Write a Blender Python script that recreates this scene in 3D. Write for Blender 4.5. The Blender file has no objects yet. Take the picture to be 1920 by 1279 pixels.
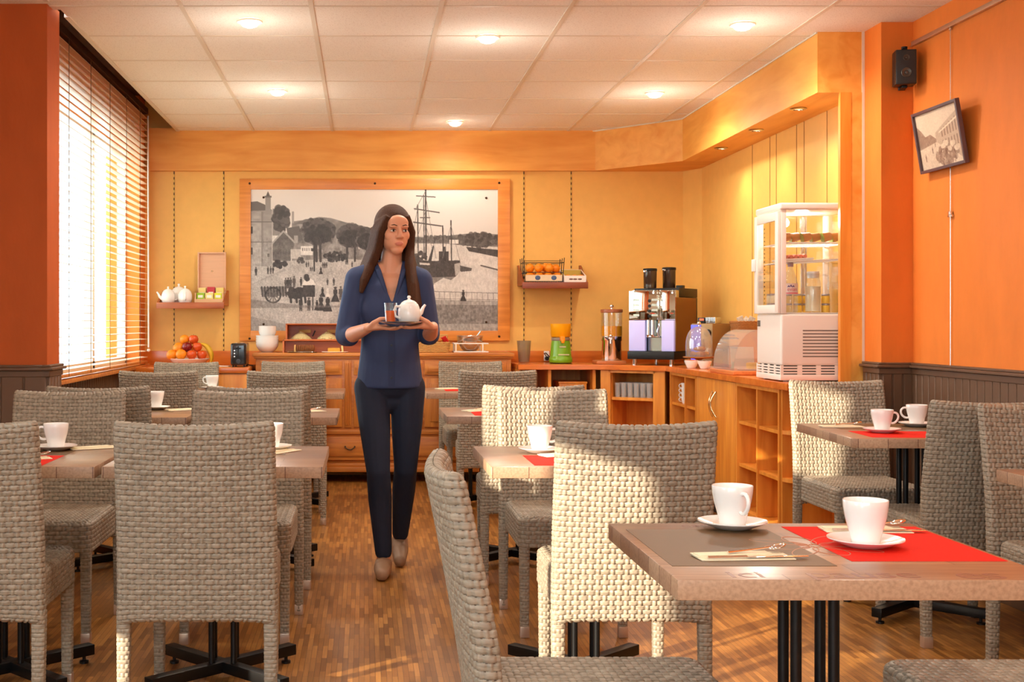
import bpy, bmesh, math, random
import numpy as np
from mathutils import Vector, Matrix, Euler

random.seed(7)
RNG = np.random.default_rng(11)
SC = bpy.context.scene
COL = SC.collection
PI = math.pi
R = math.radians

# ------------------------------------------------------------------ camera
# level camera, eye 1.165 m above the floor, shifted lens (44 mm on 36 mm wide)
cam_d = bpy.data.cameras.new('camera')
cam_d.sensor_width = 36.0
cam_d.lens = 2350.0 / 1920.0 * 36.0
cam_d.shift_x = (960 - 683) / 1920.0
cam_d.shift_y = -(639.5 - 605) / 1920.0
cam_d.clip_start = 0.05
cam = bpy.data.objects.new('camera', cam_d)
COL.objects.link(cam)
cam.location = (0, 0, 1.165)
cam.rotation_euler = (R(90), 0, 0)
SC.camera = cam

# ------------------------------------------------------------------ view, world, sun
SC.view_settings.view_transform = 'Standard'
SC.view_settings.look = 'None'
SC.view_settings.gamma = 1.0
SC.view_settings.use_curve_mapping = False
SC.view_settings.exposure = 0.66
SC.cycles.max_bounces = 10
SC.cycles.diffuse_bounces = 5
SC.cycles.glossy_bounces = 4
SC.cycles.transmission_bounces = 8
SC.cycles.transparent_max_bounces = 24
SC.cycles.caustics_reflective = False
SC.cycles.caustics_refractive = False
SC.cycles.sample_clamp_indirect = 8.0
SC.cycles.use_denoising = True

world = bpy.data.worlds.new('world')
SC.world = world
world.use_nodes = True
wbg = world.node_tree.nodes['Background']
wbg.inputs[0].default_value = (0.68, 0.87, 1.0, 1)
wbg.inputs[1].default_value = 6.5

sun_d = bpy.data.lights.new('sun', 'SUN')
sun_d.energy = 8.5
sun_d.angle = R(0.6)
sun_d.color = (1.0, 0.86, 0.66)
sun = bpy.data.objects.new('sun', sun_d)
COL.objects.link(sun)
SUN_DIR = Vector((0.75, 0.66, -0.240)).normalized()
sun.rotation_euler = SUN_DIR.to_track_quat('-Z', 'Y').to_euler()
sun.location = (-4, -3, 4)

def window_portal(name, loc, rot, sx, sy):
    """marks a modelled window opening for the sky light (adds no light of its own)"""
    l = bpy.data.lights.new(name, 'AREA')
    l.shape = 'RECTANGLE'; l.size = sx; l.size_y = sy
    l.cycles.is_portal = True
    o = bpy.data.objects.new(name, l); COL.objects.link(o)
    o.location = loc; o.rotation_euler = rot

LAMP_COLOR = (1.0, 0.93, 0.83)
LAMP_POWER = 30.0

# ------------------------------------------------------------------ helpers
def lin(r, g, b):
    f = lambda c: ((c / 255.0) / 12.92) if c / 255.0 <= 0.04045 else (((c / 255.0) + 0.055) / 1.055) ** 2.4
    return (f(r), f(g), f(b))

def mat(name, color, rough=0.5, metal=0.0, spec=0.5, noise=0.0, nscale=20.0, bump=0.0, bscale=60.0,
        emit=None, estr=0.0, coat=0.0, trans=0.0, ior=1.45, stretch=(1, 1, 1)):
    m = bpy.data.materials.new(name); m.use_nodes = True
    nt = m.node_tree; N = nt.nodes; L = nt.links
    b = N['Principled BSDF']
    b.inputs['Base Color'].default_value = (*color, 1)
    b.inputs['Roughness'].default_value = rough
    b.inputs['Metallic'].default_value = metal
    b.inputs['Specular IOR Level'].default_value = spec
    b.inputs['Coat Weight'].default_value = coat
    b.inputs['Coat Roughness'].default_value = 0.1
    b.inputs['Transmission Weight'].default_value = trans
    b.inputs['IOR'].default_value = ior
    if emit:
        b.inputs['Emission Color'].default_value = (*emit, 1)
        b.inputs['Emission Strength'].default_value = estr
    if noise or bump:
        tc = N.new('ShaderNodeTexCoord'); mp = N.new('ShaderNodeMapping')
        mp.inputs['Scale'].default_value = stretch
        L.new(tc.outputs['Object'], mp.inputs[0])
    if noise:
        nz = N.new('ShaderNodeTexNoise'); nz.inputs['Scale'].default_value = nscale
        nz.inputs['Detail'].default_value = 6
        L.new(mp.outputs[0], nz.inputs[0])
        mx = N.new('ShaderNodeMix'); mx.data_type = 'RGBA'
        mx.inputs[6].default_value = (*[max(0, c * (1 - noise)) for c in color], 1)
        mx.inputs[7].default_value = (*[min(1, c * (1 + noise)) for c in color], 1)
        L.new(nz.outputs['Fac'], mx.inputs[0]); L.new(mx.outputs[2], b.inputs['Base Color'])
    if bump:
        n2 = N.new('ShaderNodeTexNoise'); n2.inputs['Scale'].default_value = bscale
        L.new(mp.outputs[0], n2.inputs[0])
        bp = N.new('ShaderNodeBump'); bp.inputs['Strength'].default_value = bump
        bp.inputs['Distance'].default_value = 0.01
        L.new(n2.outputs['Fac'], bp.inputs['Height']); L.new(bp.outputs[0], b.inputs['Normal'])
    return m

def wood(name, c1, c2, axis='X', scale=3.0, rough=0.4, coat=0.15, detail=8.0, squeeze=14.0):
    """long grain along axis"""
    m = bpy.data.materials.new(name); m.use_nodes = True
    nt = m.node_tree; N = nt.nodes; L = nt.links
    b = N['Principled BSDF']; b.inputs['Roughness'].default_value = rough
    b.inputs['Coat Weight'].default_value = coat; b.inputs['Coat Roughness'].default_value = 0.25
    tc = N.new('ShaderNodeTexCoord'); mp = N.new('ShaderNodeMapping')
    s = [squeeze] * 3; s['XYZ'.index(axis)] = 1.0
    mp.inputs['Scale'].default_value = s
    L.new(tc.outputs['Object'], mp.inputs[0])
    nz = N.new('ShaderNodeTexNoise'); nz.inputs['Scale'].default_value = scale
    nz.inputs['Detail'].default_value = detail; nz.inputs['Distortion'].default_value = 0.6
    L.new(mp.outputs[0], nz.inputs[0])
    nb = N.new('ShaderNodeTexNoise'); nb.inputs['Scale'].default_value = 2.2; nb.inputs['Detail'].default_value = 2
    L.new(tc.outputs['Object'], nb.inputs[0])
    ad = N.new('ShaderNodeMath'); ad.operation = 'MULTIPLY_ADD'
    ad.inputs[1].default_value = 0.45; L.new(nb.outputs['Fac'], ad.inputs[0]); L.new(nz.outputs['Fac'], ad.inputs[2])
    rp = N.new('ShaderNodeValToRGB')
    rp.color_ramp.elements[0].position = 0.5; rp.color_ramp.elements[0].color = (*c1, 1)
    rp.color_ramp.elements[1].position = 0.92; rp.color_ramp.elements[1].color = (*c2, 1)
    L.new(ad.outputs[0], rp.inputs[0]); L.new(rp.outputs[0], b.inputs['Base Color'])
    bp = N.new('ShaderNodeBump'); bp.inputs['Strength'].default_value = 0.06; bp.inputs['Distance'].default_value = 0.004
    L.new(nz.outputs['Fac'], bp.inputs['Height']); L.new(bp.outputs[0], b.inputs['Normal'])
    return m

def thin_glass(name, tint=(0.97, 0.98, 0.97), gloss=0.12, rough=0.02, haze=0.0, hazecol=(0.9, 0.9, 0.9), edge=0.30):
    m = bpy.data.materials.new(name); m.use_nodes = True
    nt = m.node_tree; N = nt.nodes; L = nt.links
    N.remove(N['Principled BSDF']); out = N['Material Output']
    t = N.new('ShaderNodeBsdfTransparent'); t.inputs[0].default_value = (*tint, 1)
    g = N.new('ShaderNodeBsdfGlossy'); g.inputs['Roughness'].default_value = rough
    fr = N.new('ShaderNodeLayerWeight'); fr.inputs[0].default_value = 0.35
    ml = N.new('ShaderNodeMath'); ml.operation = 'MULTIPLY_ADD'; ml.inputs[1].default_value = edge; ml.inputs[2].default_value = gloss * 0.3
    L.new(fr.outputs['Facing'], ml.inputs[0])
    mx = N.new('ShaderNodeMixShader'); L.new(ml.outputs[0], mx.inputs[0])
    L.new(t.outputs[0], mx.inputs[1]); L.new(g.outputs[0], mx.inputs[2])
    last = mx
    if haze:
        d = N.new('ShaderNodeBsdfDiffuse'); d.inputs[0].default_value = (*hazecol, 1)
        m2 = N.new('ShaderNodeMixShader'); m2.inputs[0].default_value = haze
        L.new(mx.outputs[0], m2.inputs[1]); L.new(d.outputs[0], m2.inputs[2]); last = m2
    L.new(last.outputs[0], out.inputs['Surface'])
    return m

def link_mesh(name, me, parent=None, loc=(0, 0, 0), rot=(0, 0, 0)):
    o = bpy.data.objects.new(name, me); COL.objects.link(o)
    if parent is not None:
        o.parent = parent
    o.location = loc; o.rotation_euler = rot
    return o

def finish(me, mats, angle=38):
    for m in (mats if isinstance(mats, (list, tuple)) else [mats]):
        me.materials.append(m)
    if len(me.polygons):
        me.polygons.foreach_set('use_smooth', [True] * len(me.polygons))
        if angle < 179:
            me.set_sharp_from_angle(angle=R(angle))
    me.update()

def mesh_np(name, V, F, mats, angle=180, mi=None):
    me = bpy.data.meshes.new(name)
    V = np.asarray(V, dtype=np.float32); F = np.asarray(F, dtype=np.int32)
    me.vertices.add(len(V)); me.vertices.foreach_set('co', V.ravel())
    k = F.shape[1]
    me.loops.add(F.size); me.loops.foreach_set('vertex_index', F.ravel())
    me.polygons.add(len(F))
    me.polygons.foreach_set('loop_start', np.arange(0, F.size, k, dtype=np.int32))
    me.polygons.foreach_set('loop_total', np.full(len(F), k, dtype=np.int32))
    if mi is not None:
        me.polygons.foreach_set('material_index', np.asarray(mi, dtype=np.int32))
    me.update(calc_edges=True); me.validate()
    finish(me, mats, angle)
    return me

class MB:
    """collects shapes that make ONE mesh"""
    def __init__(s):
        s.bm = bmesh.new()
    def _in(s, t, mi=0, M=None):
        if mi:
            for f in t.faces: f.material_index = mi
        if M is not None: t.transform(M)
        me = bpy.data.meshes.new('t'); t.to_mesh(me); t.free()
        s.bm.from_mesh(me); bpy.data.meshes.remove(me)
        return s
    def box(s, x0, x1, y0, y1, z0, z1, bevel=0.0, mi=0, M=None, seg=2):
        t = bmesh.new(); bmesh.ops.create_cube(t, size=1.0)
        t.transform(Matrix.Translation(((x0 + x1) / 2, (y0 + y1) / 2, (z0 + z1) / 2)) @ Matrix.Diagonal((x1 - x0, y1 - y0, z1 - z0, 1)))
        if bevel: bmesh.ops.bevel(t, geom=list(t.edges), offset=bevel, segments=seg, affect='EDGES', profile=0.6)
        return s._in(t, mi, M)
    def lathe(s, prof, segs=32, c=(0, 0, 0), mi=0, M=None, closed=False):
        """prof: [(r,z)...] bottom to top"""
        t = bmesh.new(); rings = []
        for r, z in prof:
            if r < 1e-6: rings.append([t.verts.new((0, 0, z))])
            else: rings.append([t.verts.new((r * math.cos(2 * PI * i / segs), r * math.sin(2 * PI * i / segs), z)) for i in range(segs)])
        pairs = list(zip(rings, rings[1:])) + ([(rings[-1], rings[0])] if closed else [])
        for a, b in pairs:
            for i in range(segs):
                j = (i + 1) % segs
                if len(a) == 1 and len(b) == 1: continue
                if len(a) == 1: t.faces.new((a[0], b[j], b[i]))
                elif len(b) == 1: t.faces.new((a[i], a[j], b[0]))
                else: t.faces.new((a[i], a[j], b[j], b[i]))
        bmesh.ops.recalc_face_normals(t, faces=t.faces)
        T = Matrix.Translation(c)
        return s._in(t, mi, (M @ T) if M is not None else T)
    def tube(s, pts, r, segs=10, mi=0, M=None, cap=True, closed=False):
        """round tube through points; r number or list"""
        pts = [Vector(p) for p in pts]; n = len(pts)
        rs = r if isinstance(r, (list, tuple)) else [r] * n
        t = bmesh.new(); rings = []; up = None
        for i, p in enumerate(pts):
            a = pts[i - 1] if (i > 0 or closed) else p
            b = pts[(i + 1) % n] if (i < n - 1 or closed) else p
            d = (b - a)
            if d.length < 1e-9: d = Vector((0, 0, 1))
            d.normalize()
            if up is None:
                up = Vector((0, 0, 1)) if abs(d.z) < 0.9 else Vector((1, 0, 0))
            x = up.cross(d)
            if x.length < 1e-6: x = Vector((1, 0, 0)).cross(d)
            x.normalize(); y = d.cross(x); y.normalize(); up = y
            rings.append([t.verts.new(p + (x * math.cos(2 * PI * k / segs) + y * math.sin(2 * PI * k / segs)) * rs[i]) for k in range(segs)])
        pr = list(zip(rings, rings[1:])) + ([(rings[-1], rings[0])] if closed else [])
        for a, b in pr:
            for k in range(segs):
                j = (k + 1) % segs
                t.faces.new((a[k], a[j], b[j], b[k]))
        if cap and not closed:
            t.faces.new(list(reversed(rings[0]))); t.faces.new(rings[-1])
        bmesh.ops.recalc_face_normals(t, faces=t.faces)
        return s._in(t, mi, M)
    def cyl(s, p, q, r, r2=None, segs=20, mi=0, M=None):
        return s.tube([p, q], [r, r if r2 is None else r2], segs, mi, M)
    def ball(s, c, r, mi=0, M=None, seg=20, rot=None):
        t = bmesh.new(); bmesh.ops.create_uvsphere(t, u_segments=seg, v_segments=max(8, seg // 2 + 2), radius=1.0)
        rr = r if isinstance(r, (tuple, list)) else (r, r, r)
        X = Matrix.Translation(c) @ (Euler(rot).to_matrix().to_4x4() if rot else Matrix()) @ Matrix.Diagonal((*rr, 1))
        t.transform(X)
        return s._in(t, mi, M)
    def prism(s, poly, z0, z1, mi=0, M=None, bevel=0.0):
        """poly: [(x,y)] extruded in z"""
        t = bmesh.new()
        a = [t.verts.new((x, y, z0)) for x, y in poly]; b = [t.verts.new((x, y, z1)) for x, y in poly]
        n = len(poly)
        t.faces.new(list(reversed(a))); t.faces.new(b)
        for i in range(n): t.faces.new((a[i], a[(i + 1) % n], b[(i + 1) % n], b[i]))
        bmesh.ops.recalc_face_normals(t, faces=t.faces)
        if bevel: bmesh.ops.bevel(t, geom=list(t.edges), offset=bevel, segments=2, affect='EDGES')
        return s._in(t, mi, M)
    def mesh(s, me, M=None, mi=0):
        t = bmesh.new(); t.from_mesh(me)
        return s._in(t, mi, M)
    def build(s, name, mats, parent=None, loc=(0, 0, 0), rot=(0, 0, 0), angle=38):
        me = bpy.data.meshes.new(name); s.bm.to_mesh(me); s.bm.free()
        finish(me, mats, angle)
        return link_mesh(name, me, parent, loc, rot)

def tag(o, label, cat, group=None):
    o['label'] = label; o['category'] = cat
    if group: o['group'] = group
    return o

def thing(name, label, cat, loc=(0, 0, 0), rz=0.0, group=None):
    o = bpy.data.objects.new(name, None); COL.objects.link(o)
    o.empty_display_size = 0.05
    o.location = loc; o.rotation_euler = (0, 0, rz)
    return tag(o, label, cat, group)

def struct(o):
    o['kind'] = 'structure'; return o

KIDS = {}
def dup(root, label=None, loc=None, rz=None, group=None):
    """copy of a thing with copies of its parts and sub-parts"""
    r = root.copy(); COL.objects.link(r)
    if label: r['label'] = label
    if loc is not None: r.location = loc
    if rz is not None: r.rotation_euler = (0, 0, rz)
    if group: r['group'] = group
    for ch in root.children:
        c = ch.copy(); COL.objects.link(c); c.parent = r
        for g in ch.children:
            d = g.copy(); COL.objects.link(d); d.parent = c
    return r

def text_mesh(s, size, extrude=0.0006, align='CENTER', bold=0.0):
    cu = bpy.data.curves.new('t', 'FONT'); cu.body = s; cu.size = size; cu.extrude = extrude
    cu.align_x = align; cu.align_y = 'CENTER'; cu.offset = bold
    o = bpy.data.objects.new('t', cu); COL.objects.link(o)
    dg = bpy.context.evaluated_depsgraph_get()
    me = bpy.data.meshes.new_from_object(o.evaluated_get(dg))
    me.name = 'lettering'
    bpy.data.objects.remove(o); bpy.data.curves.remove(cu)
    return me

def blob(name, mb, voxel, mats, parent=None, smooth=4, factor=0.5, cut=None, loc=(0, 0, 0)):
    """one continuous surface from overlapping shapes"""
    me = bpy.data.meshes.new(name); mb.bm.to_mesh(me); mb.bm.free()
    o = bpy.data.objects.new(name, me); COL.objects.link(o)
    r = o.modifiers.new('r', 'REMESH'); r.mode = 'VOXEL'; r.voxel_size = voxel; r.use_smooth_shade = True
    if smooth:
        s = o.modifiers.new('s', 'SMOOTH'); s.iterations = smooth; s.factor = factor
    dg = bpy.context.evaluated_depsgraph_get()
    m2 = bpy.data.meshes.new_from_object(o.evaluated_get(dg)); m2.name = name
    bpy.data.objects.remove(o); bpy.data.meshes.remove(me)
    if cut:
        b = bmesh.new(); b.from_mesh(m2)
        kill = [f for f in b.faces if cut(f.calc_center_median())]
        bmesh.ops.delete(b, geom=kill, context='FACES')
        for _ in range(10):                       # even out the cut edge
            new = {}
            for v in b.verts:
                if v.is_boundary:
                    n = [e.other_vert(v).co for e in v.link_edges if e.is_boundary]
                    if len(n) == 2: new[v] = v.co * 0.4 + (n[0] + n[1]) * 0.3
            for v, co in new.items(): v.co = co
        b.to_mesh(m2); b.free()
    m2.materials.clear()
    finish(m2, mats, 180)
    return link_mesh(name, m2, parent, loc)

def cap(mb, p, q, r1, r2, seg=16):
    """tapered capsule"""
    mb.ball(p, r1, seg=seg); mb.ball(q, r2, seg=seg); mb.cyl(p, q, r1, r2, segs=seg)
    return mb

# ------------------------------------------------------------------ materials
M_ORANGE = mat('orange_painted_wall', lin(228, 126, 50), 0.6, spec=0.25, noise=0.14, nscale=9, bump=0.12, bscale=45, stretch=(1, 1, 0.45))
M_CREAM = mat('cream_painted_wall', lin(236, 226, 208), 0.7, spec=0.2, noise=0.03, nscale=6)
M_YELLOW = mat('yellow_wall_panel', lin(238, 184, 98), 0.45, spec=0.3, noise=0.07, nscale=14, bump=0.03, bscale=30)
M_SOFFIT = wood('orange_cherry_wood', lin(224, 144, 52), lin(246, 178, 84), 'X', 1.6, 0.5, 0.05, squeeze=7)
M_SOFFIT_Y = wood('orange_cherry_wood_side', lin(226, 148, 54), lin(247, 182, 88), 'Y', 1.6, 0.5, 0.05, squeeze=7)
M_POST = wood('orange_post_wood', lin(226, 132, 36), lin(240, 160, 64), 'Z', 2.0, 0.4, 0.1)
M_CTOP = wood('counter_cherry_top', lin(196, 98, 30), lin(226, 126, 46), 'X', 2.0, 0.25, 0.35, squeeze=8)
M_CAB = wood('cabinet_orange_beech', lin(212, 124, 38), lin(238, 158, 62), 'Z', 2.2, 0.4, 0.15, squeeze=10)
M_PINE = wood('honey_pine', lin(178, 98, 34), lin(216, 138, 58), 'X', 2.4, 0.4, 0.2)
M_PINE_Z = wood('honey_pine_upright', lin(176, 96, 32), lin(214, 136, 56), 'Z', 2.4, 0.4, 0.2)
M_SHELF = wood('reddish_shelf_wood', lin(150, 70, 28), lin(186, 98, 42), 'X', 2.5, 0.4, 0.2)
M_FRAMEW = wood('orange_frame_wood', lin(208, 122, 40), lin(236, 152, 64), 'X', 2.0, 0.4, 0.15)
M_BOXW = wood('pale_box_wood', lin(206, 158, 110), lin(226, 184, 138), 'X', 2.5, 0.5, 0.05)
M_BREADBOX = wood('red_brown_box_wood', lin(190, 96, 40), lin(214, 122, 58), 'X', 2.5, 0.4, 0.1)
M_WAINSCOT = mat('brown_painted_boards', lin(104, 76, 56), 0.45, spec=0.4, noise=0.08, nscale=12)
M_DARK = mat('dark_void', lin(38, 26, 20), 0.8)
M_BROWN = mat('dark_brown_board', lin(84, 52, 36), 0.6)
M_CEILGRID = mat('ceiling_bar_white', lin(226, 214, 196), 0.5)
M_WHITE = mat('white_porcelain', lin(244, 242, 238), 0.12, spec=0.6, coat=0.3)
M_WHITEPL = mat('white_enamel', lin(238, 232, 226), 0.35)
M_BLACK = mat('black_plastic', lin(22, 21, 21), 0.35)
M_BLACKMET = mat('black_powder_steel', lin(20, 19, 19), 0.38, metal=0.3, spec=0.5)
M_CHROME = mat('chrome', (0.82, 0.82, 0.82), 0.08, metal=1.0)
M_STEEL = mat('brushed_steel', (0.66, 0.65, 0.63), 0.22, metal=1.0)
M_BRASS = mat('pale_brass', (0.85, 0.68, 0.42), 0.2, metal=1.0)
M_RED = mat('red_paper', lin(222, 40, 24), 0.8, spec=0.15, noise=0.03, nscale=80)
M_BROWNMAT = mat('brown_paper', lin(106, 80, 50), 0.45, spec=0.3, noise=0.05, nscale=60)
M_NAPKIN = mat('cream_napkin', lin(240, 228, 196), 0.85, bump=0.1, bscale=200)
M_GLASS = thin_glass('clear_glass')
M_GLASSW = thin_glass('window_glass', gloss=0.05)
M_PLASTIC = thin_glass('clear_plastic_dome', tint=(0.95, 0.93, 0.91), haze=0.10, gloss=0.4, edge=0.25)
M_SMOKE = thin_glass('smoky_glass', tint=(0.84, 0.80, 0.70), haze=0.20, hazecol=(0.46, 0.42, 0.32), edge=0.3)
M_ORANGE_FRUIT = mat('orange_peel', lin(240, 140, 20), 0.45, noise=0.1, nscale=20, bump=0.15, bscale=150)
M_APPLE_DARK = mat('dark_red_apple', lin(128, 22, 22), 0.25, noise=0.25, nscale=18)
M_APPLE = mat('red_yellow_apple', lin(214, 82, 28), 0.25, noise=0.4, nscale=12)
M_BANANA = mat('banana_yellow', lin(222, 176, 40), 0.5, noise=0.15, nscale=15)
M_WICKER = mat('straw_wicker', lin(206, 160, 92), 0.6, noise=0.25, nscale=60)
M_WICKERD = mat('brown_wicker', lin(168, 108, 52), 0.6, noise=0.25, nscale=60)
M_BREAD = mat('baked_crust', lin(196, 122, 48), 0.6, noise=0.35, nscale=40, bump=0.3, bscale=70)
M_BREADD = mat('dark_bread_crust', lin(134, 78, 38), 0.7, noise=0.4, nscale=60, bump=0.4, bscale=80)
M_CARD = mat('white_cardboard', lin(236, 226, 216), 0.7)
# ================================================================== THE ROOM
CEIL = 2.628
WL, WR, YB, YF = -2.30, 2.67, 9.60, -2.6      # left wall (near), right wall, back wall, wall behind the camera
WIN_X = -1.68                                   # blind window wall inside face

# floor -------------------------------------------------------------
def parquet():
    m = bpy.data.materials.new('oak_strip_parquet'); m.use_nodes = True
    nt = m.node_tree; N = nt.nodes; L = nt.links; b = N['Principled BSDF']
    tc = N.new('ShaderNodeTexCoord'); mp = N.new('ShaderNodeMapping')
    mp.inputs['Rotation'].default_value = (0, 0, R(90))
    L.new(tc.outputs['Object'], mp.inputs[0])
    br = N.new('ShaderNodeTexBrick')
    br.offset = 0.37; br.offset_frequency = 2;
    br.inputs['Color1'].default_value = (*lin(140, 90, 38), 1)
    br.inputs['Color2'].default_value = (*lin(196, 136, 66), 1)
    br.inputs['Mortar'].default_value = (*lin(82, 44, 18), 1)
    br.inputs['Scale'].default_value = 1.0
    br.inputs['Mortar Size'].default_value = 0.0007
    br.inputs['Mortar Smooth'].default_value = 0.2
    br.inputs['Bias'].default_value = -0.05
    br.inputs['Brick Width'].default_value = 0.165
    br.inputs['Row Height'].default_value = 0.0185
    L.new(mp.outputs[0], br.inputs[0])
    m2 = N.new('ShaderNodeMapping'); m2.inputs['Scale'].default_value = (40, 3, 1)
    L.new(tc.outputs['Object'], m2.inputs[0])
    nz = N.new('ShaderNodeTexNoise'); nz.inputs['Scale'].default_value = 3; nz.inputs['Detail'].default_value = 6
    L.new(m2.outputs[0], nz.inputs[0])
    mx = N.new('ShaderNodeMix'); mx.data_type = 'RGBA'; mx.blend_type = 'MULTIPLY'; mx.inputs[0].default_value = 0.55
    rp = N.new('ShaderNodeValToRGB')
    rp.color_ramp.elements[0].position = 0.3; rp.color_ramp.elements[0].color = (0.62, 0.55, 0.5, 1)
    rp.color_ramp.elements[1].position = 0.7; rp.color_ramp.elements[1].color = (1, 1, 1, 1)
    L.new(nz.outputs['Fac'], rp.inputs[0])
    L.new(br.outputs['Color'], mx.inputs[6]); L.new(rp.outputs[0], mx.inputs[7])
    L.new(mx.outputs[2], b.inputs['Base Color'])
    b.inputs['Roughness'].default_value = 0.34
    b.inputs['Coat Weight'].default_value = 0.15; b.inputs['Coat Roughness'].default_value = 0.3
    return m
M_FLOOR = parquet()
struct(MB().box(WL - 0.2, WR + 0.2, YF - 0.2, YB + 0.3, -0.12, 0.0).build('floor', M_FLOOR))

# ceiling -----------------------------------------------------------
def ceiling_mat():
    m = mat('speckled_ceiling_tile', lin(236, 222, 206), 0.85, spec=0.1)
    nt = m.node_tree; N = nt.nodes; L = nt.links; b = N['Principled BSDF']
    tc = N.new('ShaderNodeTexCoord')
    nz = N.new('ShaderNodeTexNoise'); nz.inputs['Scale'].default_value = 190; nz.inputs['Detail'].default_value = 2
    L.new(tc.outputs['Object'], nz.inputs[0])
    rp = N.new('ShaderNodeValToRGB')
    rp.color_ramp.elements[0].position = 0.33; rp.color_ramp.elements[0].color = (*lin(220, 209, 196), 1)
    rp.color_ramp.elements[1].position = 0.42; rp.color_ramp.elements[1].color = (*lin(246, 240, 230), 1)
    L.new(nz.outputs['Fac'], rp.inputs[0]); L.new(rp.outputs[0], b.inputs['Base Color'])
    return m
ceil_edge = -1.42
# two plates so the pocket over the window blind stays open
c = MB()
c.box(ceil_edge, WR + 0.1, YF, YB + 0.1, CEIL, CEIL + 0.06)
c.box(WL - 0.1, ceil_edge, YF, 5.86, CEIL, CEIL + 0.06)
ceiling = struct(c.build('ceiling', ceiling_mat()))
g = MB()
x0 = 0.355 - 0.6 * 5
for k in range(0, 10):
    x = x0 + 0.6 * k
    if -2.3 < x < 2.66:
        g.box(x - 0.011, x + 0.011, YF, (YB - 0.05 if x > ceil_edge else 5.7), CEIL - 0.004, CEIL + 0.002)
for k in range(-14, 7):
    y = 5.79 + 0.6 * k
    g.box((ceil_edge if y > 5.8 else WL), WR - 0.01, y - 0.008, y + 0.008, CEIL - 0.003, CEIL + 0.002)
g.box(ceil_edge - 0.012, ceil_edge + 0.014, 5.98, YB - 0.05, CEIL - 0.006, CEIL + 0.06)
struct(g.build('trim_1', M_CEILGRID))
# window pocket above the blind
g = MB()
g.box(WIN_X - 0.3, ceil_edge - 0.012, 5.86, YB + 0.1, 2.86, 2.92)
g.box(ceil_edge - 0.012, ceil_edge + 0.03, 5.86, YB + 0.1, CEIL + 0.061, 2.92)
struct(g.build('trim_2', M_BROWN))

# back wall ---------------------------------------------------------
struct(MB().box(WIN_X - 0.3, WR + 0.2, YB, YB + 0.15, 0, 2.9).build('wall_back', M_YELLOW))
# slotted shelf tracks set in the wall panels
trk = mat('dark_slot', lin(96, 66, 24), 0.5); trl = mat('slot_light', lin(226, 190, 90), 0.5)
tn = 3
for x in (-1.4563, -1.0765, 1.2225, 1.5845):
    t = MB(); t.box(x - 0.004, x + 0.004, YB - 0.003, YB + 0.01, 0.95, 2.323)
    for k in range(34):
        z = 0.96 + 0.04 * k
        t.box(x - 0.0036, x + 0.0036, YB - 0.006, YB, z, z + 0.02, mi=1)
    struct(t.build('trim_%d' % tn, [trk, trl])); tn += 1

# angled back-right corner and right recess wall --------------------
struct(MB().prism([(2.44, YB), (2.53, 9.39), (2.67, 9.39), (2.67, YB)], 0, 2.6).build('wall_corner', M_YELLOW))
rw = MB(); rw.box(2.53, 2.67, 6.33, 9.40, 0, 2.6)
struct(rw.build('wall_right_recess', M_YELLOW))
groove = mat('groove_line', lin(150, 92, 30), 0.6)
gl = MB()
for px in (1411, 1444, 1456, 1494, 1508, 1551):
    y = 2.53 * 2350 / (px - 683)
    gl.box(2.5275, 2.535, y - 0.0018, y + 0.0018, 0.87, 2.323)
struct(gl.build('trim_%d' % tn, groove)); tn += 1

# soffit ------------------------------------------------------------
SB = 2.323
struct(MB().box(-1.655, 1.7592, 9.55, YB + 0.02, SB, CEIL + 0.02).build('trim_%d' % tn, M_SOFFIT)); tn += 1
struct(MB().prism([(1.7594, 9.55), (2.2850, 8.976), (2.60, 8.976), (2.60, YB), (1.7594, YB)], SB, CEIL + 0.01).build('trim_%d' % tn, M_SOFFIT)); tn += 1
struct(MB().box(2.28, 2.60, 6.307, 8.974, SB, CEIL + 0.01).build('trim_%d' % tn, M_SOFFIT_Y)); tn += 1
# thin white edge between soffit and ceiling
g = MB()
g.box(1.74, 1.76, 9.545, 9.56, CEIL - 0.008, CEIL)
g.tube([(1.76, 9.545, CEIL - 0.004), (2.278, 8.974, CEIL - 0.004), (2.276, 6.305, CEIL - 0.004)], 0.005, 6)
struct(g.build('trim_%d' % tn, M_CEILGRID)); tn += 1
# end post of the buffet recess: light board and darker edge board
struct(MB().box(2.393, 2.447, 6.30, 6.33, 0.0, SB).build('trim_%d' % tn, M_POST)); tn += 1
struct(MB().box(2.4475, 2.508, 6.302, 6.36, 0.0, SB).build('trim_%d' % tn, M_SOFFIT_Y)); tn += 1

# right wall with its pilaster --------------------------------------
struct(MB().box(WR, WR + 0.15, YF, 6.34, 0, CEIL + 0.05).build('wall_right', M_ORANGE))
struct(MB().box(2.516, WR + 0.02, 6.10, 6.345, 0, CEIL + 0.02).build('wall_pilaster', M_ORANGE))
struct(MB().box(2.503, 2.5155, 6.30, 6.312, 0.95, CEIL).build('trim_%d' % tn, M_CEILGRID)); tn += 1
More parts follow.
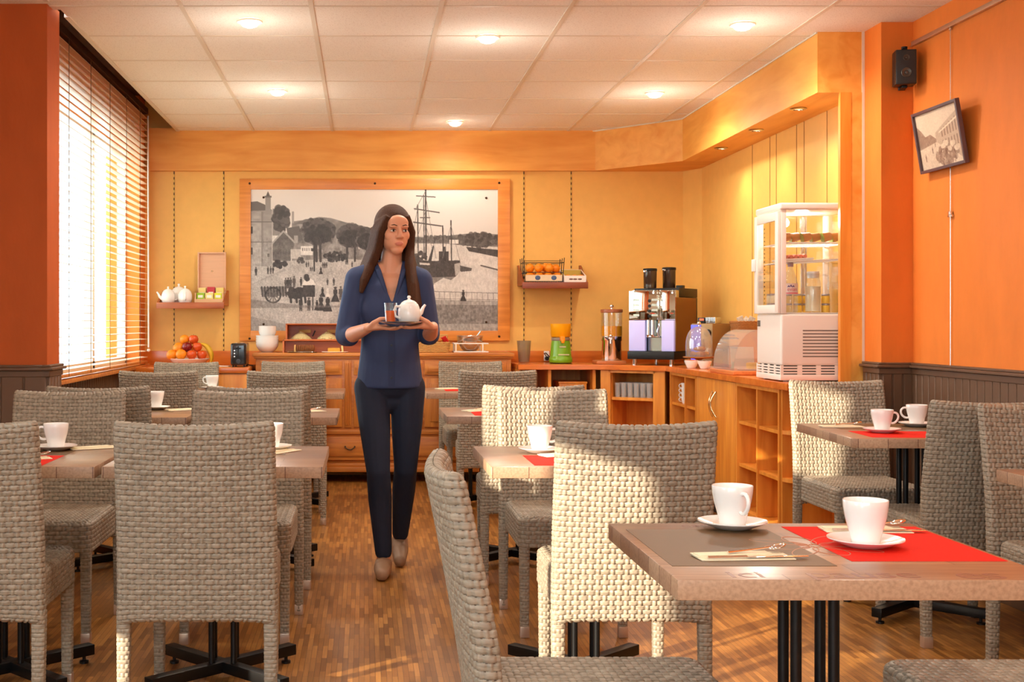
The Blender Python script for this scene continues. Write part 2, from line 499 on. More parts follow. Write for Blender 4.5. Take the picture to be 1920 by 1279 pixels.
# wainscot of vertical boards with cap rail
WZ = 0.945
def boards(mb, p0, p1, z0, z1, n, pitch=0.066, thick=0.012):
    p0 = Vector((*p0, 0)); p1 = Vector((*p1, 0)); d = (p1 - p0); Ln = d.length; d.normalize()
    nn = Vector((*n, 0)); k = max(1, round(Ln / pitch)); w = Ln / k
    ang = math.atan2(d.y, d.x)
    for i in range(k):
        a = p0 + d * (w * i); M = Matrix.Translation(a) @ Matrix.Rotation(ang, 4, 'Z')
        sgn = 1 if (Matrix.Rotation(-ang, 3, 'Z') @ nn).y > 0 else -1
        y0, y1 = sorted((-0.004 * sgn, thick * sgn))
        mb.box(0.0035, w - 0.0035, y0, y1, z0, z1, bevel=0.004, M=M, seg=1)
        q0, q1 = sorted((-0.004 * sgn, thick * 0.4 * sgn)); mb.box(0, w, q0, q1, z0, z1, M=M)
w = MB()
boards(w, (WR, YF), (WR, 6.10), 0.09, WZ, (-1, 0))
boards(w, (2.516, 6.10), (WR, 6.10), 0.09, WZ, (0, -1), 0.05)
boards(w, (2.516, 6.30), (2.516, 6.10), 0.09, WZ, (-1, 0), 0.05)
struct(w.build('wall_right_wainscot', M_WAINSCOT))
w = MB()
def rail(mb, pts, z):
    for i_, (a, b) in enumerate(zip(pts, pts[1:])):
        q_ = 0.0006 * i_
        for (dz, h, ex) in ((-0.03, 0.03, 0.016), (0, 0.014, 0.03), (0.014, 0.012, 0.02)):
            x0, x1 = sorted((a[0], b[0])); y0, y1 = sorted((a[1], b[1]))
            mb.box(x0 - ex - q_, x1 + ex + q_, y0 - ex - q_, y1 + ex + q_, z + dz + q_, z + dz + h + q_, bevel=0.003, seg=1)
rail(w, [(WR, YF + 0.1), (WR, 6.10)], WZ)
rail(w, [(WR, 6.10), (2.516, 6.10), (2.516, 6.27)], WZ)
struct(w.build('trim_%d' % tn, M_WAINSCOT)); tn += 1
struct(MB().box(WR - 0.02, WR, YF, 6.09, 0, 0.10, 0.003).box(2.50, WR, 6.08, 6.12, 0, 0.10, 0.003).build('baseboard_right', M_WAINSCOT))

# left pillar by the window -----------------------------------------
PX = -1.455
struct(MB().box(WL, PX, 5.75, 5.98, 0, CEIL + 0.02).build('wall_left_pillar', mat('orange_wall_shaded', lin(184, 88, 38), 0.6, spec=0.2, noise=0.16, nscale=8, bump=0.1, bscale=45, stretch=(1, 1, 0.45))))  # same orange paint as the other walls, shade put into its colour
w = MB()
boards(w, (WL, 5.75), (PX, 5.75), 0.09, WZ, (0, -1), 0.10)
boards(w, (PX, 5.75), (PX, 5.98), 0.09, WZ, (1, 0), 0.06)
struct(w.build('wall_left_wainscot', M_WAINSCOT))
w = MB(); rail(w, [(WL, 5.75), (PX, 5.75), (PX, 5.97)], WZ)
struct(w.build('trim_%d' % tn, M_WAINSCOT)); tn += 1
struct(MB().box(WL, PX + 0.015, 5.735, 5.75, 0, 0.1, 0.003).box(PX, PX + 0.016, 5.735, 5.98, 0, 0.1, 0.003).build('baseboard_left', M_WAINSCOT))

# window wall behind the blind (glass from the sill to the lintel) --
w = MB()
w.box(WIN_X - 0.22, WIN_X - 0.06, 5.98, YB + 0.1, 0, 0.83)
w.box(WIN_X - 0.22, WIN_X - 0.06, 5.98, YB + 0.1, 2.45, 2.9)
w.box(WIN_X - 0.22, WIN_X, 9.36, YB + 0.1, 0, 2.9)
w.box(WIN_X - 0.22, WIN_X - 0.06, 5.88, 6.05, 0, 2.9)
struct(w.build('wall_left_window', M_ORANGE))
w = MB(); boards(w, (WIN_X - 0.06, 5.98), (WIN_X - 0.06, YB), 0.09, 0.83, (1, 0))
struct(w.build('wall_left_apron', M_WAINSCOT))
struct(MB().box(WIN_X - 0.28, WIN_X + 0.06, 5.99, 9.46, 0.83, 0.855, 0.004).build('window_sill_board', M_PINE))
wf = MB(); yy = [6.05, 7.15, 8.25, 9.36]; xg = WIN_X - 0.13
for a in yy: wf.box(xg - 0.03, xg + 0.03, a - 0.03, a + 0.03, 0.855, 2.45, 0.004)
wf.box(xg - 0.03, xg + 0.03, 6.05, 9.36, 2.39, 2.45); wf.box(xg - 0.03, xg + 0.03, 6.05, 9.36, 0.855, 0.91)
win = struct(wf.build('window_1', M_WHITEPL))
o = MB().box(xg - 0.003, xg + 0.003, 6.05, 9.36, 0.9, 2.4).build('pane', M_GLASSW, win)
window_portal('portal_blind_window', (WIN_X - 0.2, 7.7, 1.65), (0, R(-90), 0), 1.6, 3.3)

# near left wall with windows shaped to steer the light (outside the frame) ----------
# (from, to, [(sill, lintel) ...]): one for sky fill, the rest cut to aim sun beams, hatch and fanlight invented
LEFT_WINS = [(-2.5, -1.15, [(0.30, 2.50)]), (0.60, 1.66, [(0.98, 1.80)]), (1.76, 2.27, [(0.50, 0.86), (1.85, 2.35)]), (2.31, 3.05, [(1.36, 1.95)])]
b = MB(); prev = YF; wn = 2
for a, e, zz in LEFT_WINS:
    b.box(WL - 0.18, WL, prev, a, 0, CEIL + 0.02); lo = 0.0
    for z0, z1 in zz:
        b.box(WL - 0.18, WL, a, e, lo, z0); lo = z1
    b.box(WL - 0.18, WL, a, e, lo, CEIL + 0.02); prev = e
b.box(WL - 0.18, WL, prev, 5.95, 0, CEIL + 0.02)
struct(b.build('wall_left', M_CREAM))
for a, e, zz in LEFT_WINS:
    for z0, z1 in zz:
        f = MB(); xx = WL - 0.12
        for y in (a, e): f.box(xx - 0.03, xx + 0.03, y - 0.015, y + 0.015, z0, z1)
        f.box(xx - 0.03, xx + 0.03, a, e, z0, z0 + 0.02); f.box(xx - 0.03, xx + 0.03, a, e, z1 - 0.02, z1)
        if e - a > 0.7: f.box(xx - 0.02, xx + 0.02, (a + e) / 2 - 0.02, (a + e) / 2 + 0.02, z0, z1)
        struct(f.build('window_%d' % wn, M_WHITEPL)); wn += 1
        window_portal('portal_left_window', (WL - 0.2, (a + e) / 2, (z0 + z1) / 2), (0, R(-90), 0), z1 - z0, e - a)
# wall behind the camera with an added window sized for soft frontal light --------------------
b = MB()
b.box(WL - 0.1, -1.9, YF - 0.15, YF, 0, CEIL + 0.05); b.box(0.5, WR + 0.1, YF - 0.15, YF, 0, CEIL + 0.05)
b.box(-1.9, 0.5, YF - 0.15, YF, 0, 1.3); b.box(-1.9, 0.5, YF - 0.15, YF, 2.5, CEIL + 0.05)
struct(b.build('wall_front', M_CREAM))
f = MB()
for x in (-1.9, -0.7, 0.5): f.box(x - 0.03, x + 0.03, YF - 0.12, YF - 0.06, 1.3, 2.5)
f.box(-1.9, 0.5, YF - 0.12, YF - 0.06, 1.9, 1.94)
struct(f.build('window_%d' % wn, M_WHITEPL))
window_portal('portal_fill_window', (-0.7, YF - 0.17, 1.9), (R(90), 0, 0), 2.4, 1.2)

# pavement outside --------------------------------------------------
struct(MB().box(-30, 30, -30, 30, -0.3, -0.14).build('ground', mat('pale_pavement', lin(222, 218, 210), 0.9, noise=0.1, nscale=4)))
# unseen wall added to keep direct sun out of the blind window
struct(MB().box(-6.6, -6.0, 2.1, 9.0, -0.14, 5.0).build('wall_sun_blocker', mat('pale_render', lin(230, 226, 216), 0.9, noise=0.05, nscale=3)))

# blind -------------------------------------------------------------
bl = thing('venetian_blind', 'wide wooden slatted blind hanging over the bright window on the left wall', 'blind', (WIN_X + 0.035, 7.70, 0.86))
hl = 1.67
MB().box(-0.03, 0.03, -hl, hl, 1.86, 1.905, 0.003).build('headrail', M_BROWN, bl)
s = MB(); nsl = 41
for k in range(nsl):
    z = 0.05 + k * 0.0445
    M = Matrix.Translation((0, 0, z)) @ Matrix.Rotation(R(4), 4, 'Y')
    s.box(-0.025, 0.025, -hl, hl, -0.0014, 0.0014, M=M)
s.build('slats', mat('pale_wood_slat', lin(236, 214, 184), 0.35, noise=0.08, nscale=6, stretch=(20, 1, 1)), bl)
MB().box(-0.026, 0.026, -hl, hl, 0.005, 0.022, 0.003).build('bottom_rail', M_PINE, bl)
cordm = mat('brown_cord', lin(120, 90, 62), 0.8)
for y in (-1.35, -0.83, -0.28, 0.28, 0.83, 1.35):
    MB().tube([(0.027, y, 0.01), (0.027, y, 1.87)], 0.0018, 6).build('ladder_cord', cordm, bl)
MB().tube([(0.045, 1.60, 0.12), (0.04, 1.60, 1.84)], 0.006, 8).ball((0.045, 1.60, 0.10), 0.012).build('tilt_wand', M_WHITEPL, bl)
# ================================================================== RATTAN CHAIRS
PA, PB = 0.0205, 0.0152            # stake pitch, strand pitch
def weave(s, t, a, b, amp=1.0):
    j = np.floor(t / b); tt = t / b - j - 0.5
    i = np.round(s / a); ss = s / a - i
    ph = np.cos(PI * (s / a) + PI * j)
    strand = 0.0021 * np.clip(2.0 * ph, -1, 1) + 0.0024 * np.sqrt(np.clip(1 - (2.16 * tt) ** 4, 0, 1)) - 0.0018
    ov = np.cos(PI * i) * np.cos(PI * (t / b - 0.5))
    stake = -0.0021 * np.clip(2.0 * ov, -1, 1) + 0.0026 * np.sqrt(np.clip(1 - (ss / 0.21) ** 4, 0, 1)) - 0.0016
    stake = np.where(np.abs(ss) < 0.21, stake, -0.01)
    strand = np.where(np.abs(tt) < 0.46, strand, -0.0040)
    return np.maximum(np.maximum(strand, stake), -0.0040) * amp * 0.88

def rrect(hw, hd, r, n):
    """n points evenly round a rounded rectangle, from the middle of the -y side"""
    pts = []
    def arc(cx, cy, a0, a1):
        for k in range(13):
            a = a0 + (a1 - a0) * k / 12; pts.append((cx + r * math.cos(a), cy + r * math.sin(a)))
    pts.append((0, -hd))
    arc(hw - r, -hd + r, -PI / 2, 0); arc(hw - r, hd - r, 0, PI / 2)
    arc(-hw + r, hd - r, PI / 2, PI); arc(-hw + r, -hd + r, PI, 1.5 * PI)
    pts.append((0, -hd))
    P = np.array(pts); d = np.sqrt(((P[1:] - P[:-1]) ** 2).sum(1)); c = np.concatenate([[0], np.cumsum(d)])
    u = np.arange(n) / n * c[-1]
    return np.stack([np.interp(u, c, P[:, 0]), np.interp(u, c, P[:, 1])], 1), c[-1]

TQ = (-0.5, -0.42, -0.24, 0.0, 0.24, 0.42)
def t_samples(L, b):
    """heights along L that fall on the strands and on the gaps between them"""
    K = max(1, round(L / b)); bb = L / K
    return np.array([(k + 0.5 + q) * bb for k in range(K) for q in TQ] + [L]), bb

def grid_normals(P):
    ds = np.roll(P, -1, 1) - np.roll(P, 1, 1)
    dt = np.gradient(P, axis=0)
    n = np.cross(ds, dt); n /= np.maximum(np.linalg.norm(n, axis=2, keepdims=True), 1e-9)
    return n

def grid_faces(nt, ns, wrap=True, off=0):
    t = np.arange(nt - 1)[:, None]; s = np.arange(ns if wrap else ns - 1)[None, :]
    s2 = (s + 1) % ns
    a = t * ns + s; b = t * ns + s2
    return np.stack([a, b, b + ns, a + ns], 2).reshape(-1, 4) + off

CH_H, CH_HW = 0.893, 0.224
def backrest_mesh():
    n_st = 48; ns = n_st * 8
    base, per = rrect(1.0, 1.0, 0.5, 8)
    z0, z1 = 0.304, CH_H
    ts, PBk = t_samples(z1 - z0, PB); tq = ts / (z1 - z0); nt = len(tq)
    P = np.zeros((nt, ns, 3)); S = np.zeros((nt, ns)); T = np.zeros((nt, ns))
    for k, q in enumerate(tq):
        # ends roll over
        L = (z1 - z0); ztrue = z0 + q * L
        e_top = np.clip((q - 0.955) / 0.045, 0, 1); e_bot = np.clip((0.03 - q) / 0.03, 0, 1)
        shr = math.sqrt(max(1 - e_top ** 2, 0.0004)) * math.sqrt(max(1 - (0.9 * e_bot) ** 2, 0.0004))
        f = np.clip((ztrue - z0) / L, 0, 1)
        hd = (0.0235 - 0.004 * f) * shr + 0.0005
        hw = CH_HW - 0.012 * (1 - shr) + 0.003 * (1 - f)
        pts, per = rrect(hw, hd, min(hd * 0.92, 0.019), ns)
        xn = pts[:, 0] / CH_HW
        lean = 0.10 * max(0.0, (ztrue - 0.30) / 0.59) ** 1.25
        P[k, :, 0] = pts[:, 0]
        P[k, :, 1] = 0.024 + pts[:, 1] - lean + 0.026 * np.minimum(1, xn ** 2) * min(1, f * 2.2)
        P[k, :, 2] = ztrue - 0.011 * (1 - np.minimum(1, xn ** 2)) * f ** 3 + 0.012 * (1 - np.minimum(1, np.abs(xn)) ** 6) * max(0, 1 - f * 9)
        S[k] = np.arange(ns) / ns * n_st * PA
        T[k] = q * L
    n = grid_normals(P)
    if (n[nt // 2, 0] @ np.array([0, -1, 0])) < 0: n = -n
    W = weave(S, T, PA, PBk); P += n * W[..., None]
    V = P.reshape(-1, 3); F = grid_faces(nt, ns)
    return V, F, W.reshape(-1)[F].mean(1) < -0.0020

def seat_mesh():
    n_st = 78; ns = n_st * 8
    ZT, ZB, Rr = 0.446, 0.335, 0.022
    prof = []
    for q in np.linspace(0, 1, 400):
        prof.append((0, ZB + q * (ZT - Rr - ZB)))
    for q in np.linspace(0, 1, 100)[1:]:
        a = q * PI / 2; prof.append((Rr * (1 - math.cos(a)), ZT - Rr + Rr * math.sin(a)))
    prof = np.array(prof); d = np.sqrt(((prof[1:] - prof[:-1]) ** 2).sum(1)); c = np.concatenate([[0], np.cumsum(d)])
    us, PBk = t_samples(c[-1], PB); nt = len(us)
    P = np.zeros((nt, ns, 3)); S = np.zeros((nt, ns)); T = np.zeros((nt, ns))
    for k, u in enumerate(us):
        ins = np.interp(u, c, prof[:, 0]); z = np.interp(u, c, prof[:, 1])
        pts, _ = rrect(0.205 - ins, 0.232 - ins, 0.036 - ins * 0.6, ns)
        P[k, :, 0] = pts[:, 0]; P[k, :, 1] = pts[:, 1] + 0.272; P[k, :, 2] = z
        S[k] = np.arange(ns) / ns * n_st * PA; T[k] = u
    n = grid_normals(P)
    if (n[4, 0] @ np.array([0, -1, 0])) < 0: n = -n
    P += n * weave(S, T, PA, PBk)[..., None]
    V = P.reshape(-1, 3); F = grid_faces(nt, ns)
    # top: its own flat weave
    hx, hy, r = 0.205 - Rr + 0.008, 0.232 - Rr + 0.008, 0.027
    xs = np.arange(-84, 85) * PA / 8; ys = np.concatenate([[(k + 0.5 + q) * PB for q in TQ] for k in range(-16, 16)])
    xs = xs[np.abs(xs) <= hx]; ys = ys[np.abs(ys) <= hy]
    X, Y = np.meshgrid(xs, ys)
    Z = ZT + weave(X, Y, PA, PB, 0.9)
    dx = np.maximum(np.abs(X) - (hx - r), 0); dy = np.maximum(np.abs(Y) - (hy - r), 0)
    inside = (dx ** 2 + dy ** 2) <= r * r
    V2 = np.stack([X, Y + 0.272, Z], 2).reshape(-1, 3)
    F2 = grid_faces(len(ys), len(xs), wrap=False)
    keep = inside.reshape(-1)[F2].all(1)
    F2 = F2[keep] + len(V)
    V = np.vstack([V, V2]); F = np.vstack([F, F2])
    # underside
    pts, _ = rrect(0.2, 0.226, 0.034, 40)
    b = len(V)
    V = np.vstack([V, np.column_stack([pts[:, 0], pts[:, 1] + 0.272, np.full(40, ZB + 0.006)])])
    i = np.arange(19)
    F = np.vstack([F, np.stack([b + i + 1, b + i, b + 39 - i, b + 38 - i], 1)])
    return V, F

def leg_mesh(x, y, z0, z1, h0=0.0145, h1=0.0185, dy=0.0):
    n_st = 6; ns = 48; ts, PBk = t_samples(z1 - z0, PB * 0.8); nt = len(ts)
    P = np.zeros((nt, ns, 3)); S = np.zeros((nt, ns)); T = np.zeros((nt, ns))
    for k, q in enumerate(ts / (z1 - z0)):
        h = h0 + (h1 - h0) * q
        pts, per = rrect(h, h, h * 0.45, ns)
        P[k, :, 0] = x + pts[:, 0]; P[k, :, 1] = y + pts[:, 1] + dy * (1 - q); P[k, :, 2] = z0 + q * (z1 - z0)
        S[k] = np.arange(ns) / ns * n_st * PA; T[k] = q * (z1 - z0)
    n = grid_normals(P)
    if (n[4, 0] @ np.array([0, -1, 0])) < 0: n = -n
    P += n * weave(S, T, PA, PBk, 0.7)[..., None]
    return P.reshape(-1, 3), grid_faces(nt, ns)

def rattan_mat():
    m = mat('grey_beige_rattan', lin(178, 162, 144), 0.42, spec=0.45)
    nt = m.node_tree; N = nt.nodes; L = nt.links; b = N['Principled BSDF']
    tc = N.new('ShaderNodeTexCoord'); mp = N.new('ShaderNodeMapping'); mp.inputs['Scale'].default_value = (1, 1, 9)
    L.new(tc.outputs['Object'], mp.inputs[0])
    nz = N.new('ShaderNodeTexNoise'); nz.inputs['Scale'].default_value = 24; nz.inputs['Detail'].default_value = 3
    L.new(mp.outputs[0], nz.inputs[0])
    rp = N.new('ShaderNodeValToRGB')
    rp.color_ramp.elements[0].position = 0.3; rp.color_ramp.elements[0].color = (*lin(130, 118, 101), 1)
    rp.color_ramp.elements[1].position = 0.72; rp.color_ramp.elements[1].color = (*lin(170, 157, 138), 1)
    L.new(nz.outputs['Fac'], rp.inputs[0]); L.new(rp.outputs[0], b.inputs['Base Color'])
    return m
M_RATTAN = rattan_mat()
M_CAP = mat('pale_metal_cap', lin(196, 172, 152), 0.3, metal=0.6)

M_GAP_SHADE = mat('painted_gap_shade', lin(92, 74, 58), 0.7)  # dark brown painted into the weave gaps in place of shade
bV, bF, bM = backrest_mesh(); ME_BACK = mesh_np('backrest', bV, bF, [M_RATTAN, M_GAP_SHADE], mi=bM.astype(np.int32))
sV, sF = seat_mesh(); ME_SEAT = mesh_np('seat', sV, sF, M_RATTAN)
LEGS = []
for x in (-0.209, 0.209):
    V, F = leg_mesh(x, 0.026, 0.0, 0.345, 0.015, 0.0185, -0.012); LEGS.append((mesh_np('leg', V, F, M_RATTAN), x, 0.014))
for x in (-0.182, 0.182):
    V, F = leg_mesh(x, 0.478, 0.0, 0.36, 0.0145, 0.018); LEGS.append((mesh_np('leg', V, F, M_RATTAN), x, 0.478))
capb = MB().box(-0.0172, 0.0172, -0.0172, 0.0172, 0.0, 0.042, 0.003)
ME_CAPM = bpy.data.meshes.new('foot_cap'); capb.bm.to_mesh(ME_CAPM); capb.bm.free(); finish(ME_CAPM, M_CAP)

def make_chair():
    t = thing('rattan_chair', '-', 'chair')
    link_mesh('backrest', ME_BACK, t); link_mesh('seat', ME_SEAT, t)
    for me, x, y in LEGS:
        l = link_mesh('leg', me, t)
        link_mesh('foot_cap', ME_CAPM, l, (x, y, 0))
    return t
CHAIR0 = make_chair()
# x, y of the back at the floor, turn (0 = sitter looks away from the camera), label
CHAIRS = [
 (-0.475, 3.545, 0, 'biggest rattan chair on the window side, its brown woven back to the camera'),
 (-1.135, 3.545, 0, 'rattan chair cut off by the photo edge beside the biggest brown-backed chair'),
 (-1.190, 5.02, 180, 'grey rattan chair facing the camera, across the red-mat table beside the left pillar'),
 (-1.150, 5.465, 0, 'dark rattan chair half hidden behind the grey one by the left pillar'),
 (-0.470, 5.02, 180, 'pale grey rattan chair facing the camera just behind the big brown-backed window-side chair'),
 (-0.459, 5.465, 0, 'rattan chair back to back with the pale grey one, only a strip showing'),
 (-1.175, 7.20, 0, 'brown rattan chair under the window blind, seen from behind a lone cup and saucer'),
 (-0.445, 7.20, 0, 'tan rattan chair seen from behind between the blind and the woman, before the sideboard'),
 (-0.505, 8.87, 180, 'pale rattan chair with its back close to the sideboard, between toaster and woman'),
 (-1.240, 8.70, 180, 'pale rattan chair in front of the fruit pile on the side counter'),
 (0.755, 8.87, 180, 'whitish rattan chair standing against the sideboard below the steel mixing bowl'),
 (0.771, 7.29, 0, 'dark tan rattan chair seen from behind in front of the whitish one by the sideboard'),
 (0.745, 5.56, 0, 'sunlit rattan chair mostly hidden behind another, its top edge showing just behind'),
 (0.775, 5.12, 180, 'cream sunlit rattan chair facing the camera across the table with the sunlit cup'),
 (0.760, 3.545, 0, 'large sunlit rattan chair seen from behind, pushed up to the table with the sunlit cup'),
 (0.215, 2.50, -90, 'blue-grey rattan chair seen side on, facing the front table with the brown and red mats'),
 (1.605, 2.48, 90, 'rattan chair showing only a seat corner, beyond the red mat of the front table'),
 (2.225, 4.48, 0, 'rattan chair at the wainscot wall table, seen from behind, partly covered by the next chair'),
 (2.300, 4.19, 180, 'purplish grey rattan chair by the wainscot wall, cut off by the edge of the photo'),
 (2.250, 5.93, 180, 'rattan chair below the glass fridge, facing the camera across the table with two cups'),
]
for k, (x, y, rz, lab) in enumerate(CHAIRS):
    if k == 0:
        c = CHAIR0; c.location = (x, y, 0); c.rotation_euler = (0, 0, R(rz)); c['label'] = lab
        c['group'] = 'rattan dining chairs'
    else:
        dup(CHAIR0, lab, (x, y, 0), R(rz))

# ================================================================== TABLES
TZ, TT = 0.73, 0.036
def table_mat():
    m = bpy.data.materials.new('printed_plank_laminate'); m.use_nodes = True
    nt = m.node_tree; N = nt.nodes; L = nt.links; b = N['Principled BSDF']
    tc = N.new('ShaderNodeTexCoord')
    br = N.new('ShaderNodeTexBrick'); br.offset = 0.4
    br.inputs['Color1'].default_value = (*lin(138, 100, 76), 1); br.inputs['Color2'].default_value = (*lin(170, 132, 102), 1)
    br.inputs['Mortar'].default_value = (*lin(120, 80, 60), 1); br.inputs['Mortar Size'].default_value = 0.0012
    br.inputs['Scale'].default_value = 1.0; br.inputs['Brick Width'].default_value = 0.34; br.inputs['Row Height'].default_value = 0.085
    L.new(tc.outputs['Object'], br.inputs[0])
    mp = N.new('ShaderNodeMapping'); mp.inputs['Scale'].default_value = (2, 22, 22); L.new(tc.outputs['Object'], mp.inputs[0])
    nz = N.new('ShaderNodeTexNoise'); nz.inputs['Scale'].default_value = 4; nz.inputs['Detail'].default_value = 8; L.new(mp.outputs[0], nz.inputs[0])
    rp = N.new('ShaderNodeValToRGB')
    rp.color_ramp.elements[0].position = 0.3; rp.color_ramp.elements[0].color = (0.62, 0.56, 0.54, 1)
    rp.color_ramp.elements[1].position = 0.68; rp.color_ramp.elements[1].color = (1.0, 1.0, 1.0, 1)
    L.new(nz.outputs['Fac'], rp.inputs[0])
    mx = N.new('ShaderNodeMix'); mx.data_type = 'RGBA'; mx.blend_type = 'MULTIPLY'; mx.inputs[0].default_value = 0.8
    L.new(br.outputs['Color'], mx.inputs[6]); L.new(rp.outputs[0], mx.inputs[7]); L.new(mx.outputs[2], b.inputs['Base Color'])
    b.inputs['Roughness'].default_value = 0.3; b.inputs['Coat Weight'].default_value = 0.2; b.inputs['Coat Roughness'].default_value = 0.2
    return m
def edge_mat(bw):
    m = bpy.data.materials.new('plank_edge'); m.use_nodes = True
    nt = m.node_tree; N = nt.nodes; L = nt.links; b = N['Principled BSDF']
    tc = N.new('ShaderNodeTexCoord')
    br = N.new('ShaderNodeTexBrick'); br.offset = 0.0
    mp0 = N.new('ShaderNodeMapping'); mp0.inputs['Location'].default_value = (0.37 if bw > 0.5 else 0, 0, 0); L.new(tc.outputs['Object'], mp0.inputs[0])
    br.inputs['Color1'].default_value = (*lin(160, 124, 98), 1); br.inputs['Color2'].default_value = (*lin(192, 160, 130), 1)
    br.inputs['Mortar'].default_value = (*lin(112, 76, 58), 1); br.inputs['Mortar Size'].default_value = 0.0015
    br.inputs['Scale'].default_value = 1.0; br.inputs['Brick Width'].default_value = bw; br.inputs['Row Height'].default_value = 0.085
    L.new(mp0.outputs[0], br.inputs[0])
    nz = N.new('ShaderNodeTexNoise'); nz.inputs['Scale'].default_value = 140; nz.inputs['Detail'].default_value = 6; L.new(tc.outputs['Object'], nz.inputs[0])
    rp = N.new('ShaderNodeValToRGB'); rp.color_ramp.elements[0].position = 0.32; rp.color_ramp.elements[0].color = (0.66, 0.6, 0.56, 1)
    rp.color_ramp.elements[1].position = 0.6; L.new(nz.outputs['Fac'], rp.inputs[0])
    mx = N.new('ShaderNodeMix'); mx.data_type = 'RGBA'; mx.blend_type = 'MULTIPLY'; mx.inputs[0].default_value = 0.7
    L.new(br.outputs['Color'], mx.inputs[6]); L.new(rp.outputs[0], mx.inputs[7]); L.new(mx.outputs[2], b.inputs['Base Color'])
    b.inputs['Roughness'].default_value = 0.45
    return m
M_TABLE, M_TEDGE, M_TEDGE_LONG = table_mat(), edge_mat(0.11), edge_mat(0.9)
M_INK = mat('faded_print', lin(128, 84, 70), 0.35)

def make_table(name, label, cx, cy, w, d, rz=0.0, edge=None):
    t = thing(name, label, 'table', (cx, cy, 0), R(rz), 'laminate dining tables')
    b = MB(); b.box(-w / 2, w / 2, -d / 2, d / 2, TZ - TT, TZ, 0.004, seg=2)
    bm = b.bm
    for f in bm.faces:
        f.material_index = 0 if f.normal.z > 0.8 else 1
    b.build('tabletop', [M_TABLE, edge or M_TEDGE], t)
    MB().box(-0.15, 0.15, -0.15, 0.15, TZ - TT - 0.006, TZ - TT - 0.0005).build('mounting_plate', M_BLACKMET, t)
    for sx in (-1, 1):
        for sy in (-1, 1):
            MB().cyl((sx * 0.036, sy * 0.036, 0.055), (sx * 0.036, sy * 0.036, TZ - TT - 0.006), 0.0105, segs=16).build('post', M_BLACKMET, t)
    for a in (45, 135):
        M = Matrix.Rotation(R(a), 4, 'Z')
        f = MB().box(-0.30, 0.30, -0.02, 0.02, 0.026, 0.062 if a == 45 else 0.0615, 0.003, M=M).build('cross_foot', M_BLACKMET, t)
        for s in (-1, 1):
            MB().lathe([(0, 0), (0.016, 0), (0.016, 0.008), (0.006, 0.010), (0.006, 0.027), (0, 0.027)], 14, c=(s * 0.27 * math.cos(R(a)), s * 0.27 * math.sin(R(a)), 0)).build('levelling_foot', M_BLACK, f)
    return t

def cup_parts():
    b = MB()
    b.lathe([(0, 0.003), (0.021, 0.003), (0.024, 0.0), (0.026, 0.001), (0.0275, 0.010), (0.0325, 0.030), (0.0385, 0.052), (0.0415, 0.070), (0.0425, 0.084),
             (0.0418, 0.0852), (0.0405, 0.084), (0.0395, 0.070), (0.0365, 0.052), (0.0305, 0.030), (0.0235, 0.010), (0, 0.008)], 40)
    me = bpy.data.meshes.new('cup'); b.bm.to_mesh(me); b.bm.free(); finish(me, M_WHITE, 60)
    h = MB(); pts = []
    for k in range(13):
        a = R(-105 + 210 * k / 12); pts.append((0.0455 + 0.021 * math.cos(a) - 0.004 * math.sin(a) * -1, 0, 0.052 + 0.021 * math.sin(a)))
    pts = [(0.0345, 0, 0.034)] + pts + [(0.0395, 0, 0.071)]
    h.tube(pts, 0.0042, 10)
    hm = bpy.data.meshes.new('handle'); h.bm.to_mesh(hm); h.bm.free(); finish(hm, M_WHITE, 60)
    s = MB()
    s.lathe([(0, 0.004), (0.030, 0.004), (0.034, 0.0), (0.038, 0.001), (0.052, 0.007), (0.068, 0.0135), (0.0715, 0.0155), (0.0715, 0.0175), (0.068, 0.0165),
             (0.050, 0.0105), (0.034, 0.0065), (0.029, 0.0055), (0, 0.0055)], 48)
    sm = bpy.data.meshes.new('saucer'); s.bm.to_mesh(sm); s.bm.free(); finish(sm, M_WHITE, 60)
    return me, hm, sm
ME_CUP, ME_HANDLE, ME_SAUCER = cup_parts()

def napkin_mesh():
    b = MB()
    b.box(-0.088, 0.088, -0.033, 0.028, 0.0, 0.0022, 0.0008)
    b.box(-0.090, 0.080, -0.012, 0.030, 0.0024, 0.0045, 0.0008)
    M = Matrix.Translation((-0.015, 0.006, 0.0046)) @ Matrix.Rotation(R(4), 4, 'Z')
    b.box(-0.072, 0.070, -0.012, 0.018, 0.0, 0.0022, 0.0008, M=M)
    me = bpy.data.meshes.new('napkin'); b.bm.to_mesh(me); b.bm.free(); finish(me, M_NAPKIN); return me
def spoon_mesh():
    b = MB()
    b.tube([(-0.055, 0, 0.002), (-0.02, 0, 0.004), (0.025, 0, 0.007), (0.035, 0, 0.008)], [0.0032, 0.0022, 0.0016, 0.0022], 8)
    b.ball((0.050, 0, 0.0085), (0.018, 0.0115, 0.0035), rot=(0, R(-12), 0))
    me = bpy.data.meshes.new('spoon'); b.bm.to_mesh(me); b.bm.free(); finish(me, M_CHROME); return me
def knife_mesh():
    b = MB()
    b.tube([(-0.095, 0, 0.002), (-0.02, 0, 0.0025)], [0.0038, 0.003], 8)
    b.box(-0.02, 0.095, -0.007, 0.006, 0.0015, 0.003, 0.0007)
    me = bpy.data.meshes.new('knife'); b.bm.to_mesh(me); b.bm.free(); finish(me, M_CHROME); return me
ME_NAP, ME_SPOON, ME_KNIFE = napkin_mesh(), spoon_mesh(), knife_mesh()

def put_cup(x, y, z, hrz, where, on):
    """saucer and cup, each a thing"""
    s = link_mesh('saucer', ME_SAUCER, None, (x, y, z)); tag(s, 'white saucer ' + where, 'saucer', 'white saucers on the tables')
    c = thing('coffee_cup', 'white porcelain coffee cup ' + on, 'cup', (x, y, z + 0.0057), R(hrz), 'white coffee cups')
    link_mesh('bowl', ME_CUP, c); link_mesh('handle', ME_HANDLE, c)

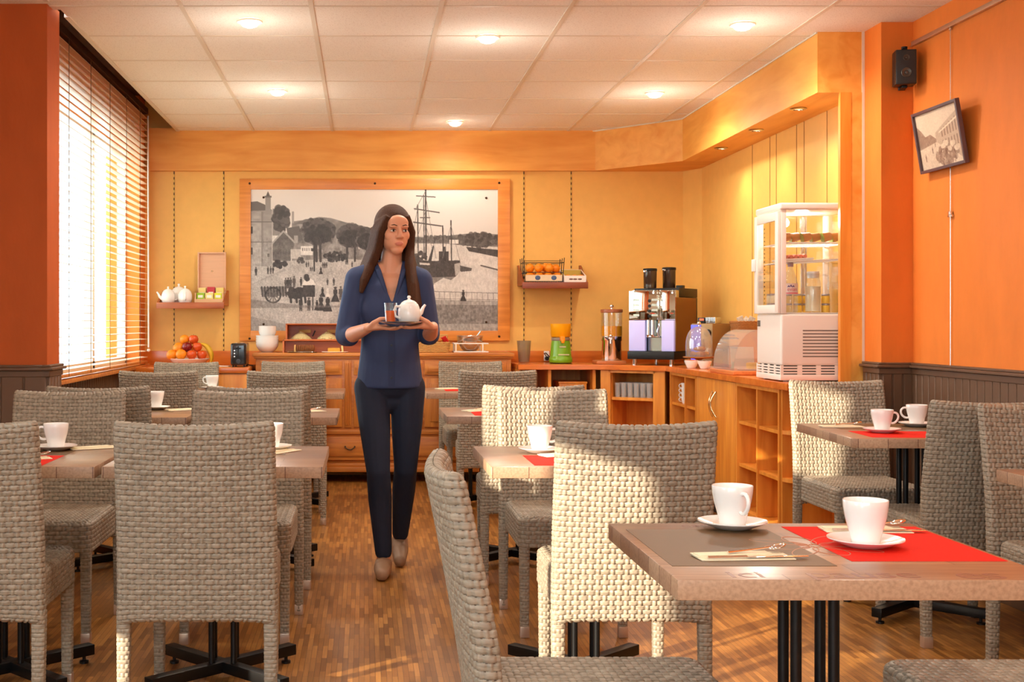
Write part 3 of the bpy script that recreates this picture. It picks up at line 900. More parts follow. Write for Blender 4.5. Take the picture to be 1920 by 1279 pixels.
def put_mat(x, y, w, d, color, label, rz=0):
    m = MB().box(-w / 2, w / 2, -d / 2, d / 2, 0, 0.0007).build('placemat', M_RED if color == 'red' else M_BROWNMAT, None, (x, y, TZ + 0.0001), (0, 0, R(rz)))
    tag(m, label, 'placemat', color + ' paper placemats'); return m

def put_napkin(x, y, rz, where, z=None, spoon=True, knife=False):
    z = TZ + 0.001 if z is None else z
    n = link_mesh('napkin', ME_NAP, None, (x, y, z), (0, 0, R(rz))); tag(n, 'folded cream paper napkin ' + where, 'napkin', 'folded cream napkins')
    if spoon:
        c, s = math.cos(R(rz)), math.sin(R(rz))
        dx, dy = 0.025, 0.010
        o = link_mesh('teaspoon', ME_SPOON, None, (x + dx * c - dy * s, y + dx * s + dy * c, z + 0.0072), (0, 0, R(rz + 12)))
        tag(o, 'steel teaspoon lying on the napkin ' + where, 'spoon', 'teaspoons on napkins')
    if knife:
        c, s = math.cos(R(rz)), math.sin(R(rz))
        dx, dy = 0.02, -0.021
        o = link_mesh('table_knife', ME_KNIFE, None, (x + dx * c - dy * s, y + dx * s + dy * c, z + 0.0024), (0, 0, R(rz + 2)))
        tag(o, 'steel knife lying on the napkin ' + where, 'knife', 'table knives')

XA, XB, XC = -1.150, -0.459, 0.7175
# front table
T1 = make_table('dining_table', 'wood-print table nearest the camera, with two cups on brown and red mats', 0.857, 2.42, 0.655, 0.60, 0, M_TEDGE_LONG)
for s_, x, y, sz in (('ici', -0.20, -0.258, 0.075), ('pause', 0.0, -0.258, 0.085), ('es', 0.20, -0.262, 0.10), ('cafe', -0.14, 0.265, 0.05)):
    lm_ = text_mesh(s_, sz, 0.0001); finish(lm_, M_INK); link_mesh('printed_lettering', lm_, T1, (x, y, TZ + 0.0002))
fl = MB()
for k in range(8):
    M = Matrix.Rotation(k * PI / 4 + 0.2, 4, 'Z'); w_ = 0.020 if k % 2 else 0.027; l_ = 0.115 if k % 2 else 0.092
    fl.tube([(0.012 + l_ * (0.5 - 0.5 * math.cos(a)), w_ * math.sin(a), TZ - 0.0004) for a in [i * 2 * PI / 24 for i in range(24)]], 0.0016, 6, closed=True, M=M)
fl.build('printed_rosette', mat('orange_print', lin(178, 116, 86), 0.5), T1, (0.020, 0.02, 0))
put_mat(0.697, 2.435, 0.295, 0.395, 'brown', 'brown paper placemat under the front cup nearer the aisle')
put_mat(1.030, 2.475, 0.285, 0.385, 'red', 'large red paper placemat on the front table')
put_cup(0.777, 2.655 - 0.01, TZ + 0.0009, -78, 'under the front cup with its handle showing', 'on the brown mat of the front table')
put_cup(0.972, 2.43, TZ + 0.0009, 75, 'on the big red mat of the front table', 'biggest in view, on the red mat of the front table')
put_napkin(0.700, 2.318, 4, 'at the near end of the front brown mat', knife=True)
put_napkin(1.045, 2.615, -3, 'behind the cup on the front red mat', knife=True)

# window side, first row
make_table('dining_table', 'wood-print table beside the left pillar, with a red mat at its near edge', XA, 4.10, 0.67, 0.63)
put_mat(-1.180, 3.95, 0.40, 0.29, 'red', 'red placemat on the table beside the left pillar')
put_mat(-1.180, 4.265, 0.40, 0.29, 'brown', 'brown placemat under the cup beside the left pillar')
put_cup(-1.05, 4.27, TZ + 0.0009, 180, 'on the table beside the left pillar', 'on the table beside the left pillar, handle turned to the window')
put_napkin(-1.085, 3.98, 24, 'on the red mat beside the left pillar')
put_napkin(-0.93, 4.33, 30, 'behind the cup beside the left pillar', spoon=False)
make_table('dining_table', 'wood-print table hidden in its middle by the big brown rattan chair back', XB, 4.10, 0.67, 0.63)
put_mat(XB, 4.265, 0.40, 0.29, 'brown', 'brown placemat mostly hidden by the big brown chair back')
put_cup(-0.318, 4.27, TZ + 0.0009, 200, 'half hidden by the big brown chair back', 'half hidden behind the big brown chair back')
put_napkin(-0.285, 4.20, 60, 'poking out beside the half hidden saucer', spoon=False)
# window side, second row
make_table('dining_table', 'wood-print table before the blind, with one cup, between two chair backs', XA, 6.06, 0.67, 0.62)
put_mat(XA + 0.02, 6.23, 0.40, 0.28, 'brown', 'brown placemat on the table before the window blind')
put_cup(-1.04, 6.25, TZ + 0.0009, 180, 'on the table before the window blind', 'in front of the brown chair under the blind')
put_napkin(-0.90, 6.22, 40, 'beside the saucer on the table before the blind', spoon=False)
make_table('dining_table', 'wood-print table end reaching into the aisle, second row on the window side', XB, 6.06, 0.67, 0.62)
put_mat(XB - 0.0, 6.20, 0.40, 0.28, 'red', 'red placemat whose corner shows on the second aisle table, window side')
put_napkin(-0.275, 6.10, 35, 'on the second aisle table, window side')
# window side, third row
make_table('dining_table', 'wood-print table farthest in the row by the blind, hidden but for its cup', XA, 8.01, 0.67, 0.62)
put_cup(-0.99, 8.16, TZ + 0.0002, 160, 'farthest by the blind, behind the chairs', 'farthest on the window side, before the fruit pile')
make_table('dining_table', 'wood-print table end close to the sideboard, window side of the woman', XB, 8.01, 0.67, 0.62)
# right of the aisle
make_table('dining_table', 'wood-print table bearing the sunlit cup, behind the large sunlit chair', XC, 4.10, 0.67, 0.63)
put_mat(XC, 3.955, 0.40, 0.29, 'red', 'red placemat beneath the sunlit cup')
put_cup(0.585, 4.18, TZ + 0.0009, 10, 'shining in the sun', 'shining in the sun beside the large chair back')
put_napkin(0.66, 4.10, 20, 'beside the sunlit cup', spoon=False)
make_table('dining_table', 'wood-print table behind the sunlit pair of chairs, its corner in the aisle', XC, 6.12, 0.67, 0.62)
put_mat(XC, 6.0, 0.40, 0.29, 'red', 'red placemat corner behind the sunlit pair of chairs')
put_napkin(0.565, 6.16, 35, 'behind the sunlit pair of chairs')
make_table('dining_table', 'wood-print table farthest on the buffet side, beside the woman', XC, 8.05, 0.67, 0.62)
put_mat(XC, 8.1, 0.40, 0.29, 'red', 'red placemat farthest away, beside the woman')
put_napkin(0.55, 8.2, 30, 'farthest away, beside the woman', spoon=False)
# by the wainscot wall
make_table('dining_table', 'wood-print table with two cups against the brown wainscot', 2.20, 5.04, 0.70, 0.72, -3)
put_mat(2.13, 4.87, 0.40, 0.28, 'red', 'red placemat on the table against the wainscot', -3)
put_mat(2.15, 5.24, 0.40, 0.28, 'brown', 'brown placemat on the table against the wainscot', -3)
put_cup(2.045, 4.95, TZ + 0.0009, 5, 'nearer of the two against the wainscot', 'nearer of the two against the wainscot, on a red mat')
put_cup(2.31, 5.24, TZ + 0.0009, 180, 'farther of the two against the wainscot', 'farther of the two against the wainscot, on a brown mat')
put_napkin(1.99, 5.22, 0, 'on the brown mat against the wainscot')
make_table('dining_table', 'wood-print table cut off by the photo edge, by the wainscot wall', 2.20, 3.40, 0.65, 0.64)
# ================================================================== PRINTED HARBOUR PICTURE
def canvas(w, h):
    return np.zeros((h, w), dtype=np.float32)
class Paint:
    def __init__(s, w, h, base=0.8):
        s.w, s.h = w, h; s.a = np.full((h, w), base, dtype=np.float32)
        s.Y, s.X = np.mgrid[0:h, 0:w]; s.X = (s.X + 0.5) / w; s.Y = (s.Y + 0.5) / h
    def noise(s, cells, seed):
        r = np.random.default_rng(seed); g = r.random((cells[1] + 2, cells[0] + 2))
        x = s.X * cells[0]; y = s.Y * cells[1]; i = x.astype(int); j = y.astype(int); u = x - i; v = y - j
        return (g[j, i] * (1 - u) * (1 - v) + g[j, i + 1] * u * (1 - v) + g[j + 1, i] * (1 - u) * v + g[j + 1, i + 1] * u * v)
    def put(s, mask, val, k=1.0):
        v = val if np.ndim(val) == 0 else val[mask]
        s.a[mask] = s.a[mask] * (1 - k) + v * k
    def rect(s, x0, x1, y0, y1, val, k=1.0):
        s.put((s.X >= x0) & (s.X <= x1) & (s.Y >= y0) & (s.Y <= y1), val, k)
    def poly(s, pts, val, k=1.0):
        m = np.zeros_like(s.X, dtype=bool); n = len(pts)
        for i in range(n):
            (x1, y1), (x2, y2) = pts[i], pts[(i + 1) % n]
            if y1 == y2: continue
            c = ((y1 > s.Y) != (y2 > s.Y)) & (s.X < (x2 - x1) * (s.Y - y1) / (y2 - y1) + x1)
            m ^= c
        s.put(m, val, k)
    def line(s, x0, y0, x1, y1, t, val, k=1.0):
        asp = s.w / s.h
        dx, dy = (x1 - x0) * asp, (y1 - y0); L2 = dx * dx + dy * dy + 1e-12
        q = np.clip((((s.X - x0) * asp) * dx + (s.Y - y0) * dy) / L2, 0, 1)
        d = np.sqrt(((s.X - x0) * asp - q * dx) ** 2 + (s.Y - y0 - q * dy) ** 2)
        s.put(d < t, val, k)
    def blobs(s, cx, cy, rx, ry, n, r, val, seed, k=1.0, jit=0.0):
        g = np.random.default_rng(seed); asp = s.w / s.h
        for _ in range(n):
            a = g.random() * 2 * PI; q = math.sqrt(g.random())
            x = cx + rx * q * math.cos(a); y = cy + ry * q * math.sin(a); rr = r * (0.5 + g.random())
            s.put(((s.X - x) * asp) ** 2 + (s.Y - y) ** 2 < rr * rr, val + jit * (g.random() - 0.5), k)
    def figure(s, x, y, h, val=0.12, skirt=False):
        """standing person, feet at y"""
        asp = s.w / s.h
        if skirt:
            w = h * 0.15 / asp
            s.poly([(x - w * 0.8, y - h * 0.80), (x + w * 0.8, y - h * 0.80), (x + w * 0.9, y - h * 0.6), (x + w * 0.6, y - h * 0.48), (x + w * 1.3, y - h * 0.25), (x + w * 1.9, y), (x - w * 1.9, y), (x - w * 1.3, y - h * 0.25), (x - w * 0.6, y - h * 0.48), (x - w * 0.9, y - h * 0.6)], val)
            s.put((((s.X - x) * asp) / (h * 0.10)) ** 2 + ((s.Y - y + h * 0.93) / (h * 0.05)) ** 2 < 1, val)
        else:
            w = h * 0.13 / asp
            s.poly([(x - w, y - h * 0.80), (x + w, y - h * 0.80), (x + w * 1.1, y - h * 0.45), (x + w * 0.8, y - h * 0.40), (x + w * 0.75, y), (x + w * 0.15, y), (x, y - h * 0.33), (x - w * 0.15, y), (x - w * 0.75, y), (x - w * 0.8, y - h * 0.40), (x - w * 1.1, y - h * 0.45)], val)
            s.rect(x - w * 0.55, x + w * 0.55, y - h, y - h * 0.94, val)
        s.put(((s.X - x) * asp) ** 2 + (s.Y - y + h * 0.88) ** 2 < (h * 0.075) ** 2, val + 0.08)

def harbour():
    p = Paint(1240, 712)
    U = lambda x: (x - 103) / 1654.0; V = lambda y: (y - 158) / 952.0
    p.a[:] = 0.93 - 0.10 * np.clip(p.Y / 0.35, 0, 1) + 0.03 * (p.noise((9, 6), 1) - 0.5)
    rgn = lambda seed, c=(150, 90): p.noise(c, seed)
    # far shore and river on the right
    p.poly([(U(1150), V(470)), (U(1757), V(470)), (U(1757), V(1110)), (U(1150), V(1110))], 0.84 - 0.08 * p.noise((30, 40), 3))
    p.poly([(U(1150), V(478)), (U(1300), V(482)), (U(1420), V(470)), (U(1500), V(462)), (U(1600), V(452)), (U(1757), V(462)), (U(1757), V(545)), (U(1560), V(540)), (U(1420), V(524)), (U(1150), V(520))], 0.42)
    p.blobs(U(1620), V(500), 0.09, 0.045, 260, 0.012, 0.26, 5, 0.8, 0.2)
    p.blobs(U(1330), V(495), 0.09, 0.022, 120, 0.009, 0.34, 6, 0.8, 0.2)
    p.rect(U(1430), U(1490), V(498), V(524), 0.86)
    p.poly([(U(1540), V(545)), (U(1757), V(565)), (U(1757), V(615)), (U(1640), V(590)), (U(1560), V(575))], 0.2)
    p.line(U(1640), V(670), U(1757), V(700), 0.005, 0.3)
    # town on the left bank
    p.poly([(U(380), V(375)), (U(470), V(365)), (U(560), V(345)), (U(640), V(352)), (U(735), V(380)), (U(830), V(400)), (U(960), V(430)), (U(1200), V(470)), (U(1200), V(640)), (U(380), V(640))], 0.62 - 0.25 * rgn(7, (60, 40)))
    p.line(U(388), V(315), U(388), V(380), 0.008, 0.6)
    p.poly([(U(400), V(390)), (U(470), V(360)), (U(560), V(350)), (U(560), V(400))], 0.38)
    for k in range(70):
        g = np.random.default_rng(90 + k); x = U(430 + 500 * g.random()); y = V(400 + 180 * g.random())
        p.rect(x, x + 0.008, y, y + 0.02, 0.25 + 0.5 * g.random())
    # square
    p.poly([(0, V(645)), (U(330), V(640)), (U(700), V(622)), (U(1200), V(660)), (U(1320), V(760)), (U(1280), V(890)), (U(1150), V(1110)), (0, V(1110))], 0.80 - 0.10 * rgn(8, (40, 24)) - 0.16 * rgn(88, (330, 240)))
    p.poly([(0, V(800)), (U(330), V(690)), (U(345), V(702)), (U(110), V(800)), (0, V(830))], 0.55, 0.6)
    # tower with turret
    p.rect(0, U(250), V(300), V(675), 0.62 - 0.12 * rgn(9, (60, 60)))
    p.rect(U(104), U(178), V(310), V(675), 0.70 - 0.16 * rgn(10, (60, 60)))
    p.rect(U(178), U(190), V(310), V(675), 0.48)
    p.poly([(0, V(245)), (U(150), V(240)), (U(200), V(262)), (U(250), V(300)), (0, V(305))], 0.36)
    p.rect(U(204), U(240), V(212), V(330), 0.55); p.rect(U(200), U(246), V(204), V(216), 0.4)
    p.poly([(U(208), V(206)), (U(222), V(172)), (U(236), V(206))], 0.32)
    p.rect(0, U(250), V(375), V(381), 0.38); p.rect(0, U(250), V(510), V(516), 0.42)
    for y in (410, 550): p.rect(U(108), U(120), V(y), V(y + 46), 0.2)
    p.rect(U(218), U(232), V(590), V(612), 0.36)
    # houses behind
    p.rect(U(252), U(330), V(290), V(470), 0.5)
    p.blobs(U(310), V(355), 0.03, 0.085, 170, 0.016, 0.24, 12, 0.75, 0.2)
    p.poly([(U(345), V(420)), (U(430), V(405)), (U(455), V(500)), (U(360), V(520))], 0.33)
    p.poly([(U(252), V(520)), (U(325), V(440)), (U(400), V(516)), (U(372), V(640)), (U(252), V(640))], 0.27 + 0.12 * rgn(13, (80, 60)))
    p.line(U(252), V(520), U(325), V(440), 0.006, 0.62); p.line(U(325), V(440), U(400), V(516), 0.006, 0.62)
    p.rect(U(372), U(440), V(560), V(625), 0.72); p.rect(U(440), U(520), V(540), V(600), 0.86)
    p.rect(U(395), U(420), V(470), V(520), 0.6)
    for k in range(5): p.rect(U(450 + 14 * k), U(456 + 14 * k), V(552), V(572), 0.4)
    # trees
    for (cx, cy, rx, ry, sd) in ((555, 440, 0.066, 0.085, 20), (780, 468, 0.058, 0.075, 21), (880, 490, 0.04, 0.07, 22)):
        p.blobs(U(cx), V(cy), rx, ry, 420, 0.013, 0.24, sd, 0.7, 0.22)
        p.blobs(U(cx), V(cy) + 0.02, rx * 0.8, ry * 0.7, 160, 0.012, 0.15, sd + 40, 0.7, 0.1)
    for x in (545, 572): p.line(U(x), V(640), U(x - 4), V(500), 0.009, 0.16)
    for x in (748, 800): p.line(U(x), V(640), U(x), V(520), 0.007, 0.18)
    p.line(U(530), V(705), U(530), V(500), 0.006, 0.14); p.rect(U(512), U(540), V(555), V(575), 0.12)
    p.blobs(U(670), V(612), 0.045, 0.034, 130, 0.008, 0.16, 30, 0.9, 0.2)
    p.blobs(U(300), V(660), 0.028, 0.022, 40, 0.010, 0.14, 31, 0.9, 0.1)
    p.blobs(U(440), V(640), 0.012, 0.018, 18, 0.009, 0.22, 32, 0.9, 0.1)
    # people in the square
    for k, (x, y, h) in enumerate([(142, 738, 58), (222, 728, 50), (240, 726, 50), (256, 724, 48), (478, 682, 36), (492, 680, 36), (505, 708, 30), (516, 708, 30),
              (588, 688, 40), (600, 688, 40), (612, 686, 38), (742, 664, 36), (752, 664, 36), (782, 680, 38), (340, 822, 70), (356, 824, 74), (372, 820, 70), (396, 818, 78),
              (442, 806, 58), (660, 804, 52), (618, 802, 46), (440, 975, 95), (494, 972, 88), (706, 900, 92)]):
        p.figure(U(x), V(y), h / 952.0, 0.13 + 0.05 * (k % 3))
    for (x, y, h) in ((574, 728, 50), (585, 880, 66), (575, 972, 110), (620, 978, 110), (670, 914, 104), (1522, 908, 76), (548, 970, 70)):
        p.figure(U(x), V(y), h / 952.0, 0.13, True)
    p.figure(U(620), V(880), 60 / 952.0, 0.8, True)
    p.poly([(U(1338), V(1110)), (U(1352), V(1062)), (U(1372), V(1034)), (U(1388), V(1060)), (U(1396), V(1110))], 0.2)
    # cart, horse and booth
    p.poly([(U(170), V(815)), (U(345), V(808)), (U(350), V(872)), (U(190), V(880))], 0.34, 0.85)
    for k in range(9): p.line(U(180 + 20 * k), V(812), U(184 + 20 * k), V(876), 0.004, 0.16)
    p.line(U(340), V(852), U(520), V(860), 0.006, 0.15)
    asp = p.w / p.h
    dd = np.sqrt(((p.X - U(256)) * asp) ** 2 + (p.Y - V(868)) ** 2)
    p.put(np.abs(dd - 0.052) < 0.006, 0.14)
    for k in range(6):
        a = k * PI / 6; p.line(U(256) - 0.05 * math.cos(a) / asp, V(868) - 0.05 * math.sin(a), U(256) + 0.05 * math.cos(a) / asp, V(868) + 0.05 * math.sin(a), 0.003, 0.3)
    p.blobs(U(410), V(850), 0.034, 0.032, 60, 0.014, 0.13, 41, 0.95, 0.06)
    for x in (370, 408, 440, 466): p.line(U(x), V(860), U(x + 6), V(915), 0.008, 0.13)
    p.rect(U(455), U(535), V(802), V(880), 0.17); p.poly([(U(448), V(800)), (U(478), V(742)), (U(525), V(770)), (U(540), V(800))], 0.86)
    p.rect(U(517), U(524), V(800), V(970), 0.15); p.blobs(U(478), V(752), 0.006, 0.016, 10, 0.012, 0.14, 42)
    # ships
    p.poly([(U(1160), V(620)), (U(1300), V(640)), (U(1500), V(635)), (U(1508), V(700)), (U(1470), V(745)), (U(1300), V(750)), (U(1160), V(720))], 0.2)
    p.poly([(U(1462), V(660)), (U(1504), V(650)), (U(1500), V(712)), (U(1470), V(740))], 0.66)
    p.poly([(U(1230), V(650)), (U(1300), V(655)), (U(1300), V(668)), (U(1232), V(664))], 0.75)
    p.rect(U(1360), U(1425), V(575), V(640), 0.2); p.rect(U(1388), U(1406), V(545), V(640), 0.14)
    p.poly([(U(1288), V(640)), (U(1320), V(535)), (U(1328), V(540)), (U(1310), V(640))], 0.2)
    p.poly([(U(1500), V(670)), (U(1580), V(688)), (U(1575), V(706)), (U(1505), V(712))], 0.26)
    p.blobs(U(1200), V(610), 0.05, 0.03, 60, 0.011, 0.22, 43, 0.9, 0.15)
    for (x, y0, y1, t) in ((1271, 158, 630, 0.0055), (1258, 200, 620, 0.003), (1218, 265, 620, 0.004), (1385, 405, 600, 0.0045), (1440, 370, 650, 0.0045), (1182, 400, 600, 0.003)):
        p.line(U(x), V(y0), U(x + 4), V(y1), t, 0.2)
    for (x0, y0, x1, y1, t) in ((1210, 204, 1335, 212, 0.0035), (1196, 290, 1362, 316, 0.004), (1192, 380, 1376, 406, 0.0045), (1235, 350, 1300, 350, 0.003)):
        p.line(U(x0), V(y0), U(x1), V(y1), t, 0.25)
    for (x0, y0, x1, y1) in ((1272, 170, 1200, 300), (1272, 210, 1340, 620), (1272, 300, 1180, 600), (1440, 400, 1500, 640), (1440, 400, 1385, 620), (1218, 290, 1160, 600), (1272, 400, 1316, 560)):
        p.line(U(x0), V(y0), U(x1), V(y1), 0.0016, 0.42)
    # reflections, quay, railing
    p.poly([(U(1230), V(750)), (U(1470), V(745)), (U(1440), V(768)), (U(1390), V(752)), (U(1330), V(790)), (U(1300), V(850)), (U(1230), V(860))], 0.34, 0.75)
    p.poly([(U(1240), V(898)), (U(1757), V(905)), (U(1757), V(1110)), (U(1180), V(1110))], 0.70 - 0.2 * rgn(50, (170, 60)))
    p.poly([(U(1240), V(930)), (U(1757), V(935)), (U(1757), V(1060)), (U(1200), V(1060))], 0.56 - 0.22 * rgn(51, (180, 90)), 0.9)
    p.line(U(1270), V(842), U(1757), V(855), 0.0022, 0.45); p.line(U(1270), V(890), U(1757), V(900), 0.0022, 0.5)
    for k in range(14): p.line(U(1290 + 36 * k), V(842 + k), U(1290 + 36 * k), V(900), 0.0018, 0.45)
    p.figure(U(1522), V(908), 76 / 952.0, 0.13, True)
    # foreground road
    p.poly([(0, V(895)), (U(430), V(935)), (U(700), V(938)), (U(720), V(950)), (0, V(955))], 0.5 - 0.2 * rgn(52, (160, 90)), 0.6)
    p.poly([(0, V(1010)), (U(420), V(1080)), (U(500), V(1110)), (0, V(1110))], 0.42, 0.35)
    p.a += (0.12 * (rgn(60, (600, 340)) - 0.5) + 0.10 * (rgn(61, (240, 60)) - 0.5)) * np.clip((p.Y - 0.27) / 0.1, 0, 1)
    return np.clip(p.a, 0.03, 0.97).reshape(356, 2, 620, 2).mean((1, 3))

def street():
    p = Paint(340, 240)
    p.a[:] = 0.82 - 0.06 * p.noise((6, 5), 2)
    p.poly([(0, 0.20), (0.10, 0.30), (0.18, 0.42), (0.30, 0.40), (0.42, 0.50), (0.42, 0.56), (0.20, 0.62), (0, 0.62)], 0.30 + 0.15 * p.noise((40, 30), 4))
    p.poly([(0.42, 0.40), (0.60, 0.30), (1, 0.10), (1, 0.98), (0.80, 0.80), (0.42, 0.58)], 0.62)
    for k in range(7):
        x = 0.56 + 0.065 * k; y0 = 0.36 - 0.028 * k
        p.rect(x, x + 0.028, y0, y0 + 0.14 + 0.02 * k, 0.33); p.rect(x, x + 0.026, y0 + 0.20 + 0.02 * k, y0 + 0.32 + 0.03 * k, 0.36)
    p.poly([(0.5, 0.40), (1, 0.20), (1, 0.235), (0.5, 0.425)], 0.85)
    p.poly([(0.05, 0.62), (0.42, 0.56), (0.50, 0.62), (0.45, 0.78), (0.40, 1), (0, 1)], 0.78 - 0.1 * p.noise((40, 30), 6))
    p.blobs(0.62, 0.82, 0.26, 0.17, 260, 0.03, 0.36, 8, 0.8, 0.35)
    for (x, y) in ((0.62, 0.62), (0.78, 0.66), (0.86, 0.74), (0.70, 0.72), (0.56, 0.66)):
        p.blobs(x, y, 0.05, 0.02, 16, 0.03, 0.78, int(x * 100), 0.9, 0.1)
    p.figure(0.30, 0.74, 0.12, 0.2); p.figure(0.12, 0.86, 0.14, 0.25); p.figure(0.38, 0.64, 0.08, 0.25)
    p.a += 0.1 * (p.noise((90, 60), 9) - 0.5)
    return np.clip(p.a, 0.05, 0.95).reshape(120, 2, 170, 2).mean((1, 3))

def print_material(name, rough=0.35):
    m = bpy.data.materials.new(name); m.use_nodes = True
    N = m.node_tree.nodes; a = N.new('ShaderNodeAttribute'); a.attribute_name = 'print'
    b = N['Principled BSDF']; m.node_tree.links.new(a.outputs['Color'], b.inputs['Base Color'])
    b.inputs['Roughness'].default_value = rough
    return m

def print_mesh(name, a, w, h, dark, light, m, flip=False):
    """flat sheet in the x-z plane facing -y, one colour per point"""
    H, W = a.shape
    xs = np.linspace(-w / 2, w / 2, W); zs = np.linspace(h, 0, H)
    X, Z = np.meshgrid(xs, zs)
    V = np.stack([X, np.zeros_like(X), Z], 2).reshape(-1, 3)
    t = np.arange(H - 1)[:, None]; s = np.arange(W - 1)[None, :]; q = t * W + s
    F = np.stack([q, q + W, q + W + 1, q + 1], 2).reshape(-1, 4)
    me = mesh_np(name, V, F, m)
    at = me.color_attributes.new('print', 'FLOAT_COLOR', 'POINT')
    v = a.reshape(-1, 1); c = np.array(dark)[None] * (1 - v) + np.array(light)[None] * v
    srgb = np.clip(c, 0, 1); linc = np.where(srgb <= 0.04045, srgb / 12.92, ((srgb + 0.055) / 1.055) ** 2.4)
    at.data.foreach_set('color', np.hstack([linc, np.ones((len(v), 1))]).astype(np.float32).ravel())
    return me

pic = thing('framed_photograph', 'large old black and white harbour photograph in a wide wooden frame above the sideboard', 'picture', (0.080, 9.57, 1.027))
fr = MB(); ow, oh, iw0, iw1, iz0, iz1 = 1.033, 1.237, -0.951, 0.945, 0.073, 1.158
fr.box(-ow, iw0 + 0.004, 0, 0.03, 0, oh, 0.003).box(iw1 - 0.004, ow, 0, 0.03, 0, oh, 0.003)
fr.box(iw0, iw1, 0, 0.03, iz1 - 0.003, oh, 0.003).box(iw0, iw1, 0, 0.03, 0, iz0 + 0.003, 0.003)
fr.build('frame', M_FRAMEW, pic)
MB().box(iw0, iw1, 0.012, 0.029, iz0, iz1).build('backing_board', M_BOXW, pic)
link_mesh('print', print_mesh('print', harbour(), iw1 - iw0, iz1 - iz0, (0.09, 0.065, 0.055), (0.99, 0.965, 0.93), print_material('photo_paper', 0.4)), pic, ((iw0 + iw1) / 2, 0.010, iz0))
M_BOLT = mat('dark_bronze_bolt', lin(70, 50, 34), 0.3, metal=0.9)
for (px, py) in ((468, 344), (703, 344), (936, 343), (468, 635), (936, 631), (494, 370), (912, 371), (494, 608), (912, 604)):
    bx = (px - 683) * 0.004072 - 0.080; bz = 1.165 - (py - 605) * 0.004072 - 1.027
    y = 0.0 if py in (344, 343, 635, 631) else 0.010
    MB().lathe([(0.009, 0), (0.009, 0.003), (0.006, 0.007), (0, 0.008)], 14, M=Matrix.Rotation(R(90), 4, 'X')).build('bolt', M_BOLT, pic, (bx, y, bz))

# ================================================================== SIDEBOARD
sb = thing('pine_sideboard', 'long honey-coloured pine sideboard with panelled doors and drawers under the big photograph', 'sideboard', (0.139, 9.13, 0))
hw = 0.930
b = MB()
b.box(-hw, hw, 0.0, 0.44, 0.14, 0.915, 0.003)
b.build('carcass', M_PINE, sb)
MB().box(-hw - 0.022, hw + 0.022, -0.028, 0.45, 0.917, 0.944, 0.007).box(-hw - 0.012, hw + 0.012, -0.016, 0.445, 0.902, 0.918, 0.004).build('top', M_PINE, sb)
MB().box(-hw - 0.016, hw + 0.016, -0.022, 0.44, 0.078, 0.115, 0.006).box(-hw - 0.010, hw + 0.010, -0.014, 0.44, 0.113, 0.142, 0.008).build('plinth', M_PINE, sb)
for sx in (-1, 1):
    for y in (0.17, 0.40):
        MB().box(sx * (hw - 0.10) - 0.03, sx * (hw - 0.10) + 0.03, y - 0.03, y + 0.03, 0, 0.079).build('foot', M_DARK, sb)
def panel(mb, x0, x1, z0, z1, y=-0.018, fr=0.035):
    mb.box(x0, x1, y, 0.001, z0, z1, 0.004)
    mb.box(x0 + fr - 0.008, x1 - fr + 0.008, y - 0.004, y + 0.002, z0 + fr - 0.008, z1 - fr + 0.008, 0.003)
    mb.box(x0 + fr, x1 - fr, y - 0.009, y + 0.002, z0 + fr, z1 - fr, 0.005)
    return mb
M_HANDLE = mat('aged_bronze_handle', lin(96, 74, 54), 0.35, metal=0.9)
def bail(parent, x, z, y=-0.025):
    h = MB()
    for s in (-1, 1):
        h.lathe([(0.013, 0), (0.012, 0.004), (0.005, 0.008), (0.006, 0.016), (0, 0.018)], 14, M=Matrix.Translation((x + s * 0.034, y + 0.006, z + 0.008)) @ Matrix.Rotation(R(90), 4, 'X'))
    h.tube([(x - 0.036 + 0.072 * k / 10, y - 0.010 - 0.004 * math.sin(PI * k / 10), z + 0.006 - 0.020 * math.sin(PI * k / 10)) for k in range(11)], 0.0042, 8)
    h.build('handle', M_HANDLE, parent)
cols = [(-0.895, -0.300), (-0.215, 0.215), (0.300, 0.895)]
for ci, (a, e) in enumerate(cols):
    if ci != 1:
        d = panel(MB(), a, e, 0.785, 0.885, fr=0.022).build('drawer', M_PINE, sb); bail(d, (a + e) / 2, 0.833)
        m = (a + e) / 2
        for (q, r_) in ((a, m - 0.004), (m + 0.004, e)):
            panel(MB(), q, r_, 0.405, 0.760, fr=0.04).build('door', M_PINE_Z, sb)
    else:
        d = panel(MB(), a, e, 0.785, 0.885, fr=0.022).build('drawer', M_PINE, sb); bail(d, 0, 0.833)
        panel(MB(), a, e, 0.405, 0.760, fr=0.04).build('door', M_PINE_Z, sb)
for x in (-0.258, 0.258):
    p = MB(); p.box(x - 0.026, x + 0.026, -0.012, 0.001, 0.400, 0.890, 0.004)
    for k in (-1, 0, 1): p.cyl((x + k * 0.014, -0.013, 0.42), (x + k * 0.014, -0.013, 0.87), 0.005, segs=8)
    p.build('pilaster', M_PINE_Z, sb)
MB().box(-hw - 0.006, hw + 0.006, -0.014, 0.002, 0.352, 0.385, 0.006).build('waist_moulding', M_PINE, sb)
for (a, e) in ((-0.905, -0.02), (0.02, 0.905)):
    d = panel(MB(), a, e, 0.165, 0.335, fr=0.03).build('drawer', M_PINE, sb)
    c = (a + e) / 2
    for q in ((c - 0.22, c + 0.22) if a < 0 else (c - 0.265, c + 0.18)): bail(d, q, 0.257)

# ================================================================== COUNTERS
CT = 0.864
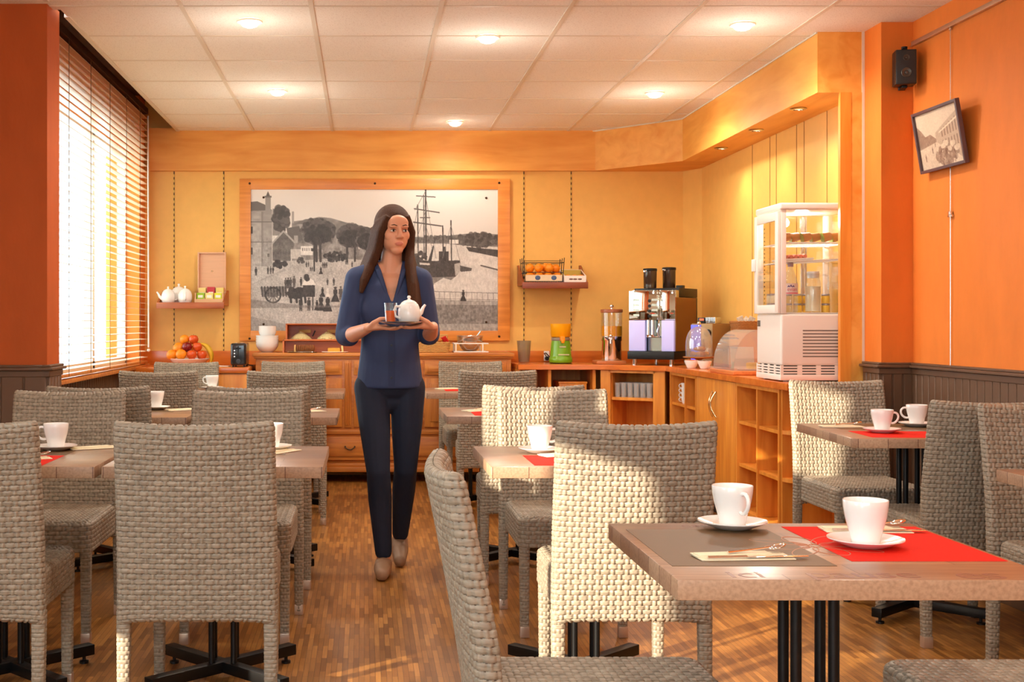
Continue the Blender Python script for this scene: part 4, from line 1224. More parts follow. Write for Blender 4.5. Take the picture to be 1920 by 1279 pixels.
# side counter on the window side
cl = thing('side_counter', 'low orange wood counter between the window blind and the pine sideboard', 'counter', (-1.245, 9.25, 0))
MB().box(-0.43, 0.425, -0.35, 0.345, 0.806, 0.845, 0.003).build('worktop', M_CTOP, cl)
MB().box(-0.42, 0.415, -0.32, 0.345, 0.05, 0.805).build('body', M_CAB, cl)
for (a, e) in ((-0.415, -0.003), (0.003, 0.41)):
    MB().box(a, e, -0.338, -0.322, 0.11, 0.798, 0.003).build('door', M_CAB, cl)
MB().box(-0.42, 0.415, -0.29, 0.30, 0.0, 0.05).build('kick_board', M_DARK, cl)
struct(MB().box(WIN_X, 2.44, 9.575, YB, 0.845, 0.949, 0.003).build('trim_%d' % tn, M_CTOP)); tn += 1

# L-shaped buffet: three cabinets with one continuous worktop
ct = MB().prism([(1.10, 9.572), (1.10, 8.95), (1.672, 8.95), (2.085, 8.67), (2.085, 6.18), (2.392, 6.18), (2.392, 6.37), (2.528, 6.37), (2.528, 9.40), (2.44, 9.572)], CT - 0.036, CT, bevel=0.003).build('buffet_worktop', M_CTOP)
tag(ct, 'continuous L-shaped orange wood worktop carrying juicer, coffee machine and fridge', 'worktop')
# cabinet under the juicer
cb = thing('open_buffet_cabinet', 'open-fronted orange cabinet under the green juicer', 'cabinet', (1.385, 9.0, 0))
z1 = CT - 0.037
w = MB()
for x in (-0.285, -0.065, 0.255): w.box(x, x + 0.022, 0, 0.55, 0.08, z1)
w.box(-0.285, 0.277, 0.53, 0.55, 0.08, z1); w.box(-0.285, 0.277, 0, 0.55, 0.08, 0.10)
w.build('carcass', M_CAB, cb)
MB().box(-0.262, 0.254, 0.02, 0.52, 0.55, 0.572).build('shelf', M_CAB, cb)
MB().box(-0.285, 0.277, 0.05, 0.5, 0, 0.08).build('kick_board', M_DARK, cb)
bx = MB(); bx.box(-0.10, 0.10, -0.13, 0.13, 0, 0.15, 0.004); bx.box(-0.104, 0.104, -0.134, 0.134, 0.15, 0.165, 0.003)
tag(bx.build('lidded_box', M_CAB, None, (1.510, 9.20, 0.573)), 'lidded wooden box inside the open cabinet under the juicer', 'box')

# corner cabinet (faces the room at an angle)
ang = math.atan2(8.67 - 8.95, 2.085 - 1.672)
cc = thing('corner_cabinet', 'angled open corner cabinet holding rows of drinking glasses under the coffee machine', 'cabinet', (1.690, 8.965, 0), ang)
Lc = 0.478
w = MB()
w.box(0.0, 0.075, 0.0, 0.03, 0.08, z1); w.box(Lc - 0.085, Lc, 0.0, 0.03, 0.08, z1); w.box(0.06, Lc - 0.07, 0.0, 0.03, z1 - 0.018, z1)
w.box(0.06, 0.078, 0.03, 0.30, 0.08, z1); w.box(Lc - 0.09, Lc - 0.072, 0.03, 0.30, 0.08, z1)
w.box(0.06, Lc - 0.072, 0.29, 0.305, 0.08, z1); w.box(0.06, Lc - 0.072, 0.0, 0.29, 0.08, 0.10)
w.build('carcass', M_CAB, cc)
for z in (0.615, 0.36): MB().box(0.079, Lc - 0.091, 0.012, 0.285, z, z + 0.02).build('shelf', M_CAB, cc)
MB().box(0.01, Lc - 0.01, 0.05, 0.28, 0, 0.08).build('kick_board', M_DARK, cc)
gm = MB(); gm.lathe([(0, 0.004), (0.017, 0.004), (0.019, 0.0), (0.0195, 0.01), (0.0215, 0.10), (0.0205, 0.10), (0.0185, 0.012), (0, 0.010)], 18)
ME_GLASS = bpy.data.meshes.new('drinking_glass'); gm.bm.to_mesh(ME_GLASS); gm.bm.free()
M_GLS = thin_glass('tumbler_glass', tint=(0.99, 0.99, 0.98), gloss=0.5, haze=0.20, hazecol=(0.97, 0.97, 0.97), edge=0.45, rough=0.08); finish(ME_GLASS, M_GLS)
rowname = ('front row', 'second row', 'third row', 'back row')
for r_ in range(4):
    for k in range(6):
        p = Matrix.Translation((1.690, 8.965, 0)) @ Matrix.Rotation(ang, 4, 'Z') @ Vector((0.108 + k * 0.0475 + (0.012 if r_ % 2 else 0), 0.055 + r_ * 0.055, 0.6355))
        tag(link_mesh('drinking_glass', ME_GLASS, None, p), 'clear tumbler in the %s on the shelf of the corner cabinet' % rowname[r_], 'glass', 'tumblers in the %s of the corner cabinet' % rowname[r_])

# long run of cabinets on the right: shelves, doors, shelves
XR = 2.105
def shelf_unit(name, label, y0, y1, shelves, divs):
    u = thing(name, label, 'cabinet', (XR, y0, 0)); Ly = y1 - y0; dpt = 0.41
    w = MB()
    for y in (0.001, Ly - 0.021): w.box(0, dpt, y, y + 0.02, 0.10, z1)
    w.box(dpt - 0.012, dpt, 0.02, Ly - 0.02, 0.10, z1); w.box(0, dpt, 0.02, Ly - 0.02, 0.10, 0.122); w.box(0, dpt, 0.02, Ly - 0.02, z1 - 0.02, z1)
    w.build('carcass', M_CAB, u)
    for d in divs: MB().box(0.002, dpt - 0.013, d - y0 - 0.009, d - y0 + 0.009, 0.123, z1 - 0.021).build('divider', M_CAB, u)
    ed = [0.0205] + [d - y0 for d in divs] + [Ly - 0.0215]
    for z in shelves:
        for a, e in zip(ed, ed[1:]):
            a2 = a + (0.0095 if a > 0.03 else 0.0005); e2 = e - (0.0095 if e < Ly - 0.03 else 0.0005)
            MB().box(0.012, dpt - 0.013, a2, e2, z - 0.018, z).build('shelf', M_CAB, u)
    MB().box(0.05, dpt, 0.0, Ly, 0.0, 0.10).build('kick_board', M_DARK, u)
    return u
shelf_unit('narrow_shelf_cabinet', 'narrow open cabinet with white cups in it, next to the angled corner', 7.955, 8.64, (0.622,), (8.24,))
shelf_unit('open_shelf_cabinet', 'open orange cabinet with six compartments below the fridge', 6.36, 7.10, (0.613, 0.373), (6.73,))
dc = thing('two_door_cabinet', 'orange wood cabinet with two closed doors and curved brass handles', 'cabinet', (XR, 7.105, 0))
MB().box(0.021, 0.41, 0, 0.845, 0.10, z1).build('carcass', M_CAB, dc)
MB().box(0.05, 0.41, 0, 0.845, 0, 0.10).build('kick_board', M_DARK, dc)
for i_, (a, e) in enumerate(((0.002, 0.420), (0.424, 0.843))):
    d = MB().box(0.0, 0.020, a, e, 0.105, z1 - 0.003, 0.002).build('door', M_CAB, dc)
    y = 0.385 if i_ == 0 else 0.462
    MB().tube([(0.001, y, 0.60)] + [(-0.004 - 0.026 * math.sin(PI * k / 10), y + (0.022 if i_ == 0 else -0.022) * math.sin(PI * k / 10), 0.60 + 0.15 * k / 10) for k in range(0, 11)] + [(0.001, y, 0.75)], 0.0055, 8).build('handle', M_BRASS, d)
# rounded end shelves
es = thing('rounded_end_shelf', 'rounded open end shelves finishing the orange buffet beside the post', 'shelf', (XR, 6.355, 0))
q = [(0.01, 0)] + [(0.27 - 0.26 * math.cos(R(a)), -0.17 * math.sin(R(a))) for a in range(0, 91, 10)] + [(0.28, 0)]
for z in (0.10, 0.36, 0.60): MB().prism(q, z, z + 0.02).build('shelf', M_CAB, es)
MB().box(0.262, 0.28, -0.17, 0.0, 0.10, z1).box(0.262, 0.28, -0.17, -0.001, 0.0, 0.1).box(0.01, 0.28, -0.012, 0.0, 0.0, z1).build('back_panel', M_CAB, es)
# white espresso cups stacked in the narrow unit
for k in range(4):
    c = thing('espresso_cup', 'small white cup, number %s from below of the stack in the narrow open cabinet' % ('one', 'two', 'three', 'four')[k], 'cup', (2.155, 8.42, 0.6225 + k * 0.031), R(160 + 12 * (k % 2)), 'stacked small white cups')
    b = MB(); b.lathe([(0, 0.002), (0.014, 0.002), (0.016, 0), (0.018, 0.004), (0.024, 0.030), (0.026, 0.044), (0.0245, 0.044), (0.022, 0.028), (0.015, 0.006), (0, 0.006)], 24); b.build('bowl', M_WHITE, c)
    MB().tube([(0.022, 0, 0.012), (0.036, 0, 0.014), (0.040, 0, 0.026), (0.034, 0, 0.036), (0.0245, 0, 0.037)], 0.003, 8).build('handle', M_WHITE, c)
# ================================================================== WALL SHELVES
def wall_shelf(label, x0, x1, zb, zf, zw, m):
    s = thing('wall_shelf', label, 'shelf', ((x0 + x1) / 2, 9.27, zb)); h = (x1 - x0) / 2
    MB().box(-h, h, 0.0, 0.022, 0, zf - zb, 0.003).build('front_lip', m, s)
    t_ = zf - zb - 0.004
    MB().box(-h + 0.001, h - 0.001, 0.022, 0.325, t_ - 0.018, t_).build('board', m, s)
    for sx in (-1, 1):
        c = MB(); x = sx * (h - 0.0075)
        M = Matrix(((0, 0, 1, x - 0.0075), (1, 0, 0, 0), (0, 1, 0, 0), (0, 0, 0, 1)))
        c.prism([(0.023, t_ + 0.0005), (0.3255, t_ + 0.0005), (0.3255, zw - zb), (0.30, zw - zb), (0.023, zf - zb)], 0, 0.015, M=M)
        c.build('side_cheek', m, s)
    return s
wall_shelf('orange wood wall shelf with white teapots and a tea box on it', -1.538, -1.037, 1.269, 1.315, 1.41, M_SHELF)
wall_shelf('reddish wood wall shelf carrying oranges, right above the juicer', 1.170, 1.657, 1.4175, 1.465, 1.602, wood('red_brown_shelf_wood', lin(122, 50, 22), lin(152, 72, 34), 'X', 2.5, 0.4, 0.2))
# teapots
def teapot(label, x, y, z, s, rz, group='white teapots on the wall shelf'):
    t = thing('teapot', label, 'teapot', (x, y, z), R(rz), group)
    b = MB()
    b.lathe([(0, 0.002), (0.036, 0.0), (0.043, 0.004), (0.0485, 0.03), (0.048, 0.055), (0.040, 0.078), (0.036, 0.082), (0.033, 0.080), (0, 0.080)], 32)
    b.tube([(0.040, 0, 0.028), (0.060, 0, 0.045), (0.070, 0, 0.066), (0.080, 0, 0.078)], [0.013, 0.0095, 0.007, 0.0055], 12)
    b.build('body', M_WHITE, t, angle=60)
    MB().lathe([(0.035, 0.0815), (0.034, 0.086), (0.022, 0.095), (0.008, 0.099), (0.005, 0.103), (0.0085, 0.110), (0.006, 0.116), (0, 0.117)], 28).build('lid', M_WHITE, t, angle=60)
    MB().tube([(-0.044, 0, 0.070), (-0.066, 0, 0.070), (-0.074, 0, 0.052), (-0.066, 0, 0.028), (-0.046, 0, 0.020)], 0.0055, 10).build('handle', M_WHITE, t)
    t.scale = (s, s, s); return t
teapot('white teapot at the window end of the wall shelf, in front', -1.462, 9.345, 1.3115, 1.06, 195)
teapot('white teapot on the wall shelf, next to the tea box', -1.338, 9.36, 1.3115, 1.10, 100)
teapot('white teapot standing behind the other two on the wall shelf', -1.405, 9.495, 1.3115, 1.28, 160)
# tea box with sachets
tb = thing('tea_box', 'open wooden tea box with its lid raised on the wall shelf', 'box', (-1.158, 9.335, 1.3115))
w = MB()
w.box(-0.107, 0.107, 0, 0.012, 0.0, 0.030); w.box(-0.107, -0.097, 0.012, 0.20, 0, 0.075); w.box(0.097, 0.107, 0.012, 0.20, 0, 0.075)
w.box(-0.107, 0.107, 0.19, 0.20, 0, 0.10); w.box(-0.097, 0.097, 0.012, 0.19, 0, 0.01); w.box(-0.097, 0.097, 0.098, 0.104, 0.01, 0.045)
for x in (-0.034, 0.034): w.box(x - 0.0025, x + 0.0025, 0.012, 0.19, 0.01, 0.04)
w.build('base', M_BOXW, tb)
w = MB(); w.box(-0.0969, 0.0969, 0.200, 0.206, 0.10, 0.3779)
for (a, e, c_, d_) in ((-0.107, -0.097, 0.10, 0.388), (0.097, 0.107, 0.10, 0.388), (-0.0969, 0.0969, 0.378, 0.388)): w.box(a, e, 0.178, 0.2065, c_, d_)
w.build('lid', mat('pinkish_lid_wood', lin(222, 170, 134), 0.5, noise=0.08, nscale=6, stretch=(1, 1, 14)), tb)
MB().ball((0, 0.197, 0.245), (0.009, 0.004, 0.004)).build('clasp', M_BRASS, tb)
SACH = [(-0.066, 0.055, 0.070, (150, 190, 30), 'lime green'), (0.0, 0.055, 0.070, (228, 214, 130), 'cream'), (0.066, 0.055, 0.070, (206, 208, 40), 'bright yellow-green'),
        (-0.066, 0.145, 0.100, (232, 206, 130), 'pale straw'), (0.0, 0.145, 0.106, (190, 50, 62), 'raspberry red'), (0.066, 0.145, 0.100, (226, 200, 110), 'soft yellow')]
for (x, y, z, c, nm) in SACH:
    s_ = thing('tea_sachet', '%s paper tea sachet packet standing in the open tea box' % nm, 'tea sachet', (-1.158 + x, 9.335 + y, 1.3225), 0, 'tea sachets in the box')
    b = MB()
    for k in range(5):
        M = Matrix.Translation((0, -0.032 + k * 0.010, 0.0)) @ Matrix.Rotation(R(-10), 4, 'X')
        b.box(-0.028, 0.028, -0.004, 0.004, 0, z - 0.005 + 0.012 * (y > 0.1), 0.0015, M=M)
    b.build('packet', mat('tea_paper_' + nm.replace(' ', '_').replace('-', '_'), lin(*c), 0.5), s_)
    M = Matrix.Translation((0, -0.0364, 0.0)) @ Matrix.Rotation(R(-10), 4, 'X')
    MB().box(-0.018, 0.018, -0.0008, 0, (z - 0.005) * 0.45, (z - 0.005) * 0.75, M=M).build('paper_label', M_CARD, s_)

def relax(pts, rs, fixed_z=True, it=60):
    P = [list(p) for p in pts]
    for _ in range(it):
        for i in range(len(P)):
            for j in range(i):
                d = Vector(P[i]) - Vector(P[j]); m = (rs[i] + rs[j]) * 1.005 - d.length
                if m > 0:
                    d.normalize()
                    for q in range(3): P[i][q] += d[q] * m / 2; P[j][q] -= d[q] * m / 2
    return P
# wire basket of oranges
X0, Y0, Z0 = 1.333, 9.30, 1.4616
wb = thing('wire_basket', 'black wire basket full of oranges on the reddish wall shelf', 'basket', (X0, Y0, Z0))
w = MB(); hx, yf, yb_ = 0.140, 0.0, 0.20
for z, gx in ((0.008, 0.0), (0.075, 0.004), (0.150, 0.010)):
    f0 = yf - 0.0 ; w.tube([(-hx - gx, f0, z), (hx + gx, f0, z), (hx + gx, yb_, z), (-hx - gx, yb_, z)], 0.0028, 6, closed=True)
w.tube([(-hx, 0.06, 0.165), (hx, 0.06, 0.165)], 0.0025, 6)
for sx in (-1, 1):
    for y in (0, 0.1, 0.2): w.tube([(sx * hx, y, 0.005), (sx * (hx + 0.004), y, 0.09), (sx * (hx + 0.012), y, 0.185)], 0.003, 6)
for k in range(1, 8):
    x = -hx + 2 * hx * k / 8; w.tube([(x, 0.0, 0.008), (x, yb_, 0.008), (x, yb_, 0.15)], 0.0018, 5)
w.build('wire_frame', M_BLACKMET, wb)
b = MB(); b.box(-hx + 0.004, hx - 0.004, 0.004, 0.010, 0.012, 0.058)
b.build('paper_lining', mat('cream_printed_lining', lin(232, 206, 168), 0.6, noise=0.1, nscale=40), wb)
for x in (-0.045, 0.075):
    b = MB(); b.ball((x, 0.0035, 0.036), (0.020, 0.002, 0.017)); b.build('printed_emblem', mat('blue_white_print', lin(70, 92, 130), 0.5, noise=0.6, nscale=60), wb)
OR = [(-0.098, 0.050, 0.045), (-0.028, 0.046, 0.045), (0.042, 0.048, 0.045), (0.105, 0.060, 0.048), (-0.070, 0.118, 0.048), (0.010, 0.120, 0.048), (0.085, 0.125, 0.050),
      (-0.092, 0.085, 0.112), (-0.030, 0.070, 0.112), (0.030, 0.108, 0.116), (0.046, 0.050, 0.112), (0.100, 0.090, 0.108)]
OR = relax(OR, [0.0335] * len(OR))
for k, (x, y, z) in enumerate(OR):
    o = MB().ball((0, 0, 0), (0.0335, 0.0335, 0.0325)).build('orange', M_ORANGE_FRUIT, None, (X0 + x, Y0 + y, Z0 + z), (0.3 * k, 0.2 * k, k))
    tag(o, 'orange piled in the black wire basket on the reddish wall shelf', 'orange', 'oranges in the wire basket')
# cardboard crate with kiwis / oranges
cr = thing('fruit_crate', 'small white cardboard fruit crate beside the wire basket on the wall shelf', 'crate', (1.565, 9.30, Z0))
w = MB(); hx = 0.082
w.box(-hx, hx, 0, 0.006, 0, 0.052); w.box(-hx, -hx + 0.005, 0.006, 0.20, 0, 0.052); w.box(hx - 0.005, hx, 0.006, 0.20, 0, 0.052); w.box(-hx, hx, 0.194, 0.20, 0, 0.105); w.box(-hx + 0.005, hx - 0.005, 0.006, 0.194, 0, 0.006)
for sx in (-1, 1): w.tube([(sx * (hx - 0.003), 0.003, 0.05), (sx * (hx - 0.003), 0.197, 0.10)], 0.0035, 6)
w.build('tray', M_CARD, cr)
b = MB(); b.box(-hx + 0.006, hx - 0.006, 0.1925, 0.1938, 0.03, 0.103)
b.build('inner_print', mat('olive_gold_print', lin(196, 164, 60), 0.5), cr)
lm = MB(); 
for x in (-0.03, 0.0, 0.035): lm.ball((x, -0.0002, 0.026), (0.016, 0.0008, 0.006))
lm.build('printed_emblem', mat('brown_print', lin(116, 76, 60), 0.6), cr)
for (x, y) in ((-0.048, 0.040), (0.003, 0.042), (0.050, 0.046), (-0.045, 0.100), (0.008, 0.105), (0.050, 0.115)):
    o = MB().ball((0, 0, 0), (0.025, 0.025, 0.024)).build('clementine', M_ORANGE_FRUIT, None, (1.565 + x, 9.30 + y, Z0 + 0.037))
    tag(o, 'small orange fruit lying in the white cardboard crate', 'fruit', 'fruit in the cardboard crate')

# ================================================================== SIDE COUNTER AND SIDEBOARD TOP
# fruit bowl
fx, fy, fz = -1.285, 9.20, 0.845
fbm = MB(); fbm.lathe([(0, 0.004), (0.06, 0.002), (0.07, 0), (0.075, 0.004), (0.12, 0.030), (0.150, 0.055), (0.146, 0.057), (0.115, 0.034), (0.07, 0.010), (0, 0.010)], 40)
tag(fbm.build('fruit_bowl', M_WHITE, None, (fx, fy, fz)), 'white bowl holding the fruit pile on the side counter', 'bowl')
FR = [(-0.115, -0.05, 0.075, 0.040, 'orange', 'orange at the window end of the fruit pile'), (-0.045, -0.085, 0.078, 0.040, 'orange', 'orange low at the front of the fruit pile'),
      (0.030, -0.085, 0.075, 0.036, 'apple', 'yellow apple low at the front of the fruit pile'), (0.095, -0.055, 0.078, 0.036, 'apple', 'yellow-red apple low at the banana end of the fruit pile'),
      (-0.075, -0.005, 0.122, 0.043, 'orange', 'orange in the middle tier of the fruit pile'), (-0.008, -0.045, 0.128, 0.037, 'dark', 'dark red apple in the middle of the fruit pile'),
      (0.062, -0.035, 0.125, 0.036, 'apple', 'bright red and yellow apple beside the dark one in the pile'), (-0.030, 0.020, 0.180, 0.036, 'orange', 'orange at the top of the fruit pile'),
      (0.022, 0.005, 0.182, 0.036, 'apple', 'orange-red apple at the very top of the fruit pile'), (0.0, 0.075, 0.10, 0.040, 'orange', 'orange behind the fruit pile')]
FRP = relax([f[:3] for f in FR], [f[3] for f in FR])
for (x, y, z), (_x, _y, _z, r, kd, lab) in zip(FRP, FR):
    if kd == 'orange':
        o = MB().ball((0, 0, 0), (r, r, r * 0.96)).build('orange', M_ORANGE_FRUIT, None, (fx + x, fy + y, fz + z + 0.012)); tag(o, lab, 'orange')
    else:
        o = thing('apple', lab, 'apple', (fx + x, fy + y, fz + z + 0.012 - r), random.random() * 3)
        MB().lathe([(0, 0.10 * r), (0.30 * r, 0.02 * r), (0.62 * r, 0.16 * r), (0.96 * r, 0.75 * r), (1.0 * r, 1.15 * r), (0.82 * r, 1.65 * r), (0.45 * r, 1.88 * r), (0.15 * r, 1.78 * r), (0, 1.62 * r)], 24).build('flesh', M_APPLE_DARK if kd == 'dark' else M_APPLE, o, angle=80)
        MB().tube([(0, 0, 1.6 * r), (0.05 * r, 0, 2.05 * r)], 0.0016, 6).build('stem', M_BROWN, o)
bn = thing('banana_bunch', 'yellow bananas leaning at the toaster end of the fruit pile', 'bananas', (fx + 0.105, fy + 0.015, fz + 0.05))
for k in range(3):
    pts = []; rr = []
    for q in range(10):
        a = R(-20 + 105 * q / 9); pts.append((0.012 - 0.0 + 0.085 * math.cos(a) - 0.04, (k - 1) * 0.026, 0.010 + 0.105 * math.sin(a))); rr.append(0.006 + 0.012 * math.sin(PI * min(0.97, max(0.06, q / 9))))
    MB().tube(pts, rr, 10).build('banana', M_BANANA, bn)
# toaster
to = thing('toaster', 'tall black toaster seen end-on at the edge of the side counter', 'toaster', (-0.905, 9.13, 0.845))
w = MB(); w.box(-0.056, 0.056, -0.13, 0.13, 0.012, 0.172, 0.018, seg=4); w.build('body', mat('gloss_black', lin(26, 26, 28), 0.2, coat=0.4), to)
MB().box(-0.030, -0.012, -0.095, 0.095, 0.1715, 0.174, 0.001).box(0.012, 0.030, -0.095, 0.095, 0.1715, 0.174, 0.001).build('bread_slots', M_STEEL, to)
MB().box(-0.003, 0.003, -0.1315, -0.129, 0.065, 0.150).build('lever_slot', M_DARK, to)
MB().box(-0.020, 0.020, -0.150, -0.1315, 0.130, 0.140, 0.004).build('lever', M_BLACK, to)
MB().lathe([(0.016, 0), (0.015, 0.010), (0.0, 0.011)], 20, M=Matrix.Translation((0.0, -0.130, 0.043)) @ Matrix.Rotation(R(90), 4, 'X')).build('dial', mat('dial_grey', lin(60, 60, 62), 0.3), to)
for z in (0.075, 0.097, 0.118): MB().lathe([(0.0065, 0), (0.006, 0.003), (0, 0.0035)], 12, M=Matrix.Translation((-0.028, -0.1298, z)) @ Matrix.Rotation(R(90), 4, 'X')).build('button', M_STEEL, to)
for sx in (-1, 1):
    for y in (-0.1, 0.1): MB().cyl((sx * 0.04, y, 0), (sx * 0.04, y, 0.013), 0.008, segs=10).build('foot', M_BLACK, to)
MB().tube([(0.0, 0.13, 0.03), (0.05, 0.17, 0.006), (0.09, 0.12, 0.004), (0.075, 0.06, 0.004), (0.09, 0.02, 0.004)], 0.004, 8).build('power_cord', M_BLACK, to)
tag(MB().tube([(-1.08, 9.11, 0.850), (-1.02, 9.06, 0.8495), (-0.985, 9.07, 0.849), (-0.972, 9.12, 0.8495)], 0.0038, 8).build('power_cord', M_WHITEPL), 'white power cord lying on the side counter by the toaster', 'cord')

ST = 0.9445
# bowls
def bowl(r, h):
    b = MB(); b.lathe([(0, 0.004), (0.40 * r, 0.003), (0.44 * r, 0), (0.48 * r, 0.003), (0.74 * r, 0.25 * h), (0.93 * r, 0.62 * h), (r, h), (0.965 * r, h), (0.89 * r, 0.62 * h), (0.70 * r, 0.28 * h), (0.42 * r, 0.010), (0, 0.009)], 36)
    me = bpy.data.meshes.new('bowl'); b.bm.to_mesh(me); b.bm.free(); finish(me, M_WHITE, 60); return me
big, small = bowl(0.086, 0.070), bowl(0.066, 0.054)
nm = ('lowest', 'second', 'third', 'fourth', 'fifth')
z = ST
for k in range(4):
    tag(link_mesh('breakfast_bowl', big, None, (-0.722, 9.32, z), (0, 0, k)), 'larger white bowl, %s from below in the bowl stack on the sideboard' % nm[k], 'bowl', 'larger bowls of the stack'); z += 0.0185
z += 0.030
for k in range(4):
    tag(link_mesh('breakfast_bowl', small, None, (-0.720, 9.32, z), (0, 0, k)), 'smaller white bowl, %s of those on top of the bowl stack' % nm[k], 'bowl', 'smaller bowls of the stack'); z += 0.0125
# two-tier bread display
bd = thing('bread_display', 'two-tier reddish wooden display box with muesli and bread on the sideboard', 'display box', (-0.265, 9.21, ST))
hx = 0.335
w = MB()
w.box(-hx, hx, 0.10, 0.11, 0, 0.092); w.box(-hx, -hx + 0.012, 0.0, 0.11, 0, 0.096); w.box(hx - 0.012, hx, 0, 0.11, 0, 0.096); w.box(-hx, hx, 0.0, 0.11, 0.086, 0.097, 0.002)
w.build('lower_tier', M_BREADBOX, bd)
w = MB(); h2 = 0.320
w.box(-h2, h2, 0.325, 0.335, 0.0, 0.212); w.box(-h2, -h2 + 0.011, 0.112, 0.335, 0, 0.212); w.box(h2 - 0.011, h2, 0.112, 0.335, 0, 0.212)
w.box(-h2 + 0.011, h2 - 0.011, 0.112, 0.325, 0.080, 0.0905); w.box(-h2, h2, 0.112, 0.335, 0.205, 0.214, 0.002); w.box(-h2 + 0.011, h2 - 0.011, 0.112, 0.118, 0.0905, 0.097)
w.build('upper_tier', M_BREADBOX, bd)
M_MUESLI = mat('oat_muesli', lin(230, 206, 150), 0.9, noise=0.45, nscale=160)
def mound(label, x, seed):
    g = np.random.default_rng(seed); b = MB()
    b.lathe([(0, 0), (0.078, 0), (0.072, 0.014), (0.045, 0.040), (0.02, 0.052), (0, 0.055)], 26)
    for k in range(150):
        a = g.random() * 2 * PI; q = math.sqrt(g.random()); rr = 0.078 * q; zz = 0.056 * (1 - q) ** 0.9 + 0.004
        b.ball((rr * math.cos(a), rr * math.sin(a), zz), (0.008, 0.006, 0.0035), seg=8, rot=(g.random(), g.random(), g.random() * 3))
    o = b.build('muesli_heap', M_MUESLI, None, (x, 9.425, ST + 0.0915)); o['kind'] = 'stuff'
    o['label'] = label; o['category'] = 'muesli'
mound('heap of pale muesli in the upper tier, window end', -0.475, 5)
mound('heap of pale muesli in the upper tier, nearest the woman', -0.275, 6)
for (x, s) in ((-0.45, 'with the first muesli heap'), (-0.235, 'with the muesli heap nearest the woman')):
    c = MB(); c.box(-0.045, 0.045, 0, 0.003, 0, 0.026, 0.002); c.box(-0.040, 0.040, -0.0008, 0.0, 0.004, 0.022)
    c = c.build('name_card', mat('straw_card', lin(226, 186, 104), 0.6), None, (x, 9.50, ST + 0.142), (R(-8), 0, 0)); tag(c, 'small straw-coloured name card propped ' + s, 'card')
    sc = MB(); sc.tube([(0, 0, 0), (0.020, -0.01, 0.042)], [0.004, 0.0055], 8)
    tag(sc.build('serving_spoon', M_BLACK, None, (x + 0.062, 9.405, ST + 0.118)), 'dark handle of a serving spoon stuck in, ' + s, 'spoon')
# bread on boards in front of the lower tier
br_ = MB().lathe([(0, 0), (0.10, 0.0), (0.115, 0.006), (0.113, 0.008), (0.09, 0.004), (0, 0.004)], 36).build('oval_platter', M_STEEL, None, (-0.455, 9.185, ST))
br_.scale = (1.0, 0.62, 1.0); tag(br_, 'oval metal platter under the brown loaf', 'platter')
lf = MB()
for k in range(9):
    lf.ball((-0.056 + k * 0.014, 0, 0.026), (0.013, 0.034, 0.027), seg=14)
lf.box(-0.062, 0.062, -0.028, 0.028, 0.003, 0.03, 0.008)
tag(lf.build('bread_loaf', M_BREADD, None, (-0.432, 9.190, ST + 0.005)), 'brown seeded loaf on the metal platter', 'bread')
cs = MB().box(-0.006, 0.006, -0.030, 0.030, 0.0, 0.052, 0.005)
tag(cs.build('bread_slice', mat('bread_crumb', lin(230, 180, 110), 0.8), None, (-0.507, 9.190, ST + 0.0055)), 'pale slice standing at the end of the brown loaf', 'bread')
tag(MB().box(-0.028, 0.028, -0.026, 0.026, 0, 0.012, 0.004).build('bread_slice', M_BREADD, None, (-0.540, 9.195, ST + 0.0055), (0, 0, 0.1)), 'flat brown slice lying beside the loaf', 'bread')
br2 = MB().lathe([(0, 0), (0.085, 0.0), (0.10, 0.006), (0.098, 0.008), (0.08, 0.004), (0, 0.004)], 36).build('oval_platter', M_WHITE, None, (-0.215, 9.180, ST)); br2.scale = (1, 0.6, 1); tag(br2, 'pale platter under the sponge cake, beside the woman', 'platter')
tag(MB().box(-0.045, 0.045, -0.024, 0.024, 0, 0.030, 0.006).build('sponge_cake', mat('golden_cake', lin(222, 160, 58), 0.7, noise=0.15, nscale=50), None, (-0.222, 9.180, ST + 0.005)), 'golden block of sponge cake on the pale platter', 'cake')
tag(MB().box(-0.007, 0.007, -0.024, 0.024, 0, 0.046, 0.003, M=Matrix.Rotation(R(-6), 4, 'Y')).build('cake_slice', mat('pale_cake', lin(240, 206, 140), 0.8), None, (-0.158, 9.180, ST + 0.0058)), 'pale cake slice standing up by the woman\'s forearm', 'cake')
# wicker basket with packets
def braided(name, hx, hy, h, parent, m, rows, strand=0.008):
    b = MB()
    for k in range(rows):
        z = strand * 0.9 + k * (h - strand) / max(1, rows - 1); pts = []
        P_, per = rrect(hx + 0.012 * k / rows, hy + 0.012 * k / rows, 0.02, 56)
        for i, (x, y) in enumerate(P_):
            d = 0.0035 * (1 if (i + k) % 2 else -1); L_ = math.hypot(x, y); pts.append((x + d * x / L_, y + d * y / L_, z + 0.002 * (1 if i % 2 else -1)))
        b.tube(pts, strand * 0.62, 6, closed=True)
    b.box(-hx, hx, -hy, hy, 0.001, 0.006)
    return b.build(name, m, parent, angle=60)
wk = thing('bread_basket', 'straw wicker basket filled with packets and a roll on the sideboard behind the woman', 'basket', (0.490, 9.30, ST))
braided('woven_side', 0.128, 0.09, 0.075, wk, M_WICKER, 8)
w = MB()
for k in range(4):
    z = 0.085 + 0.014 * k
    pts = []
    for i in range(25):
        x = -0.135 + 0.27 * i / 24; pts.append((x, 0.098 + 0.003 * (1 if (i + k) % 2 else -1), z))
    w.tube(pts, 0.006, 6)
w.build('raised_back', M_WICKER, wk, angle=60)
tag(MB().ball((0, 0, 0), (0.050, 0.040, 0.026)).build('bread_roll', M_BREAD, None, (0.530, 9.275, ST + 0.088)), 'golden bread roll on top of the straw wicker basket', 'bread')
